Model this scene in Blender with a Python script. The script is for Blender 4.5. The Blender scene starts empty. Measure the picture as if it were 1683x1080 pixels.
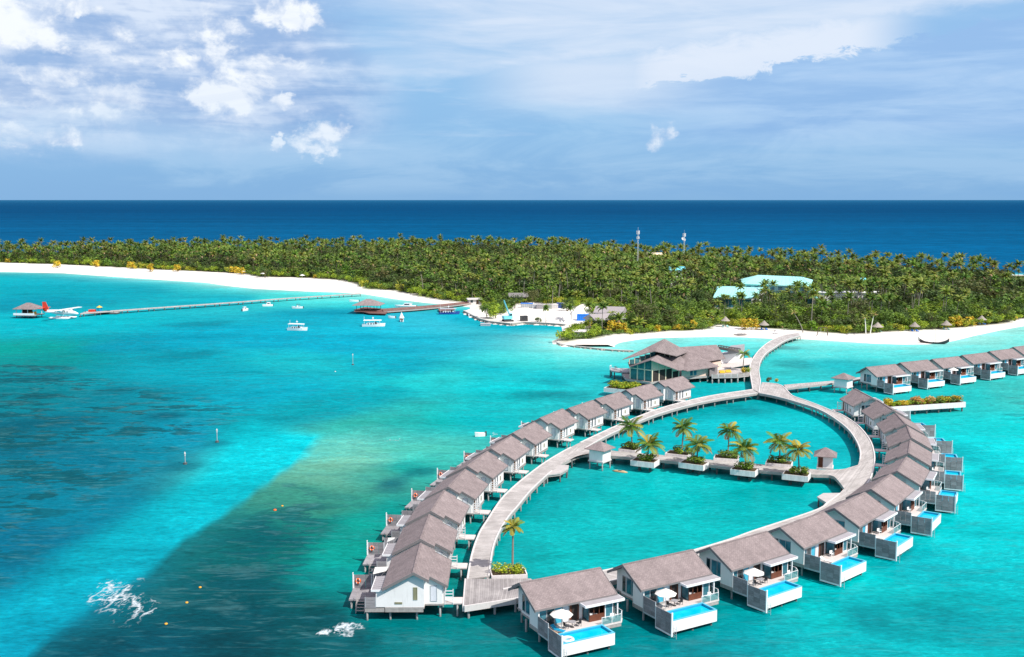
import bpy, bmesh, math, random
import numpy as np
from mathutils import Vector, Matrix, noise as mnoise

random.seed(7)
rng = np.random.default_rng(11)
scene = bpy.context.scene
COL = scene.collection
R = math.radians

# ------------------------------------------------------------------ camera
CAM_H = 55.0
FPX = 1750.0                       # focal length in pixels of the 1683 x 1080 photograph
PITCH = math.atan((540 - 328) / FPX)
CP, SP = math.cos(PITCH), math.sin(PITCH)
cam_data = bpy.data.cameras.new('camera')
cam_data.sensor_width = 36.0
cam_data.lens = FPX / 1683 * 36.0
cam_data.clip_start = 1.0
cam_data.clip_end = 120000.0
cam = bpy.data.objects.new('camera', cam_data)
cam.location = (0, 0, CAM_H)
cam.rotation_euler = (R(90) - PITCH, 0, 0)
COL.objects.link(cam)
scene.camera = cam

# ------------------------------------------------------------------ exposure
scene.view_settings.view_transform = 'Standard'
scene.view_settings.look = 'None'
scene.view_settings.exposure = 0.15
scene.view_settings.gamma = 1.0
scene.view_settings.use_curve_mapping = False
scene.cycles.max_bounces = 6
scene.cycles.diffuse_bounces = 3
scene.cycles.glossy_bounces = 3
scene.cycles.transparent_max_bounces = 8
scene.cycles.caustics_reflective = False
scene.cycles.caustics_refractive = False

# ------------------------------------------------------------------ sun
SUN_EL = R(47)
SUN_DIR_XY = Vector((0.78, -0.63)).normalized()       # horizontal direction towards the sun
sun_vec = Vector((SUN_DIR_XY.x * math.cos(SUN_EL), SUN_DIR_XY.y * math.cos(SUN_EL), math.sin(SUN_EL)))
sd = bpy.data.lights.new('sun', 'SUN')
sd.energy = 5.0
sd.angle = R(0.5)
sd.color = (1.0, 0.96, 0.90)
sun = bpy.data.objects.new('sun', sd)
sun.rotation_euler = sun_vec.to_track_quat('Z', 'Y').to_euler()
sun.location = (0, 0, 200)
COL.objects.link(sun)

# ------------------------------------------------------------------ node maths helper
class NT:
    """tiny expression builder for shader node trees"""
    def __init__(self, tree):
        self.t = tree
        tree.nodes.clear()
    def n(self, kind, **kw):
        nd = self.t.nodes.new(kind)
        for k, v in kw.items():
            setattr(nd, k, v)
        return nd
    def put(self, sock, v):
        if isinstance(v, X): self.t.links.new(v.s, sock)
        elif hasattr(v, 'is_linked'): self.t.links.new(v, sock)
        else: sock.default_value = v
    def m(self, op, a, b=None, c=None, clamp=False):
        nd = self.n('ShaderNodeMath', operation=op, use_clamp=clamp)
        self.put(nd.inputs[0], a)
        if b is not None: self.put(nd.inputs[1], b)
        if c is not None: self.put(nd.inputs[2], c)
        return X(self, nd.outputs[0])
    def sstep(self, v, lo, hi):
        nd = self.n('ShaderNodeMapRange', interpolation_type='SMOOTHSTEP')
        self.put(nd.inputs[0], v); self.put(nd.inputs[1], lo); self.put(nd.inputs[2], hi)
        nd.inputs[3].default_value = 0; nd.inputs[4].default_value = 1
        return X(self, nd.outputs[0])
    def lin(self, v, lo, hi, a, b):
        nd = self.n('ShaderNodeMapRange')
        self.put(nd.inputs[0], v)
        for i, q in ((1, lo), (2, hi), (3, a), (4, b)): self.put(nd.inputs[i], q)
        return X(self, nd.outputs[0])
    def vec(self, x, y, z=0.0):
        nd = self.n('ShaderNodeCombineXYZ')
        for i, q in enumerate((x, y, z)): self.put(nd.inputs[i], q)
        return X(self, nd.outputs[0])
    def sep(self, v):
        nd = self.n('ShaderNodeSeparateXYZ')
        self.put(nd.inputs[0], v)
        return [X(self, o) for o in nd.outputs]
    def mapv(self, v, scale=(1, 1, 1), loc=(0, 0, 0), rot=(0, 0, 0)):
        nd = self.n('ShaderNodeMapping')
        self.put(nd.inputs[0], v)
        nd.inputs['Location'].default_value = loc
        nd.inputs['Rotation'].default_value = rot
        nd.inputs['Scale'].default_value = scale
        return X(self, nd.outputs[0])
    def noise(self, v, scale=1.0, detail=3.0, rough=0.5, dist=0.0, dim='3D'):
        nd = self.n('ShaderNodeTexNoise', noise_dimensions=dim)
        if v is not None: self.put(nd.inputs['Vector'], v)
        nd.inputs['Scale'].default_value = scale
        nd.inputs['Detail'].default_value = detail
        nd.inputs['Roughness'].default_value = rough
        nd.inputs['Distortion'].default_value = dist
        return X(self, nd.outputs[0])
    def mix(self, f, a, b, blend='MIX'):
        nd = self.n('ShaderNodeMix', data_type='RGBA', blend_type=blend, clamp_factor=True)
        self.put(nd.inputs[0], f)
        for i, q in ((6, a), (7, b)):
            if isinstance(q, tuple) and len(q) == 3: q = q + (1.0,)
            self.put(nd.inputs[i], q)
        return X(self, nd.outputs[2])
    def scalec(self, col, f):
        nd = self.n('ShaderNodeVectorMath', operation='SCALE')
        self.put(nd.inputs[0], col); self.put(nd.inputs[3], f)
        return X(self, nd.outputs[0])

class X:
    def __init__(self, nt, s): self.nt, self.s = nt, s
    def __add__(self, o): return self.nt.m('ADD', self, o)
    __radd__ = __add__
    def __sub__(self, o): return self.nt.m('SUBTRACT', self, o)
    def __rsub__(self, o): return self.nt.m('SUBTRACT', o, self)
    def __mul__(self, o): return self.nt.m('MULTIPLY', self, o)
    __rmul__ = __mul__
    def __truediv__(self, o): return self.nt.m('DIVIDE', self, o)
    def clamp(self): return self.nt.m('ADD', self, 0.0, clamp=True)

def lin3(r, g, b):
    """sRGB 0..255 -> linear"""
    return tuple(((c / 255) / 12.92 if c / 255 <= 0.04045 else ((c / 255 + 0.055) / 1.055) ** 2.4) for c in (r, g, b))

# ------------------------------------------------------------------ sky
SKY_K = 0.10
def skydir(u, v):
    """azimuth / elevation (kilo-pixels of arc) of a direction in the photograph"""
    dx = (u - 841.5) / FPX; dy = (v - 540) / FPX
    x, y, z = dx, CP - SP * dy, -SP - CP * dy
    return (math.atan2(x, y) * 1.75, math.atan2(z, math.hypot(x, y)) * 1.75)

def build_world():
    w = bpy.data.worlds.new('World')
    scene.world = w
    w.use_nodes = True
    t = NT(w.node_tree)
    tc = t.n('ShaderNodeTexCoord')
    x, y, z = t.sep(tc.outputs['Generated'])
    A = t.m('ARCTAN2', x, y) * 1.75
    hor = t.m('SQRT', x * x + y * y)
    E = t.m('ARCTAN2', z, hor) * 1.75
    P = t.vec(A, E, 0.0)
    sky = t.n('ShaderNodeTexSky', sky_type='NISHITA', sun_disc=False)
    sky.sun_elevation = SUN_EL
    sky.sun_rotation = math.atan2(SUN_DIR_XY.x, SUN_DIR_XY.y)
    sky.altitude = 50; sky.air_density = 1.0; sky.dust_density = 0.3; sky.ozone_density = 2.0
    nish = t.scalec(sky.outputs[0], SKY_K)
    # tropical haze and high veil over the clear sky
    hz = lin3(124, 175, 222); md = lin3(146, 193, 234); up = lin3(142, 184, 232)
    veil = t.mix(t.sstep(E, 0.0, 0.15), hz, md)
    veil = t.mix(t.sstep(E, 0.10, 0.55), veil, up)
    veil = t.mix(t.sstep(E, 0.45, 1.1), veil, lin3(236, 226, 242))
    vf = t.lin(E, 0.25, 1.4, 0.92, 0.70)
    col = t.mix(vf, nish, veil)
    # noise fields
    n_big = t.noise(t.vec(A * 1.0, E * 2.2, 0.3), 2.6, 5, 0.55, 0.3)
    n_mid = t.noise(t.vec(A * 1.0, E * 1.5, 2.3), 9.0, 6, 0.60, 0.2)
    n_fin = t.noise(t.vec(A * 1.0, E * 1.6, 5.3), 26.0, 5, 0.6)
    n_str = t.noise(t.vec(A * 0.8, E * 6.0, 1.3), 5.0, 5, 0.6, 0.4)
    n_edge = t.noise(t.vec(A * 1.0, E * 2.4, 7.7), 16.0, 7, 0.66, 0.6)
    # ---- high white sheet, brushed from the right top towards the left
    sheet_c = lin3(222, 232, 247)
    yb = 0.138 + A * 0.155                                    # lower ragged border of the bright lobe
    yb = yb + (n_edge - 0.5) * 0.075
    lobe_lo = t.sstep(E - yb, 0.0, 0.010)
    lobe_hi = 1.0 - t.sstep(E - yb, 0.035, 0.11)
    lobe_x = t.sstep(A, 0.10, 0.24) * (1.0 - t.sstep(A, 0.52, 0.66))
    lobe = lobe_lo * lobe_hi * lobe_x
    soft = t.sstep(E + (n_str - 0.5) * 0.06, 0.115, 0.175) * (1.0 - t.sstep(E + (n_str - 0.5) * 0.05, 0.205, 0.265))
    soft = soft * t.sstep(A, -0.12, 0.10) * (1.0 - t.sstep(A, 0.16, 0.42))
    ub = 0.200 + A * 0.115 + (n_edge - 0.5) * 0.03
    upper = t.sstep(E - ub, -0.012, 0.022) * t.sstep(A + (n_str - 0.5) * 0.4, -0.42, 0.10)
    upper = upper * (1.0 - t.sstep(E, 0.50, 0.95) * 0.7) * t.lin(n_str, 0.30, 0.62, 0.55, 1.0)
    wisps = t.sstep(n_str, 0.55, 0.75) * 0.35 * t.sstep(E, 0.04, 0.14)
    sheet = t.m('MAXIMUM', t.m('MAXIMUM', lobe * 0.95, soft * 0.75), t.m('MAXIMUM', upper * 0.80, wisps))
    # outside the picture the same thin sheet goes on in patches
    col = t.mix(sheet.clamp(), col, sheet_c)
    # ---- shaded patch under the sheet on the right: plain lavender blue
    lav = t.sstep(A, 0.10, 0.40) * (1.0 - lobe_lo * 0.6) * t.sstep(E, 0.06, 0.12) * (1.0 - t.sstep(E - ub, -0.03, 0.02)) * (1.0 - lobe)
    col = t.mix(lav * 0.6, col, t.mix(t.sstep(n_str, 0.38, 0.62), lin3(150, 184, 230), lin3(178, 205, 240)))
    # ---- cumulus field on the left (and further round behind the camera)
    back = t.sstep(t.m('ABSOLUTE', A), 1.2, 2.0)
    left = 1.0 - t.sstep(A + (n_big - 0.5) * 0.36, -0.36, -0.15)
    reg = t.m('MAXIMUM', left * (1.0 - back), back * t.sstep(n_big, 0.42, 0.55))
    reg = reg * t.sstep(E + (n_mid - 0.5) * 0.05, 0.045, 0.13) * (1.0 - t.sstep(E, 0.55, 1.0))
    heads = [(372, 150, 70, 36, 1.0), (522, 218, 42, 38, 1.0), (466, 168, 22, 18, .9), (464, 234, 14, 10, .8),
             (35, 32, 70, 46, 1.0), (105, 14, 60, 20, .9), (475, 24, 56, 30, .9), (60, 232, 80, 24, .8), (70, 120, 90, 20, .55),
             (300, 100, 50, 22, .8), (365, 50, 40, 30, .55), (400, 205, 50, 26, .4), (200, 130, 50, 40, .4),
             (1084, 222, 26, 24, .62), (40, 165, 60, 16, .5), (520, 250, 60, 14, .4), (180, 60, 60, 26, .4), (440, 120, 60, 24, .4), (130, 190, 60, 22, .4), (330, 20, 60, 22, .4)]
    headb = None
    wA = A + (n_fin - 0.5) * 0.060 + (n_mid - 0.5) * 0.050
    wE = E + (t.noise(t.vec(A, E * 1.3, 31.0), 24.0, 5, 0.62) - 0.5) * 0.055 + (t.noise(t.vec(A, E * 1.3, 37.0), 8.0, 4, 0.6) - 0.5) * 0.04
    c3 = t.noise(t.vec(A, E * 1.25, 41.0), 34.0, 6, 0.62)
    for (u, v, ru, rv, k) in heads:
        a, e = skydir(u, v)
        dx = (wA - a) * (1000.0 / (ru * 1.35)); dy = (wE - e) * (1000.0 / (rv * 1.35))
        f = (1.0 - t.sstep(dx * dx + dy * dy, 0.0, 1.0)) * k
        headb = f if headb is None else t.m('MAXIMUM', headb, f)
    def billow(da, de):
        return t.noise(t.vec(A + da, (E + de) * 1.25, 4.4), 10.0, 9, 0.60, 0.25)
    c1 = billow(0.0, 0.0); c2 = billow(0.010, 0.016)
    # soft grey-blue deck the heads grow out of
    deck = reg * t.sstep(n_big * 0.6 + n_mid * 0.4, 0.12, 0.40)
    deck_c = t.mix(t.sstep(n_str * 0.5 + n_mid * 0.5, 0.40, 0.60), lin3(150, 180, 222), lin3(216, 228, 246))
    col = t.mix(deck * 0.95, col, deck_c)
    dens = (c1 - 0.5) * 2.2 + (c3 - 0.5) * 0.9 + headb * 0.92 + reg * (0.34 + (n_big - 0.5) * 1.3) - 0.52
    alpha = t.sstep(dens, -0.10, 0.50) * t.m('MAXIMUM', reg * 0.9, t.sstep(headb, 0.02, 0.45))
    lit = t.m('ADD', (c1 - c2) * 4.5 + 0.30 + headb * 0.55, dens * 0.25, clamp=True)
    cum = t.mix(lit, lin3(160, 187, 226), lin3(243, 248, 254))
    col = t.mix(alpha * t.lin(headb, 0.0, 0.5, 0.72, 0.97), col, cum)
    # shaded undersides, streaked flat
    und = reg * t.sstep(t.noise(t.vec(A * 1.0, E * 4.0, 9.1), 7.0, 5, 0.58), 0.54, 0.68) * (1.0 - alpha * 0.7)
    col = t.mix(und * 0.42, col, lin3(128, 163, 212))
    # faint uneven haze low over the sea
    hazen = t.noise(t.vec(A * 0.7, E * 3.2, 21.0), 4.5, 6, 0.62, 0.5)
    hw = t.sstep(hazen, 0.42, 0.66) * (1.0 - t.sstep(E, 0.10, 0.22)) * t.sstep(E, 0.0, 0.03)
    col = t.mix(hw * 0.45, col, lin3(174, 206, 236))
    hd = t.sstep(hazen, 0.58, 0.40) * (1.0 - t.sstep(E, 0.12, 0.24))
    col = t.mix(hd * 0.25, col, lin3(120, 168, 218))
    # below the horizon the sky goes on as plain haze
    col = t.mix(t.sstep(E, -0.03, 0.0), lin3(90, 150, 195), col)
    bg = t.n('ShaderNodeBackground')
    t.put(bg.inputs[0], t.scalec(col, 0.96 / SKY_K))
    bg.inputs[1].default_value = SKY_K
    out = t.n('ShaderNodeOutputWorld')
    t.t.links.new(bg.outputs[0], out.inputs[0])
build_world()

# ------------------------------------------------------------------ survey: photograph pixel + height -> place
def at(u, v, z=0.0):
    dx = (u - 841.5) / FPX; dy = (v - 540) / FPX
    Xw, Yw, Zw = dx, CP - SP * dy, -SP - CP * dy
    k = (z - CAM_H) / Zw
    return Vector((Xw * k, Yw * k, z))

# ------------------------------------------------------------------ materials
MATS = {}
def principled(name, rough=0.6, spec=0.3):
    m = bpy.data.materials.new(name)
    m.use_nodes = True
    t = NT(m.node_tree)
    b = t.n('ShaderNodeBsdfPrincipled')
    b.inputs['Roughness'].default_value = rough
    b.inputs['Specular IOR Level'].default_value = spec
    o = t.n('ShaderNodeOutputMaterial')
    t.t.links.new(b.outputs[0], o.inputs[0])
    MATS[name] = m
    return m, t, b

def bump(t, b, h, strength=0.3, dist=0.05):
    nd = t.n('ShaderNodeBump')
    nd.inputs['Strength'].default_value = strength
    nd.inputs['Distance'].default_value = dist
    t.put(nd.inputs['Height'], h)
    t.t.links.new(nd.outputs[0], b.inputs['Normal'])

def simple(name, c, rough=0.6, spec=0.3, var=0.12, scale=1.2, grime=0.0, metallic=0.0):
    m, t, b = principled(name, rough, spec)
    b.inputs['Metallic'].default_value = metallic
    tc = t.n('ShaderNodeTexCoord')
    oi = t.n('ShaderNodeObjectInfo')
    n = t.noise(tc.outputs['Object'], scale, 5, 0.6)
    f = t.lin(n, 0.3, 0.7, 1.0 - var, 1.0 + var)
    f = f * t.lin(X(t, oi.outputs['Random']), 0, 1, 1 - var * 0.4, 1 + var * 0.4)
    col = t.scalec(t.mix(0.0, c, c), f)
    if grime:
        g = t.noise(t.mapv(tc.outputs['Object'], (2.0, 2.0, 0.25)), 1.6, 4, 0.65)
        col = t.mix(t.sstep(g, 0.52, 0.75) * grime, col, tuple(q * 0.55 for q in c))
    t.put(b.inputs['Base Color'], col)
    return m

def glass(name, c, rough=0.06, spec=0.5):
    m, t, b = principled(name, rough, spec)
    oi = t.n('ShaderNodeObjectInfo')
    tc = t.n('ShaderNodeTexCoord')
    n = t.noise(tc.outputs['Object'], 0.9, 2, 0.5)
    t.put(b.inputs['Base Color'], t.scalec(t.mix(0.0, c, c), t.lin(n, 0.35, 0.65, 0.7, 1.3) * t.lin(X(t, oi.outputs['Random']), 0, 1, 0.8, 1.2)))
    return m

def make_materials():
    simple('white_paint', (0.83, 0.805, 0.785), 0.5, 0.3, 0.04, 0.8, grime=0.28)
    simple('white_trim', (0.80, 0.80, 0.80), 0.45, 0.3, 0.03)
    simple('offwhite_stone', (0.62, 0.59, 0.57), 0.8, 0.2, 0.08, 1.5, grime=0.18)
    simple('grey_trim', (0.19, 0.175, 0.175), 0.6, 0.3, 0.1)
    simple('soffit', (0.20, 0.19, 0.18), 0.7, 0.2, 0.1)
    simple('canopy_top', (0.33, 0.315, 0.325), 0.6, 0.3, 0.08)
    simple('skirt_wood', (0.36, 0.33, 0.31), 0.75, 0.2, 0.16, 2.0, grime=0.25)
    simple('pile_concrete', (0.33, 0.33, 0.32), 0.85, 0.2, 0.15, 2.0, grime=0.4)
    simple('pile_dark', (0.10, 0.11, 0.11), 0.85, 0.2, 0.15, 2.0)
    simple('brown_wood', (0.13, 0.045, 0.025), 0.5, 0.3, 0.2, 2.0)
    simple('door_wood', (0.15, 0.085, 0.05), 0.5, 0.3, 0.15, 2.0)
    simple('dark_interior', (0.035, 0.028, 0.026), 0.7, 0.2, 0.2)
    simple('louver', (0.26, 0.25, 0.15), 0.6, 0.3, 0.1)
    simple('curtain', (0.66, 0.67, 0.72), 0.8, 0.1, 0.1)
    simple('blue_curtain', (0.05, 0.36, 0.50), 0.6, 0.3, 0.15)
    simple('porcelain', (0.80, 0.80, 0.79), 0.25, 0.5, 0.02)
    simple('pool_tile', (0.10, 0.48, 0.64), 0.3, 0.4, 0.06, 3.0)
    simple('pool_tile_deep', (0.02, 0.30, 0.48), 0.3, 0.4, 0.06, 3.0)
    simple('canvas', (0.78, 0.76, 0.70), 0.8, 0.1, 0.03)
    simple('dark_metal', (0.05, 0.05, 0.055), 0.45, 0.4, 0.1)
    simple('grey_metal', (0.42, 0.44, 0.46), 0.45, 0.4, 0.08)
    simple('orange', (0.75, 0.14, 0.03), 0.5, 0.3, 0.08)
    simple('amber', (0.75, 0.38, 0.04), 0.5, 0.3, 0.08)
    simple('red_paint', (0.70, 0.06, 0.03), 0.35, 0.4, 0.06)
    simple('blue_fabric', (0.02, 0.30, 0.50), 0.8, 0.1, 0.1)
    simple('tan_fabric', (0.55, 0.36, 0.20), 0.8, 0.1, 0.1)
    simple('hull_white', (0.82, 0.82, 0.81), 0.3, 0.45, 0.02)
    simple('hull_blue', (0.03, 0.07, 0.28), 0.35, 0.4, 0.08)
    simple('hull_wood', (0.22, 0.10, 0.05), 0.5, 0.3, 0.15)
    simple('bright_blue', (0.02, 0.20, 0.72), 0.45, 0.3, 0.08)
    simple('crane_cyan', (0.18, 0.62, 0.72), 0.45, 0.3, 0.08)
    simple('teal_roof', (0.34, 0.72, 0.68), 0.5, 0.3, 0.05, 0.15)
    simple('teal_wall', (0.30, 0.56, 0.56), 0.6, 0.3, 0.08)
    simple('beige_wall', (0.70, 0.53, 0.43), 0.7, 0.2, 0.07, grime=0.12)
    simple('cream_trim', (0.80, 0.66, 0.48), 0.6, 0.2, 0.06)
    simple('thatch', (0.33, 0.29, 0.25), 0.95, 0.05, 0.25, 3.0)
    simple('grey_roof_tin', (0.34, 0.31, 0.31), 0.6, 0.2, 0.1)
    simple('terrace', (0.62, 0.56, 0.53), 0.7, 0.2, 0.06)
    simple('mast_paint', (0.72, 0.76, 0.74), 0.5, 0.3, 0.05)
    simple('concrete', (0.50, 0.48, 0.45), 0.85, 0.2, 0.12, 0.6, grime=0.3)
    simple('soil', (0.10, 0.075, 0.045), 0.95, 0.05, 0.25, 1.5)
    simple('rock', (0.36, 0.33, 0.28), 0.9, 0.1, 0.3, 1.0)
    simple('red_deck', (0.20, 0.10, 0.085), 0.7, 0.2, 0.15, 1.0)
    simple('yellow_hat', (0.70, 0.48, 0.06), 0.6, 0.2, 0.1)
    simple('palm_trunk', (0.24, 0.215, 0.18), 0.9, 0.1, 0.2, 2.0)
    simple('brown_trunk', (0.12, 0.09, 0.065), 0.9, 0.1, 0.2, 2.0)
    glass('window_glass', (0.045, 0.17, 0.22))
    glass('dark_glass', (0.012, 0.035, 0.045))
    glass('tower_glass', (0.05, 0.17, 0.18), 0.08)
    m, t, b = principled('rail_glass', 0.05, 0.4)
    b.inputs['Base Color'].default_value = (0.16, 0.36, 0.37, 1)
    tp = t.n('ShaderNodeBsdfTransparent'); tp.inputs[0].default_value = (0.78, 0.92, 0.93, 1)
    mx = t.n('ShaderNodeMixShader'); mx.inputs[0].default_value = 0.68
    o = [n for n in t.t.nodes if n.type == 'OUTPUT_MATERIAL'][0]
    t.t.links.new(b.outputs[0], mx.inputs[1]); t.t.links.new(tp.outputs[0], mx.inputs[2]); t.t.links.new(mx.outputs[0], o.inputs[0])

    # shingles: rows across the slope, staggered, each its own tone
    m, t, b = principled('shingle', 0.85, 0.15)
    tc = t.n('ShaderNodeTexCoord'); oi = t.n('ShaderNodeObjectInfo')
    br = t.n('ShaderNodeTexBrick')
    t.put(br.inputs['Vector'], tc.outputs['Object'])
    br.inputs['Scale'].default_value = 1.0
    br.inputs['Brick Width'].default_value = 0.42
    br.inputs['Row Height'].default_value = 0.21
    br.inputs['Mortar Size'].default_value = 0.014
    br.inputs['Bias'].default_value = 0.0
    br.inputs['Color1'].default_value = (0.292, 0.238, 0.232, 1)
    br.inputs['Color2'].default_value = (0.240, 0.196, 0.192, 1)
    br.inputs['Mortar'].default_value = (0.15, 0.12, 0.115, 1)
    n1 = t.noise(tc.outputs['Object'], 0.5, 4, 0.6)
    n2 = t.noise(tc.outputs['Object'], 6.0, 3, 0.6)
    n3 = t.noise(t.mapv(tc.outputs['Object'], (0.9, 0.22, 1.0)), 1.0, 5, 0.65)
    f = t.lin(n1, 0.3, 0.7, 0.84, 1.14) * t.lin(n3, 0.3, 0.7, 0.90, 1.10) * t.lin(n2, 0.3, 0.7, 0.93, 1.07) * t.lin(X(t, oi.outputs['Random']), 0, 1, 0.93, 1.07)
    t.put(b.inputs['Base Color'], t.scalec(br.outputs[0], f))
    bump(t, b, t.m('SUBTRACT', 1.0, X(t, br.outputs['Fac'])), 0.5, 0.03)

    # weathered planks laid crosswise: uses the uv map (metres along, metres across)
    def planks(name, c1, c2, pitch):
        m, t, b = principled(name, 0.8, 0.15)
        uv = t.n('ShaderNodeUVMap')
        u, v, _ = t.sep(uv.outputs[0])
        cell = t.m('FLOOR', u / pitch)
        wn = t.n('ShaderNodeTexWhiteNoise', noise_dimensions='1D')
        t.put(wn.inputs['W'], cell)
        fr = t.m('FRACT', u / pitch)
        gap = 1.0 - t.sstep(t.m('ABSOLUTE', fr - 0.5), 0.40, 0.48)
        n1 = t.noise(t.vec(u * 0.25, v * 0.25, 0.0), 1.0, 5, 0.65)
        n2 = t.noise(t.vec(u * 3.0, v * 0.4, 0.0), 1.5, 4, 0.6)
        f = t.lin(X(t, wn.outputs[0]), 0, 1, 0.86, 1.12) * t.lin(n2, 0.3, 0.7, 0.90, 1.10)
        col = t.scalec(t.mix(t.sstep(n1, 0.36, 0.66), c1, c2), f)
        # each plank is darker at its joints
        col = t.scalec(col, t.lin(gap, 0, 1, 0.66, 1.0))
        t.put(b.inputs['Base Color'], col)
        bump(t, b, gap, 0.4, 0.03)
    planks('deck_planks', (0.37, 0.345, 0.325), (0.51, 0.48, 0.455), 0.20)
    planks('platform_planks', (0.27, 0.25, 0.245), (0.40, 0.375, 0.36), 0.30)
    planks('red_planks', (0.19, 0.10, 0.085), (0.26, 0.15, 0.125), 0.25)
    planks('villa_planks', (0.50, 0.47, 0.44), (0.60, 0.57, 0.54), 0.15)

    # vertical boarded timber screens / wall cladding in object space
    m, t, b = principled('screen_board', 0.8, 0.2)
    tc = t.n('ShaderNodeTexCoord'); oi = t.n('ShaderNodeObjectInfo')
    x, y, z = t.sep(tc.outputs['Object'])
    fr = t.m('FRACT', z / 0.16)
    gap = t.sstep(fr, 0.08, 0.2) * (1.0 - t.sstep(fr, 0.86, 0.96))
    n = t.noise(t.mapv(tc.outputs['Object'], (0.6, 0.6, 4)), 2.0, 4, 0.6)
    f = t.lin(gap, 0, 1, 0.55, 1.0) * t.lin(n, 0.3, 0.7, 0.8, 1.2) * t.lin(X(t, oi.outputs['Random']), 0, 1, 0.8, 1.2)
    t.put(b.inputs['Base Color'], t.scalec(t.mix(0.0, (0.285, 0.272, 0.282), (0, 0, 0)), f))
    bump(t, b, gap, 0.5, 0.02)

    # pale planter cladding with faint vertical joints
    m, t, b = principled('planter_board', 0.8, 0.2)
    tc = t.n('ShaderNodeTexCoord')
    x, y, z = t.sep(tc.outputs['Object'])
    fr = t.m('FRACT', x / 0.6)
    gap = 1.0 - t.sstep(t.m('ABSOLUTE', fr - 0.5), 0.46, 0.49)
    n = t.noise(t.mapv(tc.outputs['Object'], (1.5, 1.5, 0.4)), 1.3, 5, 0.65)
    f = t.lin(gap, 0, 1, 0.75, 1.0) * t.lin(n, 0.3, 0.7, 0.84, 1.12)
    t.put(b.inputs['Base Color'], t.scalec(t.mix(0.0, (0.76, 0.71, 0.69), (0, 0, 0)), f))

    # pool water
    m, t, b = principled('pool_water', 0.04, 0.5)
    tc = t.n('ShaderNodeTexCoord')
    n = t.noise(tc.outputs['Object'], 0.7, 4, 0.6)
    t.put(b.inputs['Base Color'], t.mix(t.sstep(n, 0.3, 0.7), (0.0, 0.42, 0.60), (0.01, 0.52, 0.68)))
    bump(t, b, t.noise(tc.outputs['Object'], 3.5, 3, 0.5), 0.15, 0.02)
    b.inputs['IOR'].default_value = 1.2

    # foliage: per-face tint from the colour attribute, light coming through the leaves
    def leaf(name, gain=1.0):
        m = bpy.data.materials.new(name); m.use_nodes = True
        t = NT(m.node_tree)
        at_ = t.n('ShaderNodeAttribute', attribute_name='tint')
        oi = t.n('ShaderNodeObjectInfo')
        g = t.lin(X(t, oi.outputs['Random']), 0, 1, 0.82 * gain, 1.18 * gain)
        col = t.scalec(at_.outputs['Color'], g)
        d = t.n('ShaderNodeBsdfPrincipled')
        d.inputs['Roughness'].default_value = 0.55
        d.inputs['Specular IOR Level'].default_value = 0.25
        t.put(d.inputs['Base Color'], col)
        tr = t.n('ShaderNodeBsdfTranslucent')
        t.put(tr.inputs[0], t.scalec(col, 0.9))
        mx = t.n('ShaderNodeMixShader'); mx.inputs[0].default_value = 0.28
        t.t.links.new(d.outputs[0], mx.inputs[1]); t.t.links.new(tr.outputs[0], mx.inputs[2])
        o = t.n('ShaderNodeOutputMaterial'); t.t.links.new(mx.outputs[0], o.inputs[0])
        MATS[name] = m
    leaf('leaf', 1.50)

    # beach sand
    m, t, b = principled('sand', 0.95, 0.05)
    at_ = t.n('ShaderNodeAttribute', attribute_name='tint')
    tc = t.n('ShaderNodeTexCoord')
    n1 = t.noise(tc.outputs['Object'], 0.05, 6, 0.65)
    n2 = t.noise(tc.outputs['Object'], 1.2, 4, 0.6)
    f = t.lin(n1, 0.3, 0.7, 0.94, 1.05) * t.lin(n2, 0.3, 0.7, 0.95, 1.05)
    t.put(b.inputs['Base Color'], t.scalec(at_.outputs['Color'], f))
    bump(t, b, n2, 0.3, 0.15)

    # sea foam
    m, t, b = principled('foam', 0.9, 0.1)
    tc = t.n('ShaderNodeTexCoord')
    at_ = t.n('ShaderNodeAttribute', attribute_name='thickness')
    n = t.noise(tc.outputs['Object'], 3.0, 6, 0.7)
    t.put(b.inputs['Base Color'], t.mix(t.sstep(n, 0.35, 0.65), (0.50, 0.66, 0.70), (0.80, 0.83, 0.85)))
    tp = t.n('ShaderNodeBsdfTransparent')
    mx = t.n('ShaderNodeMixShader')
    t.put(mx.inputs[0], (at_.outputs['Fac'] if False else t.sep(at_.outputs['Color'])[0]) * t.lin(n, 0.35, 0.65, 0.55, 1.0))
    o = [q for q in t.t.nodes if q.type == 'OUTPUT_MATERIAL'][0]
    t.t.links.new(tp.outputs[0], mx.inputs[1]); t.t.links.new(b.outputs[0], mx.inputs[2]); t.t.links.new(mx.outputs[0], o.inputs[0])

    # sea: colour of the seabed seen through clear water comes from the surveyed attribute, patches from noise
    m, t, b = principled('sea_water', 0.16, 0.5)
    b.inputs['IOR'].default_value = 1.13
    sb = t.n('ShaderNodeAttribute', attribute_name='seabed')
    geo = t.n('ShaderNodeNewGeometry')
    pos = geo.outputs['Position']
    mot = X(t, sb.outputs['Alpha'])
    col = sb.outputs['Color']
    nA = t.noise(t.mapv(pos, (0.030, 0.055, 0.03)), 1.0, 7, 0.62, 0.6)
    nB = t.noise(t.mapv(pos, (0.12, 0.24, 0.1), rot=(0, 0, 0.25)), 1.0, 6, 0.65, 0.5)
    nC = t.noise(t.mapv(pos, (0.5, 1.1, 0.5), rot=(0, 0, -0.15)), 1.0, 5, 0.65, 0.3)
    dk = t.sstep(nB + (nA - 0.5) * 0.9 + (nC - 0.5) * 0.35, 0.485, 0.585) * mot
    col = t.mix(dk * 0.92, col, t.mix(t.sstep(nB, 0.4, 0.6), (0.0, 0.036, 0.046), (0.002, 0.058, 0.072)))
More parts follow.
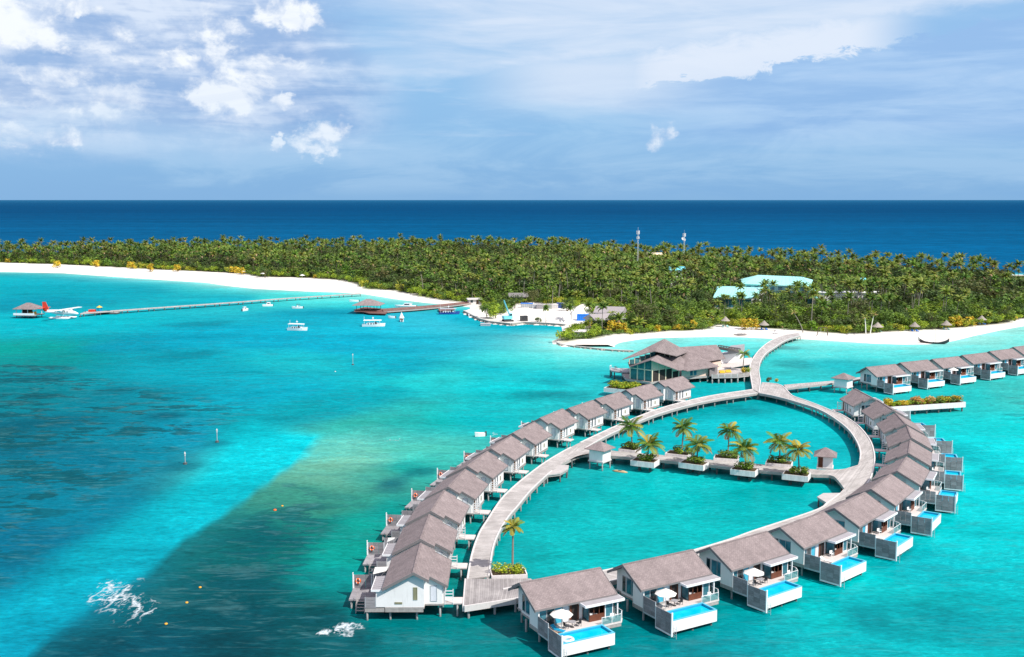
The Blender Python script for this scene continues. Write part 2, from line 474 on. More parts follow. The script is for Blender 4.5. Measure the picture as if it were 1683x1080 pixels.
    nE = t.noise(t.mapv(pos, (0.9, 3.2, 0.9), rot=(0, 0, 0.12)), 1.0, 4, 0.65, 0.4)
    nO = t.noise(t.mapv(pos, (0.0008, 0.0065, 0.001)), 1.0, 5, 0.6, 0.3)
    nM = t.noise(t.mapv(pos, (0.006, 0.030, 0.01), rot=(0, 0, 0.05)), 1.0, 6, 0.65, 0.4)
    g = t.sep(col)[1]
    lt = t.sstep(nA * 0.5 + nB * 0.5, 0.50, 0.68) * t.sstep(g, 0.18, 0.40)
    col = t.mix(lt * 0.36, col, (0.0, 0.60, 0.58))
    nR = t.noise(t.mapv(pos, (0.055, 0.30, 0.1), rot=(0, 0, -0.22)), 1.0, 4, 0.55, 0.9)
    cr = t.sstep(1.0 - t.m('ABSOLUTE', nR - 0.5) * 2.0, 0.90, 0.985) * t.sstep(nB, 0.42, 0.60) * t.sstep(mot, 0.15, 0.7)
    col = t.mix(cr * 0.13, col, (0.16, 0.34, 0.33))
    # sand ripples and a caustic-like light net painted into the colour of pale bottom
    nS = t.noise(t.mapv(pos, (0.42, 0.95, 0.4), rot=(0, 0, -0.3)), 1.0, 3, 0.55, 1.4)
    net = t.sstep(1.0 - t.m('ABSOLUTE', nS - 0.5) * 2.0, 0.90, 0.99) * t.sstep(g, 0.16, 0.36) * t.sstep(nA, 0.40, 0.60)
    col = t.mix(net * 0.30, col, (0.02, 0.66, 0.64))
    f = t.lin(nB, 0.3, 0.7, 0.86, 1.13) * t.lin(nC, 0.3, 0.7, 0.76, 1.24) * t.lin(nA, 0.32, 0.68, 0.76, 1.22) * t.lin(nE, 0.3, 0.7, 0.80, 1.20)
    f = f * t.lin(nO, 0.3, 0.7, 0.84, 1.16) * t.lin(nM, 0.3, 0.7, 0.90, 1.10)
    col = t.scalec(col, f)
    b.inputs['Specular IOR Level'].default_value = 0.0
    t.put(b.inputs['Base Color'], col)
    # wind-ruffled surface: facets never reach grazing angles, so the sky mirror stays weak
    gl = t.n('ShaderNodeBsdfGlossy'); gl.inputs['Roughness'].default_value = 0.22
    fr = t.n('ShaderNodeFresnel'); fr.inputs['IOR'].default_value = 1.33
    rf = t.m('MINIMUM', X(t, fr.outputs[0]) * 0.4, 0.016)
    mx = t.n('ShaderNodeMixShader'); t.put(mx.inputs[0], rf)
    o = [n for n in t.t.nodes if n.type == 'OUTPUT_MATERIAL'][0]
    t.t.links.new(b.outputs[0], mx.inputs[1]); t.t.links.new(gl.outputs[0], mx.inputs[2]); t.t.links.new(mx.outputs[0], o.inputs[0])
    w1 = t.noise(t.mapv(pos, (0.22, 0.60, 0.3), rot=(0, 0, 0.2)), 1.0, 4, 0.6)
    w2 = t.noise(t.mapv(pos, (1.0, 2.0, 1.0), rot=(0, 0, -0.3)), 1.0, 4, 0.6)
    bump(t, b, w1 * 0.7 + w2 * 0.25, 0.55, 0.5)
make_materials()
M = MATS

# ------------------------------------------------------------------ mesh helpers
class MB:
    def __init__(self):
        self.v, self.f, self.mi, self.uv = [], [], [], {}
    def _add(self, vs, fs, mi=0):
        o = len(self.v)
        self.v += [tuple(p) for p in vs]
        for f in fs:
            self.f.append(tuple(o + i for i in f)); self.mi.append(mi)
        return self
    def box(self, x0, x1, y0, y1, z0, z1, mi=0):
        if x0 > x1: x0, x1 = x1, x0
        if y0 > y1: y0, y1 = y1, y0
        if z0 > z1: z0, z1 = z1, z0
        vs = [(x0, y0, z0), (x1, y0, z0), (x1, y1, z0), (x0, y1, z0), (x0, y0, z1), (x1, y0, z1), (x1, y1, z1), (x0, y1, z1)]
        return self._add(vs, [(0, 3, 2, 1), (4, 5, 6, 7), (0, 1, 5, 4), (1, 2, 6, 5), (2, 3, 7, 6), (3, 0, 4, 7)], mi)
    def prism(self, poly, z0, z1, mi=0):
        """poly: list of (x, y), counter-clockwise"""
        a = sum(poly[i][0] * poly[(i + 1) % len(poly)][1] - poly[(i + 1) % len(poly)][0] * poly[i][1] for i in range(len(poly)))
        if a < 0: poly = poly[::-1]
        n = len(poly)
        vs = [(x, y, z0) for x, y in poly] + [(x, y, z1) for x, y in poly]
        fs = [tuple(range(n - 1, -1, -1)), tuple(range(n, 2 * n))]
        fs += [(i, (i + 1) % n, n + (i + 1) % n, n + i) for i in range(n)]
        return self._add(vs, fs, mi)
    def wall_yz(self, x0, x1, poly, mi=0):
        """poly in (y, z), extruded from x0 to x1"""
        n = len(poly)
        a = sum(poly[i][0] * poly[(i + 1) % n][1] - poly[(i + 1) % n][0] * poly[i][1] for i in range(n))
        if a < 0: poly = poly[::-1]
        if x0 > x1: x0, x1 = x1, x0
        vs = [(x0, y, z) for y, z in poly] + [(x1, y, z) for y, z in poly]
        fs = [tuple(range(n - 1, -1, -1)), tuple(range(n, 2 * n))]
        fs += [(i, (i + 1) % n, n + (i + 1) % n, n + i) for i in range(n)]
        return self._add(vs, fs, mi)
    def slab(self, top, th, mi=0):
        """planar polygon top (list of xyz, counter-clockwise from above), thickness th downwards"""
        n = len(top)
        vs = [tuple(p) for p in top] + [(p[0], p[1], p[2] - th) for p in top]
        fs = [tuple(range(n)), tuple(range(2 * n - 1, n - 1, -1))]
        fs += [(i, n + i, n + (i + 1) % n, (i + 1) % n) for i in range(n)]
        return self._add(vs, fs, mi)
    def tube(self, pts, rads, n=6, mi=0, cap=True):
        rings = []
        pts = [Vector(p) for p in pts]
        if not hasattr(rads, '__len__'): rads = [rads] * len(pts)
        o = len(self.v)
        for i, p in enumerate(pts):
            d = (pts[min(i + 1, len(pts) - 1)] - pts[max(i - 1, 0)]).normalized()
            ref = Vector((0, 0, 1)) if abs(d.z) < 0.9 else Vector((1, 0, 0))
            a = d.cross(ref).normalized(); b = a.cross(d)
            for k in range(n):
                q = p + (a * math.cos(2 * math.pi * k / n) + b * math.sin(2 * math.pi * k / n)) * rads[i]
                self.v.append(tuple(q))
        for i in range(len(pts) - 1):
            for k in range(n):
                k2 = (k + 1) % n
                self.f.append((o + i * n + k, o + (i + 1) * n + k, o + (i + 1) * n + k2, o + i * n + k2)); self.mi.append(mi)
        if cap:
            self.f.append(tuple(o + k for k in range(n))); self.mi.append(mi)
            e = o + (len(pts) - 1) * n
            self.f.append(tuple(e + k for k in range(n - 1, -1, -1))); self.mi.append(mi)
        return self
    def cyl(self, x, y, z0, z1, r, n=8, mi=0, r1=None):
        return self.tube([(x, y, z0), (x, y, z1)], [r, r if r1 is None else r1], n, mi)
    def cone(self, x, y, z0, z1, r, n=8, mi=0, sag=0.0):
        """open canopy: rim polygon to apex, thin"""
        vs = [(x + r * math.cos(2 * math.pi * k / n), y + r * math.sin(2 * math.pi * k / n), z0) for k in range(n)]
        vs2 = [(p[0], p[1], p[2] - 0.05) for p in vs]
        vv = vs + vs2 + [(x, y, z1), (x, y, z1 - 0.07)]
        fs = [(k, (k + 1) % n, 2 * n) for k in range(n)] + [(n + (k + 1) % n, n + k, 2 * n + 1) for k in range(n)]
        fs += [(k, n + k, n + (k + 1) % n, (k + 1) % n) for k in range(n)]
        return self._add(vv, fs, mi)
    def lathe(self, prof, cx=0, cy=0, n=16, mi=0):
        o = len(self.v)
        for (r, z) in prof:
            for k in range(n):
                self.v.append((cx + r * math.cos(2 * math.pi * k / n), cy + r * math.sin(2 * math.pi * k / n), z))
        for i in range(len(prof) - 1):
            for k in range(n):
                k2 = (k + 1) % n
                self.f.append((o + i * n + k, o + i * n + k2, o + (i + 1) * n + k2, o + (i + 1) * n + k)); self.mi.append(mi)
        return self
    def mesh(self, name, mats, smooth=False):
        me = bpy.data.meshes.new(name)
        me.from_pydata(self.v, [], self.f)
        if isinstance(mats, str): mats = [mats]
        for m in mats: me.materials.append(M[m])
        if len(mats) > 1:
            me.polygons.foreach_set('material_index', self.mi)
        if smooth:
            me.polygons.foreach_set('use_smooth', [True] * len(me.polygons))
        me.update()
        return me

def link(name, data, parent=None, loc=None, rz=None):
    o = bpy.data.objects.new(name, data)
    COL.objects.link(o)
    if parent is not None: o.parent = parent
    if loc is not None: o.location = loc
    if rz is not None: o.rotation_euler = (0, 0, rz)
    return o

def part(name, mb, mats, parent, loc=None, rz=None, smooth=False):
    me = mb.mesh(name, mats, smooth) if isinstance(mb, MB) else mb
    return link(name, me, parent, loc, rz)

def tag(o, label=None, cat=None, group=None, kind=None):
    if label: o['label'] = label
    if cat: o['category'] = cat
    if group: o['group'] = group
    if kind: o['kind'] = kind
    return o

def thing(name, label, cat, loc=(0, 0, 0), rz=0.0, group=None):
    o = link(name, None, None, loc, rz)
    o.empty_display_size = 0.5
    return tag(o, label, cat, group)

def copy_tree(o, parent=None):
    c = o.copy()
    COL.objects.link(c)
    c.parent = parent
    for ch in list(o.children):
        copy_tree(ch, c)
    return c

def ordinal(i):
    return ['first', 'second', 'third', 'fourth', 'fifth', 'sixth', 'seventh', 'eighth', 'ninth', 'tenth', 'eleventh', 'twelfth', 'thirteenth', 'fourteenth'][i]

# ------------------------------------------------------------------ coast survey
def pxl(pts, z=0.0):
    return [tuple(at(u, v, z)[:2]) for u, v in pts]
shore_front = [(-900, 830), (-620, 822)] + pxl([(0, 447), (100, 449), (200, 456), (290, 462), (338, 465), (372, 470), (420, 475), (500, 479), (560, 481), (600, 484), (650, 492), (700, 498), (745, 502), (772, 505), (774, 509), (763, 513.5)])
wall_a = pxl([(763, 513.5), (775, 520), (789, 527), (805, 531.5), (840, 535.5), (860, 533), (900, 534.5), (930, 537)])
inlet = pxl([(926, 543), (918.5, 552)])
wall_b = pxl([(914.4, 564), (924.6, 568.6), (961, 572.7), (992, 575.8)])
shore_right = pxl([(1003, 571), (1020, 563), (1060, 556.5), (1100, 555), (1130, 554.6), (1178, 553.5), (1225, 554.7), (1261, 556.5), (1320, 557.5), (1389, 562), (1437, 565), (1483, 566.5), (1530, 566), (1566, 561), (1602, 552), (1645, 543), (1683, 536)]) + [(300, 495), (380, 560), (470, 640)]
shore_back = [(480, 760), (340, 790), (180, 960), (60, 1120), (-30, 1175), (-300, 1140), (-473, 1035), (-640, 1000), (-900, 1000)]
SHORE = np.array(shore_front + wall_a[1:] + inlet + wall_b + shore_right + shore_back)

veg_front = [(-900, 915), (-640, 918)] + pxl([(0, 432), (100, 435), (180, 439), (250, 443), (320, 446), (400, 450), (425, 455), (500, 457), (560, 461), (588, 467), (600, 474), (650, 477), (690, 486), (720, 491), (750, 494), (785, 497), (800, 505), (806, 513), (830, 514), (848, 500), (870, 497), (905, 500), (935, 497), (938, 508), (955, 500), (968, 500), (975, 515), (985, 525), (960, 540), (932, 545), (918, 556), (925, 561), (950, 557), (985, 553), (1010, 548.5), (1060, 546), (1100, 543), (1130, 542), (1172, 540), (1174, 532), (1200, 536), (1250, 538.5), (1290, 541), (1340, 544), (1390, 547), (1430, 548), (1460, 545), (1500, 543), (1540, 540), (1580, 537), (1625, 532), (1655, 528), (1683, 523)], 1.2) + [(292, 515), (365, 580), (460, 660)]
veg_back = [(470, 745), (325, 770), (170, 945), (50, 1100), (-30, 1150), (-300, 1115), (-473, 1010), (-640, 985), (-900, 985)]
VEG = np.array(veg_front + veg_back)

def poly_sd(P, poly):
    """signed distance (positive inside) from points P (n, 2) to polygon"""
    P = np.asarray(P, float); n = len(poly)
    dmin = np.full(len(P), 1e18); inside = np.zeros(len(P), bool)
    for i in range(n):
        a = poly[i]; b = poly[(i + 1) % n]
        e = b - a; w = P - a
        tt = np.clip((w @ e) / max(e @ e, 1e-9), 0, 1)
        d = w - tt[:, None] * e
        dmin = np.minimum(dmin, (d * d).sum(1))
        c = ((a[1] > P[:, 1]) != (b[1] > P[:, 1]))
        with np.errstate(divide='ignore', invalid='ignore'):
            xi = (b[0] - a[0]) * (P[:, 1] - a[1]) / (b[1] - a[1] if b[1] != a[1] else 1e-12) + a[0]
        inside ^= c & (P[:, 0] < xi)
    return np.where(inside, 1, -1) * np.sqrt(dmin)

def line_d(P, line):
    P = np.asarray(P, float); dmin = np.full(len(P), 1e18)
    for i in range(len(line) - 1):
        a = np.array(line[i]); b = np.array(line[i + 1]); e = b - a; w = P - a
        tt = np.clip((w @ e) / max(e @ e, 1e-9), 0, 1)
        d = w - tt[:, None] * e
        dmin = np.minimum(dmin, (d * d).sum(1))
    return np.sqrt(dmin)

# cheap smooth value noise on arrays
def vnoise(P, scale, seed=0):
    q = P / scale
    i = np.floor(q).astype(np.int64); f = q - i
    f = f * f * (3 - 2 * f)
    def h(a, b):
        n = (a * 374761393 + b * 668265263 + seed * 974711) & 0xffffffff
        n = ((n ^ (n >> 13)) * 1274126177) & 0xffffffff
        return ((n ^ (n >> 16)) & 0xffff) / 65535.0
    x0, y0 = i[:, 0], i[:, 1]
    a = h(x0, y0) * (1 - f[:, 0]) + h(x0 + 1, y0) * f[:, 0]
    b = h(x0, y0 + 1) * (1 - f[:, 0]) + h(x0 + 1, y0 + 1) * f[:, 0]
    return a * (1 - f[:, 1]) + b * f[:, 1]
def fbm(P, scale, seed=0, oct=4):
    s = 0; a = 0.5; tot = 0
    for k in range(oct):
        s = s + a * vnoise(P, scale / 2 ** k, seed + k); tot += a; a *= 0.5
    return s / tot

def grid_mesh(name, xs, ys, Z=None, keep=None):
    nx, ny = len(xs), len(ys)
    gx, gy = np.meshgrid(xs, ys)
    co = np.stack([gx.ravel(), gy.ravel(), np.zeros(nx * ny) if Z is None else Z], 1).astype(np.float32)
    idx = np.arange(nx * ny).reshape(ny, nx)
    q = np.stack([idx[:-1, :-1], idx[:-1, 1:], idx[1:, 1:], idx[1:, :-1]], -1).reshape(-1, 4)
    if keep is not None:
        q = q[keep[q].any(1)]
    me = bpy.data.meshes.new(name)
    me.vertices.add(len(co)); me.vertices.foreach_set('co', co.ravel())
    me.loops.add(q.size); me.loops.foreach_set('vertex_index', q.ravel().astype(np.int32))
    me.polygons.add(len(q))
    me.polygons.foreach_set('loop_start', np.arange(0, q.size, 4, dtype=np.int32))
    me.polygons.foreach_set('use_smooth', np.ones(len(q), bool))
    me.update(calc_edges=True)
    return me

def set_attr(me, name, rgba):
    a = me.color_attributes.new(name, 'FLOAT_COLOR', 'POINT')
    a.data.foreach_set('color', np.asarray(rgba, np.float32).ravel())

# ------------------------------------------------------------------ sea
def build_sea():
    def axis(parts):
        out = []
        for a, b, s in parts:
            out += list(np.arange(a, b, s))
        return out
    far = [120000 * 0.55 ** k for k in range(0, 9)]
    xs = [-f for f in far] + axis([(-560, -200, 5), (-200, -80, 2.5), (-80, 100, 1.6), (100, 280, 3), (280, 561, 6)]) + far[::-1]
    ys = [-f for f in far] + axis([(-420, 40, 20), (40, 90, 5), (90, 240, 1.6), (240, 460, 2.6), (460, 860, 5), (860, 1300, 10)]) + [1400, 1600, 1900, 2400, 3200, 5000, 8000, 14000, 30000, 60000, 110000]
    xs = np.array(sorted(set(xs))); ys = np.array(sorted(set(ys)))
    gx, gy = np.meshgrid(xs, ys); P = np.stack([gx.ravel(), gy.ravel()], 1)
    cps = [(0, 456, 0, 178, 190), (100, 468, 0, 172, 188), (250, 478, 0, 168, 186), (330, 474, 20, 190, 196), (400, 492, 0, 172, 190), (60, 500, 0, 150, 170), (120, 530, 0, 185, 198),
           (30, 575, 0, 160, 150), (100, 590, 0, 150, 148), (200, 570, 0, 150, 172), (300, 560, 0, 165, 190), (330, 600, 0, 168, 186), (450, 560, 0, 168, 194), (500, 590, 20, 190, 200), (600, 560, 0, 176, 204), (700, 560, 0, 176, 200), (660, 530, 0, 180, 204), (850, 548, 0, 168, 186),
           (900, 553, 0, 182, 192), (560, 515, 0, 160, 184), (640, 500, 40, 208, 210), (470, 487, 60, 214, 208), (560, 490, 90, 222, 214), (900, 590, 40, 216, 214), (960, 610, 0, 196, 204), (840, 600, 0, 192, 202), (840, 645, 0, 196, 200), (760, 612, 40, 205, 204), (650, 590, 0, 175, 195), (690, 630, 30, 200, 200), (600, 640, 0, 170, 180),
           (0, 640, 0, 128, 140), (60, 690, 0, 108, 128), (160, 650, 0, 132, 150), (250, 640, 0, 140, 158), (350, 650, 0, 165, 186), (430, 640, 0, 170, 190), (420, 680, 0, 160, 172), (480, 660, 0, 160, 170), (530, 650, 0, 172, 186),
           (150, 760, 0, 118, 142), (40, 800, 0, 120, 142), (50, 880, 0, 112, 140), (0, 960, 0, 130, 158), (250, 740, 0, 128, 150), (200, 700, 0, 134, 156), (320, 700, 0, 150, 176), (140, 840, 0, 130, 154), (40, 740, 0, 112, 134),
           (620, 720, 120, 196, 172), (560, 780, 104, 172, 146), (600, 750, 122, 186, 158), (640, 745, 110, 192, 168), (590, 725, 96, 192, 176), (680, 740, 70, 190, 172), (520, 800, 60, 146, 126), (640, 705, 70, 180, 165), (680, 690, 30, 180, 172), (740, 690, 0, 188, 182), (820, 690, 0, 190, 194), (600, 690, 50, 185, 170), (540, 830, 56, 136, 118), (640, 780, 70, 165, 146), (600, 815, 50, 150, 130), (700, 760, 0, 172, 160), (660, 830, 0, 160, 150), (560, 860, 0, 120, 108),
           (400, 950, 0, 84, 92), (300, 1050, 0, 70, 80), (480, 1010, 0, 72, 78), (500, 890, 0, 102, 98), (440, 880, 0, 92, 98), (600, 1050, 0, 120, 124), (520, 1060, 0, 84, 90), (360, 1000, 0, 78, 88), (220, 1050, 0, 82, 98),
           (580, 905, 0, 165, 150), (565, 950, 0, 135, 134), (590, 940, 0, 172, 162), (590, 1000, 0, 150, 152), (585, 870, 0, 160, 142), (600, 850, 0, 168, 150), (700, 1060, 0, 128, 130), (820, 1040, 0, 132, 134), 
           (1250, 690, 0, 186, 192), (1150, 715, 0, 182, 190), (1320, 720, 0, 180, 186), (1000, 850, 0, 186, 186), (900, 900, 0, 168, 168), (960, 900, 0, 186, 184), (1100, 830, 0, 194, 192), (1200, 845, 0, 190, 188), (940, 810, 0, 168, 172), (1290, 820, 0, 180, 180),
           (1250, 1050, 0, 150, 158), (1290, 1040, 0, 172, 176), (1330, 1070, 0, 188, 190), (1100, 1070, 0, 130, 138), (1400, 1000, 0, 204, 202), (1440, 1040, 0, 180, 184), (1480, 1010, 0, 150, 158), (1450, 980, 0, 196, 198), (1500, 950, 0, 206, 204), (1600, 1010, 0, 160, 168), (1560, 960, 0, 204, 204), (1540, 1010, 0, 186, 190), (1650, 900, 0, 206, 208), (1600, 750, 0, 214, 214), (1660, 700, 10, 206, 204), (1620, 820, 0, 210, 212), (1550, 1060, 0, 182, 186), (1680, 1070, 0, 178, 182), (1620, 930, 0, 180, 186), (1580, 920, 0, 160, 168), (1060, 1060, 0, 140, 146), (1560, 870, 0, 196, 198),
           (1350, 590, 96, 216, 210), (1300, 620, 50, 200, 200), (1450, 585, 80, 216, 212), (1600, 585, 80, 212, 206), (1670, 560, 120, 224, 212), (1400, 610, 20, 190, 196), (1640, 650, 66, 192, 184), (1560, 650, 30, 196, 192), (1340, 650, 0, 190, 194), (1280, 610, 60, 205, 202),
           (1150, 570, 100, 228, 222), (1060, 570, 110, 224, 216), (1000, 592, 60, 218, 214), (950, 580, 90, 222, 216), (1210, 640, 0, 180, 186), (1180, 600, 40, 208, 208)]
    cx = np.array([at(u, v)[:2] for u, v, *_ in cps]); cc = np.array([lin3(*c[2:]) for c in cps])
    def warp(Q):
        d = np.maximum(np.hypot(Q[:, 0], Q[:, 1]), 30.0)
        return np.stack([np.arctan2(Q[:, 0], np.maximum(Q[:, 1], 1)) * 1.6, np.log(d) * 1.25], 1)
    nz = np.stack([fbm(P, 60, 3) - 0.5, fbm(P, 60, 9) - 0.5], 1) * np.minimum(np.hypot(P[:, 0], P[:, 1]) * 0.16, 45)[:, None]
    W, Wc = warp(P + nz), warp(cx)
    acc = np.zeros((len(P), 3)); ws = np.zeros(len(P))
    for k in range(len(cx)):
        d2 = ((W - Wc[k]) ** 2).sum(1)
        w = 1.0 / (d2 + 0.0012) ** 2
        acc += w[:, None] * cc[k]; ws += w
    colr = acc / ws[:, None]
    mott = np.full(len(P), 0.36)
    sm = lambda v, a, b: (lambda t: t * t * (3 - 2 * t))(np.clip((v - a) / (b - a), 0, 1))
    # weed beds: strong mottling on the left reef flat and in front of the left arm
    leftbed = np.array(pxl([(-300, 600), (140, 600), (330, 640), (420, 680), (330, 740), (170, 850), (0, 960), (-300, 1080)]))
    mott = np.maximum(mott, 0.95 * sm(poly_sd(P + nz, leftbed), -10, 15))
    frontbed = np.array(pxl([(20, 1120), (240, 944), (374, 844), (470, 770), (560, 800), (600, 840), (580, 900), (560, 950), (600, 1060), (560, 1200), (-100, 1250)]))
    mott = np.maximum(mott, 0.80 * sm(poly_sd(P + nz * 0.2, frontbed), -3, 10))
    rightbed = np.array(pxl([(1560, 650), (1720, 640), (1800, 760), (1720, 860), (1560, 1100), (1380, 1100), (1500, 1000), (1600, 900), (1600, 780)]))
    mott = np.maximum(mott, 0.75 * sm(poly_sd(P + nz, rightbed), -5, 20))
    ring = np.array(pxl([(800, 950), (860, 830), (960, 760), (1240, 650), (1390, 710), (1400, 800), (1250, 890), (1000, 930)]))
    reefbed = np.array(pxl([(520, 740), (600, 690), (740, 700), (700, 760), (640, 830), (580, 830), (530, 800)]))
    mott = np.maximum(mott, 0.42 * sm(poly_sd(P + nz * .5, reefbed), -5, 12))
    mott = np.where(poly_sd(P, ring) > -4, 0.26, mott)
    # dredged sand channel: smooth, hard edge on the reef side
    chan = np.array(pxl([(-120, 1180), (47, 1079), (140, 1004), (240, 944), (294, 894), (374, 844), (449, 790), (504, 750), (529, 715), (474, 707), (414, 690), (372, 715), (318, 780), (215, 850), (110, 905), (0, 985), (-200, 1080)]))
    sdc = poly_sd(P + nz * 0.06, chan)
    right_edge = pxl([(-120, 1180), (47, 1079), (140, 1004), (240, 944), (294, 894), (374, 844), (449, 790), (504, 750), (529, 715)])
    hard = line_d(P + nz * 0.06, right_edge)
    near_hard = hard < np.abs(sdc) + 0.5
    f = np.where(near_hard, sm(sdc, -0.7, 1.0), sm(sdc, -5, 5))
    along = np.clip((np.hypot(P[:, 0], P[:, 1]) - 125) / 90, 0, 1)[:, None]
    cch = np.array(lin3(0, 142, 168)) * (1 - along) + np.array(lin3(0, 182, 192)) * along
    colr = colr * (1 - f[:, None]) + cch * f[:, None]
    mott = mott * (1 - f) + 0.03 * f
    # a few single dark coral heads
    hf = fbm(P, 7, 71, 4)
    for (u, v, r) in [(36, 698, 9), (20, 705, 6), (268, 680, 6), (300, 585, 14), (330, 533, 16), (357, 728, 4), (305, 766, 4), (905, 627, 9), (880, 650, 8), (935, 652, 8), (1300, 600, 9), (1585, 745, 10), (1650, 790, 8), (1232, 672, 8), (1268, 664, 8), (270, 680, 5), (700, 775, 4), (650, 790, 4), (1290, 572, 6), (640, 800, 4), (60, 650, 8), (110, 780, 6), (30, 735, 7), (200, 640, 7), (90, 620, 9)]:
        c = np.array(at(u, v)[:2])
        Q = P - c + nz * 0.12 * min(1, r / 8)
        d = np.hypot(Q[:, 0], Q[:, 1] * 0.9) / r + (hf - .5) * 1.3
        k = (1 - sm(d, 0.25, 1.25)) * (0.55 if r < 7 else 0.38)
        dark = np.array(lin3(0, 92, 110))
        colr = colr * (1 - k[:, None]) + dark * k[:, None]
    # shallows: sand shows through near the beach
    sd = -poly_sd(P, SHORE)
    big = fbm(P, 40, 21)
    wide = np.where(P[:, 0] > 15, 17.0, 13.0)
    k = np.exp(-np.maximum(sd, 0) / wide) * (0.6 + 0.5 * big)
    dw = line_d(P, wall_a)
    k = k * sm(dw, 5, 45)
    k = np.clip(k, 0, 0.93)
    colr = colr * (1 - k[:, None]) + np.array(lin3(178, 238, 226)) * k[:, None]
    mott = mott * (1 - k)
    # deep ocean beyond the island and the reef edge
    lag = np.array([(-900, 860), (-480, 985), (-300, 1090), (-30, 1150), (60, 1100), (180, 940), (340, 770), (480, 740), (600, 500), (600, -300), (-900, -300)])
    sdl = poly_sd(P + nz * 0.5, lag)
    ocean = np.where((P[:, 1] < 2600)[:, None], np.array(lin3(0, 96, 150)), np.array(lin3(0, 74, 130)))
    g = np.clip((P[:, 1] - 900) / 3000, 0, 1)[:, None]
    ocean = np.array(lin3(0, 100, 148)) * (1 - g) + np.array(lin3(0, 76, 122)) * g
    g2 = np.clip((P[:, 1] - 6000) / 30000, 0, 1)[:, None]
    ocean = ocean * (1 - g2) + np.array(lin3(34, 104, 146)) * g2  # horizon softening painted into the water colour, paler with distance
    o = sm(-sdl, -5, 60)
    colr = colr * (1 - o[:, None]) + ocean * o[:, None]
    mott = mott * (1 - o)
    colr = np.clip(colr, 0, 1) * WATER_K
    me = grid_mesh('sea', xs, ys)
    set_attr(me, 'seabed', np.concatenate([colr, mott[:, None]], 1))
    me.materials.append(M['sea_water'])
    s = link('sea', me)
    tag(s, 'turquoise lagoon water turning to deep blue ocean beyond the island', None, None, 'structure')
WATER_K = np.array((0.60, 0.66, 0.66))
build_sea()

# ------------------------------------------------------------------ island: beach and ground
GZ = {}
def ground_z(P):
    P = np.atleast_2d(np.asarray(P, float))[:, :2]
    sd = poly_sd(P, SHORE)
    z = np.where(sd > 0, 1.4 * (1 - np.exp(-sd * 0.055)), np.maximum(sd * 0.10, -1.2))
    dw = np.minimum(line_d(P, wall_a), line_d(P, wall_b))
    z = np.where((sd > 0.2) & (dw < 14), np.maximum(z, 0.9), z)
    return z
def gz(x, y): return float(ground_z([(x, y)])[0])

def build_island():
    xs = np.concatenate([np.arange(-900, -480, 12), np.arange(-480, 330, 3.0), np.arange(330, 486, 8)])
    ys = np.concatenate([np.arange(396, 640, 2.5), np.arange(640, 1190, 6)])
    gx, gy = np.meshgrid(xs, ys); P = np.stack([gx.ravel(), gy.ravel()], 1)
    sd = poly_sd(P, SHORE)
    z = ground_z(P) + (fbm(P, 14, 5) - 0.5) * 0.12 * np.clip(sd / 6, 0, 1)
    me = grid_mesh('beach', xs, ys, z, sd > -14)
    sv = poly_sd(P + np.stack([fbm(P, 9, 31) - .5, fbm(P, 9, 37) - .5], 1) * 6, VEG)
    sm = lambda v, a, b: (lambda t: t * t * (3 - 2 * t))(np.clip((v - a) / (b - a), 0, 1))
    sandc = np.array((0.77, 0.735, 0.67)); wet = np.array((0.60, 0.53, 0.45)); soil = np.array((0.075, 0.075, 0.03)); lawn = np.array((0.07, 0.11, 0.02))
    n = fbm(P, 30, 41)[:, None]
    g = soil * (1 - sm(n, .4, .6)) + lawn * sm(n, .4, .6)
    wband = np.exp(-((sd - 3.0) / 2.2) ** 2)[:, None] * (0.25 + 0.75 * sm(fbm(P, 50, 77), .35, .6)[:, None]) * 0.8
    c = sandc * (1 - wband) + wet * wband
    v = sm(sv, -1.5, 3.0)[:, None]
    c = c * (1 - v) + g * v
    set_attr(me, 'tint', np.concatenate([c, np.ones((len(c), 1))], 1))
    me.materials.append(M['sand'])
    o = link('beach', me)
    tag(o, 'white sand beach and the green island ground behind it', None, None, 'structure')
build_island()

# ------------------------------------------------------------------ sea walls of the work yard and the sand spit
def stone_wall(line, label, z0, z1, th, mat='rock', name='sea_wall'):
    t = thing(name, label, 'sea wall')
    pts = [Vector((p[0], p[1], 0)) for p in line]
    body = MB(); cap = MB()
    for i in range(len(pts) - 1):
        a, b = pts[i], pts[i + 1]
        d = (b - a).normalized(); n = Vector((-d.y, d.x, 0))
        if i: a = a + d * 0.02
        q = [a - n * th * .5, b - n * th * .5, b + n * th * .5, a + n * th * .5]
        body.prism([(p.x, p.y) for p in q], z0, z1)
        q = [a - n * th * .62, b - n * th * .62, b + n * th * .62, a + n * th * .62]
        cap.prism([(p.x, p.y) for p in q], z1 + .003 * (i % 2), z1 + 0.18 + .003 * (i % 2))
    part('wall', body, mat, t); part('coping', cap, 'concrete', t)
    # loose boulders along the foot
    k = 0
    for i in range(len(pts) - 1):
        a, b = pts[i], pts[i + 1]; L = (b - a).length
        d = (b - a).normalized(); n = Vector((d.y, -d.x, 0))
        s = 0.6
        while s < L:
            c = a + d * s + n * (th * .5 + 0.3)
            r = random.uniform(0.35, 0.75)
            mb = MB(); rock_shape(mb, r)
            part('boulder', mb, mat, t, (c.x, c.y, 0.05), random.random() * 6)
            s += random.uniform(1.6, 3.4); k += 1
    return t
def rock_shape(mb, r):
    bm = bmesh.new(); bmesh.ops.create_icosphere(bm, subdivisions=1, radius=r)
    vs = [v.co * random.uniform(0.75, 1.15) for v in bm.verts]
    mb._add([(p.x, p.y, p.z * .7) for p in vs], [tuple(v.index for v in f.verts) for f in bm.faces]); bm.free()
stone_wall(wall_a, 'weathered stone quay wall along the work yard with sand heaps', -1.0, 0.95, 0.9)
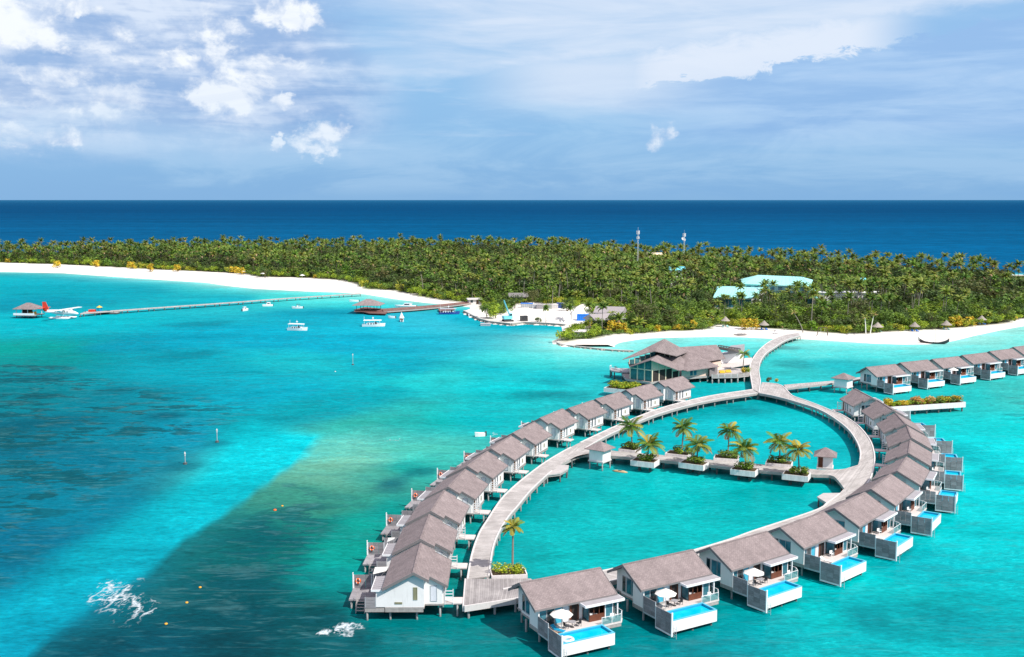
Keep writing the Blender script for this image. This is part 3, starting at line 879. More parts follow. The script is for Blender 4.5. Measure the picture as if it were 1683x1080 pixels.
spit = wall_b + pxl([(1005, 577), (1022, 578), (1041, 578.5)])
stone_wall(spit, 'low rocky groyne edging the sand spit beside the restaurant', -1.0, 0.45, 0.9, 'rock', 'groyne')

# ------------------------------------------------------------------ boardwalks
def resample(pts, n):
    pts = [Vector((p[0], p[1], 0)) for p in pts]
    ext = [pts[0] * 2 - pts[1]] + pts + [pts[-1] * 2 - pts[-2]]
    dense = []
    for i in range(1, len(ext) - 2):
        p0, p1, p2, p3 = ext[i - 1], ext[i], ext[i + 1], ext[i + 2]
        for k in range(10):
            t = k / 10
            dense.append(0.5 * ((2 * p1) + (-p0 + p2) * t + (2 * p0 - 5 * p1 + 4 * p2 - p3) * t * t + (-p0 + 3 * p1 - 3 * p2 + p3) * t ** 3))
    dense.append(pts[-1])
    cum = [0]
    for a, b in zip(dense, dense[1:]): cum.append(cum[-1] + (b - a).length)
    out = []; j = 0
    for i in range(n):
        s = cum[-1] * i / (n - 1)
        while j < len(cum) - 2 and cum[j + 1] < s: j += 1
        f = (s - cum[j]) / max(cum[j + 1] - cum[j], 1e-6)
        out.append(dense[j].lerp(dense[j + 1], min(max(f, 0), 1)))
    return out

def deck_mesh(name, Lp, Rp, z, th, mat):
    """ribbon between two edge lines with a uv map in metres"""
    n = len(Lp)
    vs = []; fs = []; uv = []
    s = 0.0; S = []
    for i in range(n):
        if i: s += ((Lp[i] + Rp[i]) / 2 - (Lp[i - 1] + Rp[i - 1]) / 2).length
        S.append(s)
        vs += [(Lp[i].x, Lp[i].y, z), (Rp[i].x, Rp[i].y, z), (Rp[i].x, Rp[i].y, z - th), (Lp[i].x, Lp[i].y, z - th)]
        w = (Rp[i] - Lp[i]).length
        uv += [(s, 0), (s, w), (s, w + th), (s, -th)]
    for i in range(n - 1):
        a, b = 4 * i, 4 * i + 4
        for k in range(4):
            k2 = (k + 1) % 4
            fs.append((a + k, a + k2, b + k2, b + k))
    fs.append((0, 3, 2, 1)); e = 4 * (n - 1); fs.append((e, e + 1, e + 2, e + 3))
    me = bpy.data.meshes.new(name)
    me.from_pydata(vs, [], fs)
    lay = me.uv_layers.new(name='UVMap')
    for lp in me.loops: lay.data[lp.index].uv = uv[lp.vertex_index]
    me.materials.append(M[mat])
    bm = bmesh.new(); bm.from_mesh(me); bmesh.ops.recalc_face_normals(bm, faces=bm.faces); bm.to_mesh(me); bm.free()
    return me

PILE_MESH = {}
def pile_mesh(h, r, mat):
    k = (round(h, 2), r, mat)
    if k not in PILE_MESH:
        mb = MB(); mb.cyl(0, 0, -1.0, h, r, 8)
        PILE_MESH[k] = mb.mesh('pile', mat, True)
    return PILE_MESH[k]

def strip(line, w, z0, z1, side):
    """kerb / fascia strip along an edge line, offset to one side"""
    mb = MB(); n = len(line); vs = []
    for i in range(n):
        d = (line[min(i + 1, n - 1)] - line[max(i - 1, 0)]).normalized()
        nn = Vector((-d.y, d.x, 0)) * side
        a = line[i]; b = line[i] + nn * w
        vs += [(a.x, a.y, z0), (b.x, b.y, z0), (b.x, b.y, z1), (a.x, a.y, z1)]
    fs = []
    for i in range(n - 1):
        a, b = 4 * i, 4 * i + 4
        for k in range(4):
            fs.append((a + k, a + (k + 1) % 4, b + (k + 1) % 4, b + k))
    fs.append((0, 3, 2, 1)); e = 4 * (n - 1); fs.append((e, e + 1, e + 2, e + 3))
    mb._add(vs, fs)
    return mb

def fix_normals(me):
    bm = bmesh.new(); bm.from_mesh(me); bmesh.ops.recalc_face_normals(bm, faces=bm.faces); bm.to_mesh(me); bm.free()
    return me

DECK_Z = 1.9
def runs_outside(line, gaps):
    if not gaps: return [line]
    out, cur = [], []
    for p in line:
        ins = any(poly_sd([(p.x, p.y)], np.array(g))[0] > 0 for g in gaps)
        if ins:
            if len(cur) > 1: out.append(cur)
            cur = []
        else: cur.append(p)
    if len(cur) > 1: out.append(cur)
    return out
def boardwalk(label, L, Rr, dz=0.0, n=60, mat='deck_planks', kerbs=(True, True), piles=4.0, pm='pile_concrete', pr=0.16, name='boardwalk', z=None, th=0.16, kerbmat='offwhite_stone', beam=0.42, pile_from=0.0, pile_to=1.0, gaps=None):
    Z = (DECK_Z if z is None else z) + dz
    t = thing(name, label, 'boardwalk')
    Lp = resample(L, n); Rp = resample(Rr, n)
    # which way is left? kerbs sit inside the edge
    mid = (Lp[n // 2] + Rp[n // 2]) / 2
    link('deck', deck_mesh('deck', Lp, Rp, Z, th, mat), t)
    for k, (ln, on) in enumerate(((Lp, kerbs[0]), (Rp, kerbs[1]))):
        i = n // 2
        d = (ln[i + 1] - ln[i - 1]).normalized(); nn = Vector((-d.y, d.x, 0))
        side = 1 if nn.dot(mid - ln[i]) > 0 else -1
        if on:
            fine = []
            for a_, b_ in zip(ln, ln[1:]): fine += [a_, a_.lerp(b_, .33), a_.lerp(b_, .66)]
            for run in runs_outside(fine + [ln[-1]], gaps):
                o = part('kerb', strip(run, 0.26, Z + 0.004, Z + 0.12, side), kerbmat, t); fix_normals(o.data)
        o = part('edge_beam', strip(ln, 0.22, Z - th - beam, Z - th - 0.004, side), 'skirt_wood', t); fix_normals(o.data)
    if piles:
        length = sum(((Lp[i] + Rp[i]) / 2 - (Lp[i - 1] + Rp[i - 1]) / 2).length for i in range(1, n))
        m = max(2, int(length / piles))
        for i in range(m + 1):
            f = i / m
            if f < pile_from or f > pile_to: continue
            j = min(int(f * (n - 1)), n - 1)
            for w in (0.10, 0.90):
                p = Lp[j].lerp(Rp[j], w)
                link('pile', pile_mesh(Z - th - 0.02, pr, pm), t, (p.x, p.y, 0))
    return t

# ------------------------------------------------------------------ where the villas stand (ridge ends surveyed at 6.8 m)
RZ = 6.8
SL = (RZ - 4.6) / 4.1            # roof slope
def frame_from(a, b, flip=False):
    A, B = at(*a, RZ), at(*b, RZ)
    d = (B - A); d.z = 0; d.normalize()
    c = A + d * 6.0; c.z = 0
    if flip: d = -d
    return c, math.atan2(d.y, d.x)
left_px = [((681, 941), (690, 893)), ((692, 886), (705, 846)), ((709, 840), (730, 805)), ((736, 800), (765, 772)), ((768, 766), (801, 742)), ((806, 737), (841, 716)), ((846, 712), (880, 691)), ((886, 687), (926, 672)), ((934, 671), (974, 658)), ((979, 656), (1022, 643)), ((1030, 641), (1070, 630)), ((1080, 627), (1127, 618))]
right_px = [((853, 957), (992, 933)), ((1023, 927.7), (1138.5, 903.7)), ((1166.7, 899), (1262, 873)), ((1283, 867), (1354, 840)), ((1371, 835), (1425, 808)), ((1432.5, 804), (1466, 777)), ((1474, 774), (1490.5, 751.5)), ((1494, 745), (1496, 723)), ((1498.5, 720), (1491, 700)), ((1488, 696.6), (1471, 677)), ((1467.5, 674), (1442, 657)), ((1436, 653), (1405, 640))]
far_px = [((1421, 603), (1473, 599)), ((1479, 596), (1528, 591)), ((1533, 590.5), (1578, 585)), ((1582, 584), (1622, 579)), ((1627, 577.5), (1661, 573)), ((1666, 570.5), (1700, 566))]
left_fr = [frame_from(a, b, True) for a, b in left_px]
right_fr = [frame_from(a, b) for a, b in right_px]
far_fr = [frame_from(a, b) for a, b in far_px]
fa = sum(f[1] for f in far_fr) / len(far_fr)
far_fr = [(c, fa + (i - 2.5) * R(0.8)) for i, (c, a) in enumerate(far_fr)]
def smooth_angles(fr):
    out = []
    for i, (c, a) in enumerate(fr):
        s = [fr[j][1] for j in range(max(0, i - 1), min(len(fr), i + 2))]
        out.append((c, math.atan2(sum(math.sin(x) for x in s), sum(math.cos(x) for x in s))))
    return out
left_fr = smooth_angles(left_fr)
right_fr = smooth_angles(right_fr)
def loc_pt(fr, x, y, z=0):
    c, a = fr
    return Vector((c.x + x * math.cos(a) - y * math.sin(a), c.y + x * math.sin(a) + y * math.cos(a), z))

# ------------------------------------------------------------------ villas
def under(y): return RZ - 0.22 - SL * abs(y)
def pent(y0, y1, z0=1.9):
    """gable wall outline between y0 and y1 up to the roof underside"""
    pts = [(y0, z0), (y1, z0), (y1, under(y1))]
    if y0 < 0 < y1: pts.append((0, under(0)))
    pts.append((y0, under(y0)))
    return pts

def window(parent, mb_frame, mb_pane, pane_mat='window_glass', frame_mat='white_trim', name='window'):
    f = part(name, mb_frame, frame_mat, parent)
    part('pane', mb_pane, pane_mat, f)
    return f
def win_x(parent, x, s, y0, y1, z0, z1, pane='window_glass', frame='white_trim', bars=1, name='window', fw=0.07):
    """window on a wall facing +-x (s = facing sign) at plane x"""
    f = MB(); p = MB()
    d = 0.06 * s
    f.box(x, x + d, y0, y0 + fw, z0, z1); f.box(x, x + d, y1 - fw, y1, z0, z1)
    f.box(x, x + d, y0 + fw, y1 - fw, z0, z0 + fw); f.box(x, x + d, y0 + fw, y1 - fw, z1 - fw, z1)
    for k in range(1, bars):
        yy = y0 + (y1 - y0) * k / bars
        f.box(x, x + d * .9, yy - fw * .4, yy + fw * .4, z0 + fw, z1 - fw)
    p.box(x + 0.002 * s, x + d * .45, y0 + fw * .5, y1 - fw * .5, z0 + fw * .5, z1 - fw * .5)
    return window(parent, f, p, pane, frame, name)
def win_y(parent, y, s, x0, x1, z0, z1, pane='window_glass', frame='white_trim', bars=1, name='window', fw=0.07):
    f = MB(); p = MB()
    d = 0.06 * s
    f.box(x0, x0 + fw, y, y + d, z0, z1); f.box(x1 - fw, x1, y, y + d, z0, z1)
    f.box(x0 + fw, x1 - fw, y, y + d, z0, z0 + fw); f.box(x0 + fw, x1 - fw, y, y + d, z1 - fw, z1)
    for k in range(1, bars):
        xx = x0 + (x1 - x0) * k / bars
        f.box(xx - fw * .4, xx + fw * .4, y, y + d * .9, z0 + fw, z1 - fw)
    p.box(x0 + fw * .5, x1 - fw * .5, y + 0.002 * s, y + d * .45, z0 + fw * .5, z1 - fw * .5)
    return window(parent, f, p, pane, frame, name)

def roof_part(t):
    z = lambda y: RZ - SL * abs(y)
    # outer slope and inner slope as two meshes: the inner one is shorter at its lower edge
    outer = MB().slab([(-6, -4.1, z(4.1)), (6, -4.1, z(4.1)), (6, 0, RZ), (-6, 0, RZ)], 0.16)
    inner = MB().slab([(-6, 0, RZ), (6, 0, RZ), (6, 2.0, z(2.0)), (4.55, 2.0, z(2.0)), (4.55, 4.35, z(4.35)), (-5.3, 4.35, z(4.35)), (-5.3, 2.0, z(2.0)), (-6, 2.0, z(2.0))], 0.16)
    # object-space shingle rows: bake as separate objects lying in their own plane
    for nm, mb, s in (('roof_slope', outer, -1), ('roof_slope', inner, 1)):
        me = mb.mesh(nm, 'shingle')
        ang = -math.atan(SL) * s
        rot = Matrix.Rotation(ang, 4, 'X')
        tr = Matrix.Translation((0, 0, RZ)) @ rot
        me.transform(tr.inverted())
        o = link(nm, me, t); o.matrix_local = tr
    ridge = MB()
    ridge.box(-6.03, 6.03, -0.14, 0.14, RZ - 0.06, RZ + 0.035)
    part('ridge_cap', ridge, 'shingle', t)
    for x in (-6.05, 6.05):
        s = 1 if x > 0 else -1
        b = MB()
        yb = [(-4.12, under(4.12) - 0.12), (0, under(0) - 0.12), (2.02, under(2.02) - 0.12), (2.02, z(2.02) + 0.05), (0, RZ + 0.05), (-4.12, z(4.12) + 0.05)]
        b.wall_yz(x - 0.045, x + 0.045, yb)
        xi = 4.6 if x > 0 else -5.35
        yb = [(2.02, under(2.02) - 0.12), (4.37, under(4.37) - 0.12), (4.37, z(4.37) + 0.05), (2.02, z(2.02) + 0.05)]
        b.wall_yz(xi - 0.045, xi + 0.045, yb)
        part('barge_board', b, 'grey_trim', t)
    f = MB(); f.box(-6.0, 6.0, -4.16, -4.104, z(4.1) - 0.24, z(4.1) - 0.02); part('fascia', f, 'grey_trim', t)
    f = MB(); f.box(-5.3, 4.55, 4.354, 4.41, z(4.35) - 0.24, z(4.35) - 0.02); part('fascia', f, 'grey_trim', t)

def villa_core(t, pool):
    D = DECK_Z
    roof_part(t)
    # walls
    outer_y = -5.0 if not pool else -3.7
    w = MB()
    w.wall_yz(5.30, 5.48, pent(-3.75, 1.3, D))                      # end wall, seen white on the left arm
    w.wall_yz(4.10, 4.28, pent(1.30, 3.62, D))                      # set-back bay
    w.box(4.28, 5.30, 1.14, 1.30, D, under(1.3) - 0.02)             # return between them
    w.wall_yz(-5.40, -5.22, pent(-3.75, -1.5, D))
    w.wall_yz(-4.55, -4.37, pent(-1.50, 2.2, D))
    w.box(-5.22, -4.55, -1.66, -1.50, D, under(1.6) - 0.02)
    w.wall_yz(-4.25, -4.10, pent(2.2, 3.62, D))
    w.box(-4.10, 4.10, 3.62, 3.80, D, under(3.8) - 0.01)            # inner facade
    w.box(-5.22, 1.3, -3.3, -3.12, D, under(3.3) - 0.01)            # sea facade behind the glass
    part('wall', w, 'white_paint', t)
    if not pool:
        g = MB(); g.box(5.30, 5.48, -5.0, -3.75, D, 4.12); g.box(3.2, 5.30, -5.0, -4.84, D, 3.6)
        part('garden_wall', g, 'white_paint', t)
    # end walls: louvred window, small vent, big glazed bay
    win_x(t, 4.28, 1, 2.05, 2.95, D + 0.35, D + 2.5, 'curtain', 'grey_metal', 1)
    if not pool:
        win_x(t, 5.48, 1, -0.1, 0.45, D + 1.0, D + 2.7, 'louver', 'louver', 1)
        v = MB()
        for k in range(3): v.box(5.48, 5.53, -2.55, -1.55, D + 0.42 + k * 0.1, D + 0.49 + k * 0.1)
        part('vent', v, 'louver', t)
    win_x(t, -4.55, -1, -1.2, 1.0, D + 0.35, D + 2.6, 'window_glass', 'grey_metal', 2)
    win_x(t, -4.55, -1, 1.15, 1.95, D + 0.35, D + 2.6, 'dark_glass', 'grey_metal', 1)
    # inner facade: two doors and tall slot windows
    for x0 in (2.5,):
        dr = MB(); dr.box(x0, x0 + 1.0, 3.80, 3.87, D, D + 2.15); o = part('door', dr, 'door_wood', t)
        h = MB(); h.box(x0 + 0.82, x0 + 0.87, 3.87, 3.93, D + 0.95, D + 1.15); part('handle', h, 'dark_metal', o)
    for x0 in (1.1, -0.3):
        win_y(t, 3.80, 1, x0, x0 + 0.55, D + 0.15, D + 2.25, 'dark_glass', 'grey_metal')
    win_y(t, 3.80, 1, -2.2, -1.75, D + 0.5, D + 1.3, 'louver', 'louver')
    for x0 in (-1.35, -3.0):
        pl = MB(); pl.box(x0, x0 + 0.04, 3.803, 3.84, D, under(3.8) - 0.2); part('wall_rib', pl, 'white_trim', t)
    # floor, skirt, piles
    fl = MB(); fl.prism([(-5.44, -3.8), (5.52, -3.8), (5.52, 1.34), (4.34, 1.34), (4.34, 3.84), (-4.3, 3.84), (-4.3, 2.2), (-4.62, 2.2), (-4.62, -1.5), (-5.44, -1.5)], D - 0.22, D - 0.003)
    part('floor_slab', fl, 'skirt_wood', t)
    for bx in ((5.30, 5.50, -3.8, 1.2, D - 0.68, D - 0.225), (-5.42, -5.22, -3.8, -1.5, D - 0.5, D - 0.225), (-4.2, 4.2, 3.66, 3.80, D - 0.5, D - 0.225)):
        part('floor_beam', MB().box(*bx), 'skirt_wood', t)
    for x in (-4.9, -1.9, 1.6, 4.9):
        for y in (-3.2, 0.3, 3.3):
            if y > 3 and abs(x) > 4: x2 = x * 0.8
            else: x2 = x
            link('pile', pile_mesh(D - 0.225, 0.15, 'pile_concrete'), t, (x2, y, 0))
    # link bridge to the boardwalk with its slatted side screen
    br = MB(); br.box(1.9, 4.0, 3.845, 6.45, D - 0.2, D - 0.012)
    part('bridge_deck', br, 'terrace', t)
    o = part('gate_screen', MB().box(4.02, 4.10, 3.9, 4.0, D - 0.2, D + 1.9), 'white_trim', t)
    part('screen_post', MB().box(4.02, 4.10, 5.0, 5.1, D - 0.2, D + 1.9), 'white_trim', o)
    for k in range(4):
        s2 = MB(); s2.box(4.03, 4.09, 4.0, 5.0, D + 0.35 + k * 0.42, D + 0.47 + k * 0.42); part('slat', s2, 'white_trim', o)
    for x in (2.1, 3.8): link('pile', pile_mesh(D - 0.205, 0.13, 'pile_concrete'), t, (x, 5.6, 0))

def fence_segment(t, x, y0, y1, z0, z1, cols, rows, trim='white_trim'):
    """privacy screen: frame plus separately set panels, seen from -x"""
    f = MB()
    pw = 0.09
    f.box(x - 0.05, x + 0.05, y0, y0 + pw, z0, z1); f.box(x - 0.05, x + 0.05, y1 - pw, y1, z0, z1)
    f.box(x - 0.045, x + 0.045, y0 + pw, y1 - pw, z0, z0 + 0.22)
    fr = part('privacy_screen', f, trim, t)
    H = z1 - z0 - 0.25
    for i in range(cols):
        a = y0 + pw + (y1 - y0 - 2 * pw) * i / cols; b = y0 + pw + (y1 - y0 - 2 * pw) * (i + 1) / cols
        for j in range(rows):
            c = z0 + 0.24 + H * j / rows; d = z0 + 0.24 + H * (j + 1) / rows
            p = MB(); off = random.uniform(-0.012, 0.012)
            p.box(x - 0.05 + off, x + 0.03 + off, a + 0.015, b - 0.015, c + 0.012, d - 0.012)
            part('screen_panel', p, 'screen_board', fr)
    return fr

def build_pool_villa():
    D = DECK_Z
    t = thing('pool_villa', 'x', 'villa')
    villa_core(t, True)
    # sea front: sliding glass with curtains, timber reveal, open bath bay under the flat canopy
    for k, (x0, x1, pm) in enumerate([(-5.1, -4.0, 'window_glass'), (-3.95, -2.85, 'dark_glass'), (-2.8, -1.7, 'blue_curtain'), (-1.65, -0.75, 'curtain')]):
        win_y(t, -3.3, -1, x0, x1, D + 0.03, D + 2.45, pm, 'grey_metal', 1, 'sliding_door', 0.05)
    rv = MB(); rv.box(-0.65, 0.75, -3.38, -3.303, D, D + 2.5); part('timber_reveal', rv, 'brown_wood', t)
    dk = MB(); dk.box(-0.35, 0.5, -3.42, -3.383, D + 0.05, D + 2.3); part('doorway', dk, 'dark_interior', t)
    bay = MB()
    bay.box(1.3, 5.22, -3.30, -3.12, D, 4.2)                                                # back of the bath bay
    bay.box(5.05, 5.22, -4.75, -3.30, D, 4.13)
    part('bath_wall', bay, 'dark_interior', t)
    win_x(t, 1.42, -1, -4.75, -3.32, D + 0.05, D + 2.2, 'window_glass', 'dark_metal', 1, 'side_window')
    lw = MB(); lw.box(1.44, 3.7, -4.80, -4.70, D, D + 0.85); part('bath_panel', lw, 'brown_wood', t)
    for x in (1.40, 2.10, 2.9, 3.66):
        p = MB(); p.box(x - 0.04, x + 0.04, -4.79, -4.71, D + 0.86, 4.12); part('mullion', p, 'brown_wood' if x > 1.5 else 'dark_metal', t)
    win_y(t, -4.72, -1, 3.75, 5.0, D + 0.03, D + 2.2, 'window_glass', 'white_trim', 1, 'bath_window', 0.13)
    cp = MB(); cp.box(3.72, 5.22, -4.77, -4.66, D + 2.2, 4.13); part('window_head', cp, 'white_paint', t)
    tb = MB(); tb.lathe([(0.05, D + 0.1), (0.42, D + 0.12), (0.5, D + 0.62), (0.44, D + 0.62), (0.36, D + 0.25), (0.02, D + 0.22)], 2.5, -4.1, 14)
    part('bathtub', tb, 'porcelain', t, smooth=True)
    ch = MB(); ch.box(1.62, 2.0, -4.6, -4.2, D, D + 0.95); part('washstand', ch, 'porcelain', t)
    ca = MB(); ca.slab([(0.5, -5.35, 4.32), (6.25, -5.35, 4.32), (6.25, -3.62, 4.50), (0.5, -3.62, 4.50)], 0.16)
    c = part('canopy', ca, 'canopy_top', t)
    fa_ = MB(); fa_.box(0.46, 6.29, -5.45, -5.352, 4.10, 4.40); fa_.box(0.40, 0.497, -5.45, -3.62, 4.12, 4.42); fa_.box(6.253, 6.34, -5.45, -3.62, 4.12, 4.42)
    part('fascia', fa_, 'white_trim', c)
    po = MB(); po.box(5.35, 5.50, -5.2, -5.05, D, 4.15); part('canopy_post', po, 'white_trim', t)
    # terrace and its edge
    ter = MB(); ter.prism([(-5.40, -6.6), (2.15, -6.6), (2.15, -6.5), (5.2, -6.5), (5.9, -5.6), (5.9, -3.81), (-5.40, -3.81)], D - 0.16, D)
    part('terrace', ter, 'terrace', t)
    for bx in ((2.2, 5.15, -6.45, -6.3, D - 0.6, D - 0.165), (-5.36, -5.2, -6.5, -3.9, D - 0.5, D - 0.165)): part('edge_beam', MB().box(*bx), 'skirt_wood', t)
    # glass railing on the right-hand corner
    for (x, y) in ((2.25, -6.42), (3.75, -6.42), (5.12, -6.42), (5.82, -5.55), (5.82, -3.9)):
        p = MB(); p.box(x - 0.03, x + 0.03, y - 0.03, y + 0.03, D, D + 1.05); part('railing_post', p, 'white_trim', t)
    for (a, b) in (((2.25, -6.42), (3.75, -6.42)), ((3.75, -6.42), (5.12, -6.42)), ((5.12, -6.42), (5.82, -5.55)), ((5.82, -5.55), (5.82, -3.9))):
        p = MB(); d = Vector((b[0] - a[0], b[1] - a[1], 0)); L = d.length
        p.box(0.06, L - 0.06, -0.012, 0.012, 0.10, 0.92); p.box(0.03, L - 0.03, -0.03, 0.03, 1.0, 1.05, 1)
        part('railing_glass', p, ['rail_glass', 'white_trim'], t, (a[0], a[1], D), math.atan2(d.y, d.x))
    # privacy screens towards the neighbour
    fence_segment(t, -5.55, -6.55, -3.95, 1.45, 3.75, 3, 4, 'grey_metal')
    fs = fence_segment(t, -5.55, -9.8, -6.57, 0.30, 3.25, 3, 4)
    ep = MB(); ep.box(-5.66, -5.44, -9.92, -9.803, 0.28, 3.42); part('end_post', ep, 'white_trim', fs)
    # pool
    sh = MB()
    sh.box(-5.2, 2.15, -9.55, -9.37, 0.62, 2.12); sh.box(1.97, 2.15, -9.37, -6.81, 0.62, 2.12)
    sh.box(-5.2, -5.02, -9.37, -6.81, 0.62, 2.12); sh.box(-5.2, 2.15, -6.81, -6.63, 0.62, 2.12)
    sh.box(-5.02, 1.97, -9.37, -6.81, 0.62, 0.80)
    p = part('pool', sh, 'white_paint', t)
    ln = MB()
    ln.box(-5.02, 1.97, -9.37, -9.31, 0.81, 2.14); ln.box(-5.02, 1.97, -6.87, -6.81, 0.81, 2.14); ln.box(1.91, 1.97, -9.31, -6.87, 0.81, 2.14); ln.box(-5.02, -4.96, -9.31, -6.87, 0.81, 2.14)
    part('pool_lining', ln, 'pool_tile_deep', p)
    rim = MB(); rim.box(-5.22, 2.17, -9.57, -9.31, 2.144, 2.20); rim.box(1.91, 2.17, -9.308, -6.872, 2.144, 2.20); rim.box(-5.22, -4.96, -9.308, -6.872, 2.144, 2.20); rim.box(-5.22, 2.17, -6.87, -6.61, 2.144, 2.20)
    part('pool_rim', rim, 'pool_tile', p)
    wt = MB(); wt.box(-4.955, 1.905, -9.305, -6.875, 1.2, 1.88); part('pool_water', wt, 'pool_water', p)
    for (x, y) in ((-4.7, -9.05), (-1.5, -9.05), (1.6, -9.05), (1.6, -6.95), (-4.7, -6.95)):
        link('pile', pile_mesh(0.615, 0.15, 'pile_dark'), t, (x, y, 0))
    # swim ladder at the screen's end
    la = MB()
    for y in (-10.2, -9.7): la.tube([(-5.12, y, 1.7), (-5.12, y - 0.05, -0.7)], 0.03, 5)
    for k in range(6): la.tube([(-5.12, -10.2, -0.4 + k * 0.33), (-5.12, -9.72, -0.4 + k * 0.33)], 0.025, 5)
    part('ladder', la, 'grey_metal', t)
    return t

def build_deck_villa():
    D = DECK_Z
    t = thing('deck_villa', 'x', 'villa')
    villa_core(t, False)
    for k, (x0, x1, pm) in enumerate([(-5.1, -3.6, 'window_glass'), (-3.55, -2.0, 'dark_glass'), (-1.95, -0.4, 'curtain')]):
        win_y(t, -3.3, -1, x0, x1, D + 0.03, D + 2.45, pm, 'grey_metal', 1, 'sliding_door', 0.05)
    ca = MB(); ca.slab([(0.4, -5.55, 4.22), (5.6, -5.55, 4.22), (5.6, -3.62, 4.42), (0.4, -3.62, 4.42)], 0.14)
    c = part('canopy', ca, 'canopy_top', t)
    for k in range(7):
        rb = MB(); x = 0.75 + k * 0.75
        rb.slab([(x - 0.03, -5.54, 4.27), (x + 0.03, -5.54, 4.27), (x + 0.03, -3.63, 4.47), (x - 0.03, -3.63, 4.47)], 0.045)
        part('roof_seam', rb, 'canopy_top', c)
    fa_ = MB(); fa_.box(5.603, 5.68, -5.6, -3.62, 4.06, 4.34); fa_.box(0.4, 5.6, -5.63, -5.553, 4.06, 4.30)
    part('fascia', fa_, 'white_trim', c)
    ter = MB(); ter.prism([(-5.40, -6.5), (5.48, -6.5), (5.48, -5.02), (3.1, -5.02), (3.1, -3.81), (-5.40, -3.81)], D - 0.16, D)
    part('terrace', ter, 'screen_board', t)
    lt = MB(); lt.box(-3.1, 1.3, -9.2, -6.505, D - 0.76, D - 0.55); part('lower_deck', lt, 'screen_board', t)
    for bx in ((5.28, 5.46, -6.46, -3.9, D - 0.68, D - 0.165), (-5.3, 5.2, -6.48, -6.34, D - 0.55, D - 0.165)): part('edge_beam', MB().box(*bx), 'skirt_wood', t)
    # side screen beside the open-air bath, three boards wide
    f = part('side_screen', MB().box(5.40, 5.47, -6.45, -6.36, D, D + 1.35), 'grey_metal', t)
    part('screen_post', MB().box(5.40, 5.47, -5.11, -5.03, D, D + 1.35), 'grey_metal', f)
    for k in range(3):
        p = MB(); p.box(5.395, 5.45, -6.35, -5.12, D + 0.03 + k * 0.44, D + 0.45 + k * 0.44); part('screen_panel', p, 'screen_board', f)
    fence_segment(t, -3.0, -6.6, -3.9, D, D + 2.1, 3, 4, 'grey_metal')
    fs = fence_segment(t, -3.0, -9.15, -6.62, 0.9, 3.25, 3, 4)
    ep = MB(); ep.box(-3.12, -2.88, -9.27, -9.153, -0.2, 3.55); part('end_post', ep, 'white_trim', fs)
    # stair down to the water
    st = MB()
    for x in (0.2, 1.2): st.slab([(x - 0.05, -8.1, D - 0.5), (x + 0.05, -8.1, D - 0.5), (x + 0.05, -6.8, D - 0.5), (x - 0.05, -6.8, D - 0.5)], 0.12)
    for k in range(5): st.box(1.35 + k * 0.34, 1.62 + k * 0.34, -8.0, -6.95, D - 0.78 - k * 0.3, D - 0.70 - k * 0.3)
    for y in (-8.05, -6.9): st.tube([(1.3, y, D - 0.6), (3.2, y, D - 2.3)], 0.05, 5); st.tube([(1.3, y, D + 0.35), (3.2, y, D - 1.4)], 0.035, 5)
    part('water_stair', st, 'skirt_wood', t)
    for (x, y) in ((-2.8, -8.9), (1.0, -8.9), (-4.8, -6.2), (2.4, -6.2), (5.2, -6.2)):
        link('pile', pile_mesh(D - 0.765 if y < -8 else D - 0.17, 0.14, 'pile_concrete'), t, (x, y, 0))
    return t

proto_pool = build_pool_villa()
proto_deck = build_deck_villa()
def place(proto, first, fr):
    o = proto if first else copy_tree(proto)
    o.location = fr[0]; o.rotation_euler = (0, 0, fr[1])
    return o
pool_villas, deck_villas, far_villas = [], [], []
for i, fr in enumerate(right_fr):
    o = place(proto_pool, i == 0, fr)
    lab = {0: 'pool villa next to the plank platform, white ring afloat in its pool', 11: 'last grey-roofed villa of the right arm, nearest the hut on the far walkway'}.get(
        i, f'{ordinal(i)} grey-roofed villa with a plunge pool from the plank platform along the right arm')
    tag(o, lab, 'villa', 'grey-roofed pool villas along the right arm of the boardwalk')
    pool_villas.append(o)
for i, fr in enumerate(left_fr):
    o = place(proto_deck, i == 0, fr)
    lab = {0: 'white gabled villa next to the plank platform, its whole end wall facing out', 11: 'last grey-roofed villa of the left arm, right beside the big restaurant'}.get(
        i, f'{ordinal(i)} grey-roofed villa without a pool from the plank platform up the left arm')
    tag(o, lab, 'villa', 'grey-roofed deck villas along the left arm of the boardwalk')
    deck_villas.append(o)
for i, fr in enumerate(far_fr):
    o = place(proto_pool, False, fr)
    lab = {0: 'pool villa at the near end of the far straight row, beside the hip-roofed hut'}.get(i, f'{ordinal(i)} pool villa of the far straight row, counted from the hip-roofed hut')
    tag(o, lab, 'villa', 'pool villas in the far straight row by the beach')
    far_villas.append(o)

# ------------------------------------------------------------------ the boardwalks themselves
def P2(pts, z=DECK_Z): return [tuple(at(u, v, z)[:2]) for u, v in pts]
D_up = P2([(945, 733), (972, 735), (1003, 740), (1066, 746), (1110, 750), (1166, 755.5), (1249, 763), (1332, 771), (1380, 771.5), (1399, 767.5), (1428, 758)])
D_lo = P2([(918, 765), (934, 757), (958, 747.5), (1003, 749), (1066, 754.5), (1110, 758.5), (1166, 764), (1249, 773.5), (1332, 779.8), (1364, 781), (1376, 788), (1392, 809)])
D_POLY = P2([(1396, 768), (1424, 748), (1428, 792), (1384, 818), (1366, 792)])
A_GAP = P2([(900, 776), (922, 752), (948, 726), (968, 744), (940, 764)])
A_out = P2([(767, 952), (772.6, 919), (780, 893), (789, 872), (800, 855), (812, 836), (826, 817), (847, 797), (868, 780), (899, 757.5), (938, 735), (988, 711), (1024, 695), (1085, 671), (1160, 652), (1237, 640)])
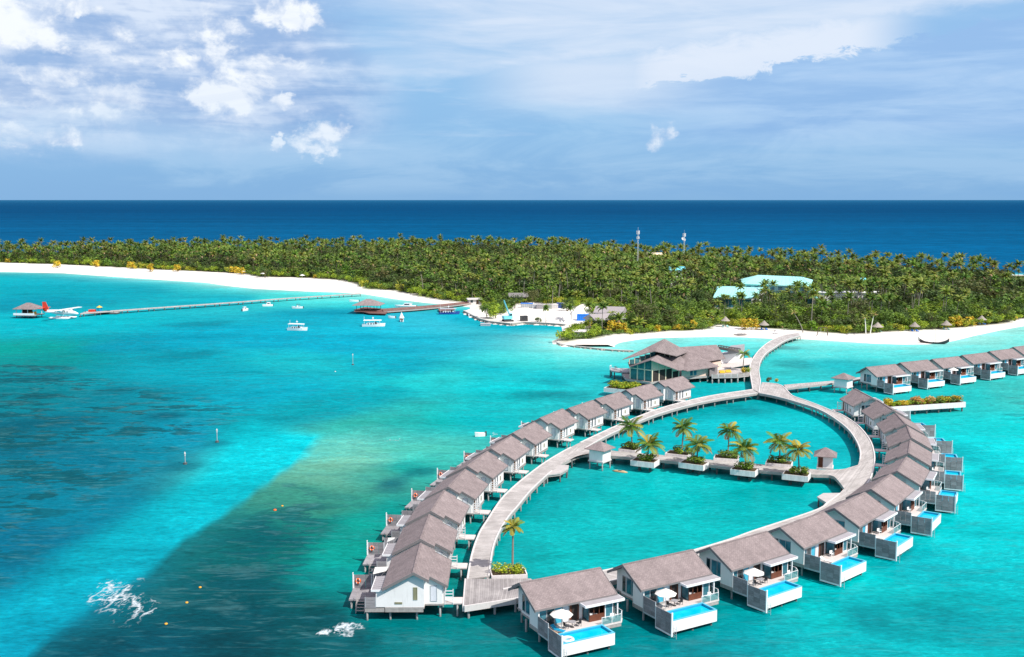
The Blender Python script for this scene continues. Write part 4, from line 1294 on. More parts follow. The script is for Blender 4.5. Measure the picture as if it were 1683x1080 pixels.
A_in = P2([(805, 947), (812, 899), (825, 868), (838, 848), (852, 832), (870, 810), (888, 792), (912, 771), (944, 749), (988, 722), (1024, 704.6), (1085, 680), (1160, 660), (1246, 646)])
boardwalk('pale timber boardwalk, the left arm of the loop curving to the arrival jetty', A_out, A_in, 0.0, 70, gaps=[A_GAP])
Bo = [loc_pt(fr, x, 6.4) for fr in right_fr[:5] for x in (-3, 3)]
Bi = [loc_pt(fr, x, 10.6) for fr in right_fr[:4] for x in (-3, 3)]
B_out = P2([(1252, 629), (1267, 629.8), (1281, 632), (1290, 637), (1297, 645), (1305, 651.5), (1327, 659), (1350, 667.7), (1372, 677), (1384, 681.5), (1407, 696), (1422, 711), (1432.6, 727), (1437.8, 744), (1438.5, 760), (1435.5, 776), (1428, 793), (1411, 809)]) + [(p.x, p.y) for p in Bo[::-1]]
B_in = P2([(1247, 646.5), (1259, 648.5), (1288, 655), (1320, 664.4), (1340, 671), (1359, 680), (1381, 695), (1395.5, 708), (1406, 723), (1412.6, 739), (1413, 752.6), (1408, 770), (1397, 790), (1381, 809.5), (1358.5, 826.7), (1339, 839)]) + [(p.x, p.y) for p in Bi[::-1]]
boardwalk('pale timber boardwalk, the right arm of the loop sweeping past the pool villas', B_out, B_in, 0.004, 90, gaps=[D_POLY])
C_l = P2([(1312, 547), (1288, 551), (1265.7, 560.7), (1249, 573.7), (1237, 589), (1232, 602), (1232.7, 615), (1234.6, 628), (1236.6, 639.5)])
C_r = P2([(1316, 551.7), (1293, 559), (1275, 570), (1260.6, 580), (1251.5, 592), (1248, 605), (1249, 618), (1250.5, 628), (1248, 645.5)])
boardwalk('curved grey arrival jetty from the beach to the loop', C_l, C_r, 0.008, 50, piles=5)
boardwalk('straight timber crosswalk between the two arms, lined with palm planters', D_up, D_lo, 0.012, 60, kerbs=(False, False), piles=4.5, pm='pile_dark', pr=0.2)
E_up = P2([(1288, 632.5), (1371, 625.6), (1400, 623)]); E_lo = P2([(1292, 638), (1369.5, 629.5), (1400, 627)])
Fu = [loc_pt(fr, x, 9.3) for fr in far_fr for x in (-3, 3)]; Fl = [loc_pt(fr, x, 6.4) for fr in far_fr for x in (-3, 3)]
boardwalk('narrow far walkway branching off to the straight row of villas', E_up + [(p.x, p.y) for p in Fu], E_lo + [(p.x, p.y) for p in Fl], 0.016, 50, piles=4.6, pm='pile_dark', kerbs=(False, False))
pf = thing('plank_platform', 'wide grey plank platform closing the loop at the front', 'platform')
pts = P2([(766, 951.5), (762.5, 996), (849, 982.6), (905, 974), (872, 951)])
Lp = [pts[0], pts[1]]; Rp = [pts[4], pts[3]]
me = deck_mesh('deck', [Vector((p[0], p[1], 0)) for p in (pts[1], pts[0])], [Vector((p[0], p[1], 0)) for p in (pts[3], pts[4])], DECK_Z + 0.02, 0.2, 'platform_planks')
for d in me.uv_layers[0].data: d.uv = (d.uv[1], d.uv[0])
link('deck', me, pf)
q = [Vector((pts[1][0], pts[1][1], 0)), Vector((pts[3][0], pts[3][1], 0))]
o = part('edge_beam', strip(q, 0.25, DECK_Z - 0.75, DECK_Z + 0.06, -1), 'offwhite_stone', pf); fix_normals(o.data)
q = [Vector((pts[0][0], pts[0][1], 0)), Vector((pts[1][0], pts[1][1], 0))]
o = part('edge_beam', strip(q, 0.2, DECK_Z - 0.75, DECK_Z + 0.06, -1), 'offwhite_stone', pf); fix_normals(o.data)
for f in (0.05, 0.35, 0.65, 0.95):
    for g in (0.04, 0.5, 0.95):
        a = Vector(pts[1]).lerp(Vector(pts[3]), f); b = Vector(pts[0]).lerp(Vector(pts[4]), f); p = a.lerp(b, g)
        link('pile', pile_mesh(DECK_Z - 0.19, 0.18, 'pile_concrete'), pf, (p.x, p.y, 0))

def landing(poly, label):
    t = thing('landing', label, 'landing')
    mb = MB(); mb.prism([tuple(p) for p in poly], DECK_Z - 0.24, DECK_Z - 0.008); part('deck', mb, 'deck_planks_flat', t)
    mb = MB(); c = Vector((sum(p[0] for p in poly) / len(poly), sum(p[1] for p in poly) / len(poly)))
    mb.prism([tuple(Vector(p).lerp(c, 0.06)) for p in poly], DECK_Z - 0.6, DECK_Z - 0.245); part('edge_beam', mb, 'skirt_wood', t)
    for p in poly:
        p = Vector(p).lerp(c, 0.15)
        link('pile', pile_mesh(DECK_Z - 0.61, 0.16, 'pile_dark'), t, (p.x, p.y, 0))
simple('deck_planks_flat', (0.47, 0.44, 0.42), 0.8, 0.15, 0.1, 1.0)
landing(P2([(905, 764), (935, 764.5), (934, 770), (921, 777.5), (892, 781)]), 'small grey landing jutting into the pool beside the left arm')
landing(P2([(1343, 816.5), (1353, 810.5), (1385, 810), (1362, 828)]), 'small pale landing jutting out near the crosswalk mouth on the right arm')

# ------------------------------------------------------------------ hip-roofed huts
def hut(label, base_px, size, rz, wall_z=(1.9, 4.35), roof_z=(4.3, 5.7), over=0.75, door=True, skirt=True):
    c = at(*base_px, wall_z[0])
    t = thing('hut', label, 'hut', (c.x, c.y, 0), rz)
    a, b = size[0] / 2, size[1] / 2
    w = MB()
    w.box(-a, a, -b, -b + .12, *wall_z); w.box(-a, a, b - .12, b, *wall_z); w.box(-a, -a + .12, -b + .12, b - .12, *wall_z); w.box(a - .12, a, -b + .12, b - .12, *wall_z)
    part('wall', w, 'white_paint', t)
    f = MB(); f.box(-a - .15, a + .15, -b - .15, b + .15, wall_z[0] - 0.3, wall_z[0] - 0.003); part('floor_slab', f, 'offwhite_stone', t)
    A, B = a + over, b + over
    z0, z1 = roof_z
    r = MB()
    vs = [(-A, -B, z0), (A, -B, z0), (A, B, z0), (-A, B, z0), (-0.15, 0, z1), (0.15, 0, z1), (-A, -B, z0 - .12), (A, -B, z0 - .12), (A, B, z0 - .12), (-A, B, z0 - .12)]
    r._add(vs, [(0, 1, 5, 4), (1, 2, 5), (2, 3, 4, 5), (3, 0, 4), (9, 8, 7, 6), (0, 6, 7, 1), (1, 7, 8, 2), (2, 8, 9, 3), (3, 9, 6, 0)])
    part('roof', r, 'shingle', t)
    if door:
        d = MB(); d.box(-a + 0.15, -a + 1.05, -b - .06, -b - .003, wall_z[0], wall_z[0] + 2.1); part('door', d, 'brown_wood', t)
        d = MB(); d.box(-a - .05, -a - .003, -0.3, 0.4, wall_z[0] + 1.0, wall_z[0] + 1.9); part('window', d, 'window_glass', t)
    for x in (-a + .1, a - .1):
        for y in (-b + .1, b - .1):
            link('pile', pile_mesh(wall_z[0] - 0.31, 0.14, 'pile_concrete'), t, (x, y, 0))
    return t
dax = (Vector(D_lo[7]) - Vector(D_lo[3])).normalized(); D_ANG = math.atan2(dax.y, dax.x)
hut('small white hut with a hipped grey roof where the crosswalk meets the left arm', (986, 755), (3.2, 3.2), R(-36), door=False)
hut('small hut with a dark doorway and hipped roof on the right end of the crosswalk', (1356, 766), (2.9, 2.9), R(-18))
hut('small white hut with a hipped roof on the far walkway before the straight villa row', (1386, 634.5), (3.8, 3.8), R(-42), door=False)

# ------------------------------------------------------------------ vegetation builders
def tinted_mesh(name, vs, fs, tint, mats, mi=None, smooth=False):
    """tint: per-vertex rgb"""
    me = bpy.data.meshes.new(name)
    me.from_pydata(vs, [], fs)
    set_attr(me, 'tint', np.concatenate([np.asarray(tint, float), np.ones((len(vs), 1))], 1))
    for m in mats: me.materials.append(M[m])
    if mi is not None: me.polygons.foreach_set('material_index', mi)
    if smooth: me.polygons.foreach_set('use_smooth', [True] * len(fs))
    me.update()
    return me

def frond_arrays(L, droop, up, az, width, segs, leaflets, rnd):
    """one palm frond from the origin. leaflets > 0: separate leaflets both sides, else a folded blade"""
    pts = []; p = Vector((0, 0, 0)); e = up
    for i in range(segs + 1):
        pts.append(p.copy())
        e2 = e - droop * (i / segs) ** 1.2
        p = p + Vector((math.cos(e2), 0, math.sin(e2))) * (L / segs)
    vs, fs = [], []
    side = Vector((0, 1, 0))
    if leaflets:
        for i in range(segs):
            o = len(vs); w0 = 0.05 * (1 - i / segs) + 0.015; w1 = 0.05 * (1 - (i + 1) / segs) + 0.015
            vs += [tuple(pts[i] - side * w0), tuple(pts[i] + side * w0), tuple(pts[i + 1] + side * w1), tuple(pts[i + 1] - side * w1)]
            fs.append((o, o + 1, o + 2, o + 3))
        for k in range(leaflets):
            f = 0.12 + 0.88 * k / leaflets
            i = min(int(f * segs), segs - 1); g = f * segs - i
            b = pts[i].lerp(pts[i + 1], g); tdir = (pts[i + 1] - pts[i]).normalized()
            nrm = tdir.cross(side).normalized()
            if nrm.z < 0: nrm = -nrm
            ll = width * (math.sin(math.pi * min(f * 0.9 + 0.12, 1.0)) ** 0.6) * rnd.uniform(0.85, 1.12)
            for s in (-1, 1):
                d = (tdir * 0.75 + side * s * 1.0 - Vector((0, 0, 0.42)) - nrm * 0.05).normalized()
                o = len(vs)
                tip = b + d * ll
                midp = b + d * ll * .45
                ww = 0.085
                vs += [tuple(b - tdir * ww), tuple(midp + tdir * ww * 1.2 + Vector((0, 0, .03))), tuple(tip), tuple(midp - tdir * ww * 1.4 + Vector((0, 0, .03)))]
                fs.append((o, o + 3, o + 2, o + 1))
    else:
        for i in range(segs + 1):
            f = i / segs
            w = width * (0.25 + 0.75 * math.sin(math.pi * min(0.12 + f * 0.8, 1.0)) ** 0.8) if i < segs else width * 0.12
            sag = w * 0.55
            vs += [tuple(pts[i] - side * w - Vector((0, 0, sag))), tuple(pts[i]), tuple(pts[i] + side * w - Vector((0, 0, sag)))]
        for i in range(segs):
            a = 3 * i
            fs += [(a, a + 1, a + 4, a + 3), (a + 1, a + 2, a + 5, a + 4)]
    ca, sa = math.cos(az), math.sin(az)
    vs = [(x * ca - y * sa, x * sa + y * ca, z) for x, y, z in vs]
    return vs, fs

GREENS = [(0.056, 0.122, 0.016), (0.076, 0.138, 0.020), (0.108, 0.150, 0.022), (0.036, 0.086, 0.014)]
YELLOWS = [(0.30, 0.24, 0.03), (0.36, 0.26, 0.03), (0.24, 0.22, 0.04)]
BROWN = (0.22, 0.15, 0.075)

def palm_crown(L, nf, leaflets, width, seed, greens, dead=0.12, wind=0.0, segs=6):
    rnd = random.Random(seed)
    vs, fs, tint = [], [], []
    for k in range(nf):
        age = k / nf                                  # 0 young (upright) .. 1 old (hanging)
        az = k * 2.39996 + rnd.uniform(-0.25, 0.25)
        up = R(78) - R(95) * age ** 0.9 + rnd.uniform(-0.12, 0.12)
        droop = R(55) + R(35) * rnd.random() + wind * max(0, math.cos(az))
        l = L * rnd.uniform(0.85, 1.1) * (0.8 + 0.2 * math.sin(math.pi * min(age + .2, 1)))
        v, f = frond_arrays(l, droop, up, az, width, segs, leaflets, rnd)
        c = Vector(rnd.choice(greens)).lerp(Vector(rnd.choice(greens)), rnd.random()) * rnd.uniform(0.8, 1.25)
        if age > 1 - dead: c = Vector(BROWN) * rnd.uniform(0.7, 1.3)
        elif age > 0.7: c = c.lerp(Vector((0.19, 0.18, 0.035)), 0.40)
        if age < 0.2: c = c.lerp(Vector((0.16, 0.20, 0.035)), 0.5)
        o = len(vs); vs += v; fs += [tuple(i + o for i in q) for q in f]; tint += [tuple(c)] * len(v)
    return vs, fs, tint

def palm_trunk_pts(H, lean, n=7):
    return [(lean * (i / (n - 1)) ** 1.6, 0, H * i / (n - 1)) for i in range(n)]

def garden_palm(label, loc, H, L, seed, rz=0.0, group=None, yellow=0.0, nf=17, leaflets=17, lean=0.4, parent_z=0):
    """a palm close enough to show its fronds: trunk, then every frond a part of its own"""
    rnd = random.Random(seed)
    t = thing('palm_tree', label, 'palm tree', loc, rz, group)
    tr = MB(); pp = palm_trunk_pts(H, lean)
    tr.tube(pp, [0.17 - 0.06 * i / 6 + (0.08 if i == 0 else 0) for i in range(7)], 8)
    for i in range(1, 14):
        f = i / 14; z = H * f; x = lean * f ** 1.6
        tr.tube([(x, 0, z - 0.03), (x, 0, z + 0.03)], [0.172 - 0.055 * f, 0.165 - 0.055 * f], 8)
    part('trunk', tr, 'palm_trunk', t, smooth=False)
    top = Vector(pp[-1])
    for k in range(nf):
        age = k / nf
        az = k * 2.39996 + rnd.uniform(-0.25, 0.25)
        up = R(74) - R(92) * age ** 0.9 + rnd.uniform(-0.12, 0.12)
        v, f = frond_arrays(L * rnd.uniform(0.85, 1.08), R(62) + R(40) * rnd.random(), up, az, L * 0.34, 7, leaflets, rnd)
        c = Vector(rnd.choice(GREENS)) * rnd.uniform(1.15, 1.6)
        if rnd.random() < yellow * .55: c = c.lerp(Vector(rnd.choice(YELLOWS)), rnd.uniform(.5, 1))
        if age > 0.88: c = Vector(BROWN) * rnd.uniform(0.8, 1.4)
        elif age > 0.65: c = c.lerp(Vector((0.28, 0.24, 0.05)), 0.5)
        me = tinted_mesh('frond', v, f, [tuple(c)] * len(v), ['leaf'])
        link('frond', me, t, top)
    if yellow < 0.5:
        nuts = MB()
        for k in range(5):
            a = k * 1.256; nuts.lathe([(0.01, top.z - 0.42), (0.13, top.z - 0.32), (0.13, top.z - 0.22), (0.01, top.z - 0.12)], top.x + 0.2 * math.cos(a), 0.2 * math.sin(a), 6)
        part('coconuts', nuts, 'door_wood', t)
    return t

def leaf_cloud(n, shape, leaf, cols, rnd, jitter=0.25, squash=1.0):
    """n small leaf quads spread through lobes; shape = list of (cx, cy, cz, r)"""
    vs, fs, tint = [], [], []
    for k in range(n):
        cx, cy, cz, r = shape[rnd.randrange(len(shape))]
        d = Vector((rnd.gauss(0, 1), rnd.gauss(0, 1), rnd.gauss(0, 1) * 0.9 + 0.25)).normalized()
        rr = r * (0.62 + 0.45 * rnd.random() ** 0.6)
        p = Vector((cx, cy, cz)) + Vector((d.x * rr, d.y * rr, d.z * rr * squash))
        nrm = (d + Vector((rnd.uniform(-1, 1), rnd.uniform(-1, 1), rnd.uniform(-.4, 1))) * 0.7).normalized()
        a = nrm.cross(Vector((0, 0, 1)));
        a = a.normalized() if a.length > 1e-3 else Vector((1, 0, 0))
        b = nrm.cross(a)
        s = leaf * rnd.uniform(0.6, 1.35)
        c = Vector(rnd.choice(cols)) * rnd.uniform(1 - jitter, 1 + jitter)
        o = len(vs)
        vs += [tuple(p - a * s), tuple(p - b * s * .55), tuple(p + a * s), tuple(p + b * s * .55)]
        fs.append((o, o + 1, o + 2, o + 3)); tint += [tuple(c)] * 4
    return vs, fs, tint

DKGREEN = [(0.045, 0.085, 0.018), (0.060, 0.095, 0.022), (0.035, 0.065, 0.016)]
MIDGREEN = [(0.085, 0.150, 0.020), (0.11, 0.17, 0.025), (0.070, 0.120, 0.018)]
LIMEGREEN = [(0.17, 0.25, 0.018), (0.22, 0.27, 0.02), (0.13, 0.20, 0.018)]
OLIVE = [(0.085, 0.095, 0.028), (0.10, 0.10, 0.034), (0.065, 0.078, 0.022)]
GOLD = [(0.40, 0.29, 0.02), (0.42, 0.25, 0.02), (0.30, 0.28, 0.03)]

def lobes(rnd, W, H, n, base=0.3):
    out = []
    for i in range(n):
        a = rnd.random() * 6.283; r = W * 0.5 * rnd.random() ** 0.5
        out.append((r * math.cos(a), r * math.sin(a), H * (base + (0.85 - base) * rnd.random()) , W * rnd.uniform(0.18, 0.30)))
    return out

# library of island trees: (mesh for trunk, mesh for crown)
LIB = {}
def build_lib():
    for i in range(8):
        rnd = random.Random(100 + i)
        H = [10.5, 12, 9, 11.5, 13, 8, 4, 3][i]
        L = [4.0, 4.3, 3.8, 4.1, 4.2, 3.9, 3.9, 3.4][i]
        g = [GREENS, [GREENS[1], GREENS[2]], [GREENS[0], GREENS[3], GREENS[1]], [GREENS[2], (0.15, 0.16, 0.03)], [GREENS[1], GREENS[2], (0.13, 0.14, 0.03)], [GREENS[0], GREENS[1]], [GREENS[1], GREENS[2]], [(0.20, .21, .03), GREENS[1]]][i]
        v, f, t = palm_crown(L * .94, 20, 0, 0.54, 200 + i, g, 0.06, segs=4)
        lean = rnd.uniform(0.2, 1.6)
        v = [(x + lean, y, z + H) for x, y, z in v]
        tr = MB(); pp = palm_trunk_pts(H, lean, 5); tr.tube(pp, [0.2, 0.16, 0.14, 0.13, 0.11], 5)
        LIB['palm', i] = (tr.mesh('trunk', 'palm_trunk'), tinted_mesh('crown', v, f, t, ['leaf']), (v, f, t), pp)
    specs = [('dark', DKGREEN, 8.5, 8.0), ('dark', [DKGREEN[1], OLIVE[2]], 10, 7.0), ('mid', MIDGREEN, 7.5, 8.0), ('olive', OLIVE, 9.5, 7.5), ('lime', LIMEGREEN, 6.0, 7.0), ('mid', [MIDGREEN[0], LIMEGREEN[2]], 6.5, 6.5)]
    for i, (k, cols, H, W) in enumerate(specs):
        rnd = random.Random(300 + i)
        lb = lobes(rnd, W, H, 11)
        v, f, t = leaf_cloud(560, lb, 0.42, cols, rnd)
        tr = MB(); tr.tube([(0, 0, -0.3), (0.15, 0, H * .3), (0.1, .1, H * .6)], [0.28, 0.2, 0.1], 6)
        for j in range(4):
            l = lb[j]; tr.tube([(0.12, 0, H * .3), (l[0] * .6, l[1] * .6, l[2] * .8), (l[0], l[1], l[2])], [0.13, 0.08, 0.03], 5)
        LIB['tree', i] = (tr.mesh('trunk', 'brown_trunk'), tinted_mesh('crown', v, f, t, ['leaf']), (v, f, t), None)
    sp = [('lime', LIMEGREEN, 2.6, 4.2), ('gold', GOLD, 2.8, 3.4), ('mid', MIDGREEN, 3.0, 4.5), ('gold2', [GOLD[2], LIMEGREEN[1]], 2.4, 4.0)]
    for i, (k, cols, H, W) in enumerate(sp):
        rnd = random.Random(400 + i)
        lb = lobes(rnd, W, H, 8, 0.15)
        v, f, t = leaf_cloud(300, lb, 0.30, cols, rnd)
        tr = MB()
        for j in range(4):
            l = lb[j]; tr.tube([(0.1 * j - .2, 0, -0.2), (l[0], l[1], l[2])], [0.06, 0.03], 5)
        LIB['shrub', i] = (tr.mesh('stem', 'brown_trunk'), tinted_mesh('foliage', v, f, t, ['leaf']), (v, f, t), None)
build_lib()

def plant(kind, i, name, label, cat, loc, rz, s, group):
    t = thing(name, label, cat, loc, rz, group)
    t.scale = (s, s, s * random.uniform(0.92, 1.1))
    tr, cr = LIB[kind, i][:2]
    link(tr.name.split('.')[0], tr, t); link(cr.name.split('.')[0], cr, t)
    return t

# ------------------------------------------------------------------ planters and palms on the crosswalk
def planter(label, c, size, rz, z0, z1, shrubs, group, seed, cols=None, pile=True, hsh=0.7):
    rnd = random.Random(seed)
    t = thing('planter', label, 'planter', (c[0], c[1], 0), rz, group)
    a, b = size[0] / 2, size[1] / 2; w = 0.16
    o = MB(); o.box(-a, a, -b, -b + w, z0, z1); o.box(-a, a, b - w, b, z0, z1); o.box(-a, -a + w, -b + w, b - w, z0, z1); o.box(a - w, a, -b + w, b - w, z0, z1); o.box(-a + w, a - w, -b + w, b - w, z0, z0 + 0.15)
    part('box', o, 'planter_board', t)
    s = MB(); s.box(-a + w + .002, a - w - .002, -b + w + .002, b - w - .002, z0 + .16, z1 - 0.14); part('soil', s, 'soil', t)
    if pile:
        for x in (-a * .45, a * .45):
            link('pile', pile_mesh(z0 - .005, 0.3, 'pile_dark'), t, (x, 0, 0))
    return t

def bush(label, loc, W, H, cols, seed, n=220, leaf=0.13, rz=0.0, group=None, name='bush', cat='shrub', D=None):
    rnd = random.Random(seed)
    t = thing(name, label, cat, loc, rz, group)
    D = D or W
    lb = []
    for k in range(max(6, int(n / 40))):
        lb.append((rnd.uniform(-.5, .5) * W * .75, rnd.uniform(-.5, .5) * D * .75, H * rnd.uniform(.25, .6), min(W, D, H * 1.6) * rnd.uniform(.2, .34)))
    v, f, tt = leaf_cloud(n, lb, leaf, cols, rnd, squash=min(1, H / min(W, D) + .2))
    v = [(x, y, max(z, 0.02)) for x, y, z in v]
    link('foliage', tinted_mesh('foliage', v, f, tt, ['leaf']), t)
    st = MB()
    for k in range(5):
        l = lb[k]; st.tube([(l[0] * .5, l[1] * .5, -.05), (l[0], l[1], l[2])], [0.04, 0.015], 4)
    part('stem', st, 'brown_trunk', t)
    return t

front = [(1036, 756.5, 1075, 761), (1115, 760, 1155.7, 765.5), (1200, 771, 1241, 775.6), (1285, 779, 1328, 783.5)]
backp = [(1016, 737.5, 1043, 741), (1092.5, 745, 1130, 749), (1172.6, 752.7, 1213, 755.4), (1257.6, 761, 1300.7, 764.5)]
nperp = Vector((-dax.y, dax.x))
pal_front = [(3.3, 3.3, .35), (3.8, 3.1, .5), (4.1, 3.2, .3), (4.9, 2.9, .7)]
pal_back = [(5.0, 3.2, .2), (5.6, 2.9, .2), (5.6, 2.9, .6), (4.3, 3.4, .8)]
near = ['first', 'second', 'third', 'fourth']
for i, (u0, v0, u1, v1) in enumerate(front):
    a = at(u0, v0, 2.35); b = at(u1, v1, 2.35)
    d = (b - a); rz = math.atan2(d.y, d.x); L = d.length
    n = Vector((-d.y, d.x, 0)).normalized(); c = (a + b) / 2 + n * 1.7
    planter(f'{near[i]} white planter box on the open-water side of the crosswalk, counted from the left hut', c, (L, 3.4), rz, 1.25, 2.35, 0, 'white planter boxes beside the crosswalk', 50 + i)
    pc = c + Vector((d.x, d.y, 0)).normalized() * [(0.5), 0.6, 0.2, 0.5][i]
    H, Lf, y = pal_front[i]; Lf *= 1.12
    garden_palm(f'{["short bushy", "short bright green", "short shaggy drooping", "slim-trunked"][i]} palm in the {near[i]} open-water planter from the left hut', (pc.x, pc.y, 2.2), H, Lf, 70 + i, random.random() * 6, 'palms in the crosswalk planters', y, 19, 18)
    bush(f'low yellow-green bush under the palm in the {near[i]} open-water planter from the left hut', (pc.x - 0.2, pc.y + .1, 2.2), 4.0, 1.8, MIDGREEN + LIMEGREEN, 90 + i, 620, 0.20, rz, 'bushes in the crosswalk planters', D=2.2)
for i, (u0, v0, u1, v1) in enumerate(backp):
    a = at(u0, v0, 2.45); b = at(u1, v1, 2.45)
    d = (b - a); rz = math.atan2(d.y, d.x); L = d.length
    n = Vector((-d.y, d.x, 0)).normalized(); c = (a + b) / 2 + n * 1.8
    planter(f'{near[i]} white planter box on the island side of the crosswalk, counted from the left hut', c, (L, 3.4), rz, 1.25, 2.45, 0, 'white planter boxes beside the crosswalk', 60 + i)
    pc = c + Vector((d.x, d.y, 0)).normalized() * [0.5, 0.7, 0.3, 0.1][i]
    H, Lf, y = pal_back[i]; Lf *= 1.12
    garden_palm(f'{["tall full", "tall ragged browning", "tall wind-swept slim", "broad dense drooping"][i]} palm in the {near[i]} island-side planter from the left hut', (pc.x, pc.y, 2.2), H, Lf, 80 + i, random.random() * 6, 'palms in the crosswalk planters', y, 19, 18)
    bush(f'dark green bush at the palm foot in the {near[i]} island-side planter from the left hut', (pc.x, pc.y, 2.3), 4.8, 1.8, MIDGREEN + DKGREEN + LIMEGREEN, 95 + i, 700, 0.20, rz, 'bushes in the crosswalk planters', D=2.4)

# planter with the lone palm at the foot of the left arm
a = at(808, 946.5, 2.15); b = at(867, 944, 2.15); d = b - a; rz = math.atan2(d.y, d.x); n = Vector((-d.y, d.x, 0)).normalized(); c = (a + b) / 2 + n * 1.5
planter('white planter box at the foot of the left arm holding a lone palm', c, (d.length, 3.0), rz, 1.3, 2.15, 0, None, 66)
garden_palm('lone slender palm with a golden crown above the yellow-green hedge', (c.x + 0.6, c.y + 0.3, 2.0), 6.6, 2.0, 99, 1.0, None, 0.85, 15, 15, 0.15)
bush('bright yellow-green hedge filling the planter under the lone palm', (c.x, c.y, 2.0), 5.2, 1.6, LIMEGREEN + [(0.34, 0.34, 0.02)], 97, 900, 0.15, rz, None, 'hedge', 'hedge', D=2.6)

# long planter behind the right arm
a = at(1462, 669, 2.5); b = at(1587.5, 661, 2.5); d = b - a; rz = math.atan2(d.y, d.x); n = Vector((-d.y, d.x, 0)).normalized(); c = (a + b) / 2 + n * 2.2
planter('long white planter trough on dark piles behind the right arm villas', c, (d.length, 4.4), rz, 1.15, 2.5, 0, None, 67, pile=False)
tpl = [o for o in COL.objects if o.get('label', '').startswith('long white planter')][0]
for k in range(7):
    for y in (-1.7, 1.7): link('pile', pile_mesh(1.145, 0.2, 'pile_dark'), tpl, (-d.length / 2 + 0.7 + k * (d.length - 1.4) / 6, y, 0))
dn = d.normalized()
for k, (f, cols, W, H, lab) in enumerate([(.03, GOLD, 3, 2.2, 'orange croton bush at the left end of the long trough'), (.13, LIMEGREEN, 4, 1.3, 'lime green bush, second from the left in the long trough'), (.24, GOLD, 3.0, 1.4, 'golden bush, third from the left in the long trough'),
        (.35, LIMEGREEN + MIDGREEN, 4, 1.3, 'low green bush, fourth from the left in the long trough'), (.42, [(0.42, .20, .06), (0.3, .2, .06)], 2.6, 2.4, 'tall reddish bush near the middle of the long trough'), (.52, LIMEGREEN + GOLD, 4, 1.5, 'mixed yellow and green bush in the middle of the long trough'),
        (.60, [(0.36, .2, .08), (0.25, .22, .05)], 2.6, 2.0, 'pale reddish bush just right of the trough middle'), (.70, MIDGREEN, 4, 1.4, 'mid green bush, fourth from the right in the long trough'), (.77, LIMEGREEN + GOLD, 3.4, 2.0, 'yellow-green bush, third from the right in the long trough'), (.87, DKGREEN + MIDGREEN, 4, 1.7, 'dark green bush, second from the right in the long trough'), (.96, GOLD + [(0.3, .15, .08)], 2.2, 1.9, 'orange bush at the right end of the long trough')]):
    p = a + d * f + n * 2.2
    bush(lab, (p.x, p.y, 2.35), W, H, cols, 500 + k, 520, 0.24, rz, 'bushes in the long trough', D=3.2)

# planter with the hedge beside the restaurant
a = at(990, 637.5, 2.4); b = at(1034, 641.5, 2.4); d = b - a; rz = math.atan2(d.y, d.x); n = Vector((-d.y, d.x, 0)).normalized(); c = (a + b) / 2 + n * 3 + d * 0.15
planter('weathered planter trough on piles in front of the restaurant', c, (d.length * 1.25, 5.0), rz, 1.2, 2.4, 0, None, 68)
bush('yellow-green hedge trailing over the trough before the restaurant', (c.x, c.y, 2.3), d.length * 1.35, 2.3, LIMEGREEN + [(0.34, 0.32, 0.02)], 98, 1800, 0.26, rz, None, 'hedge', 'hedge', D=4.8)

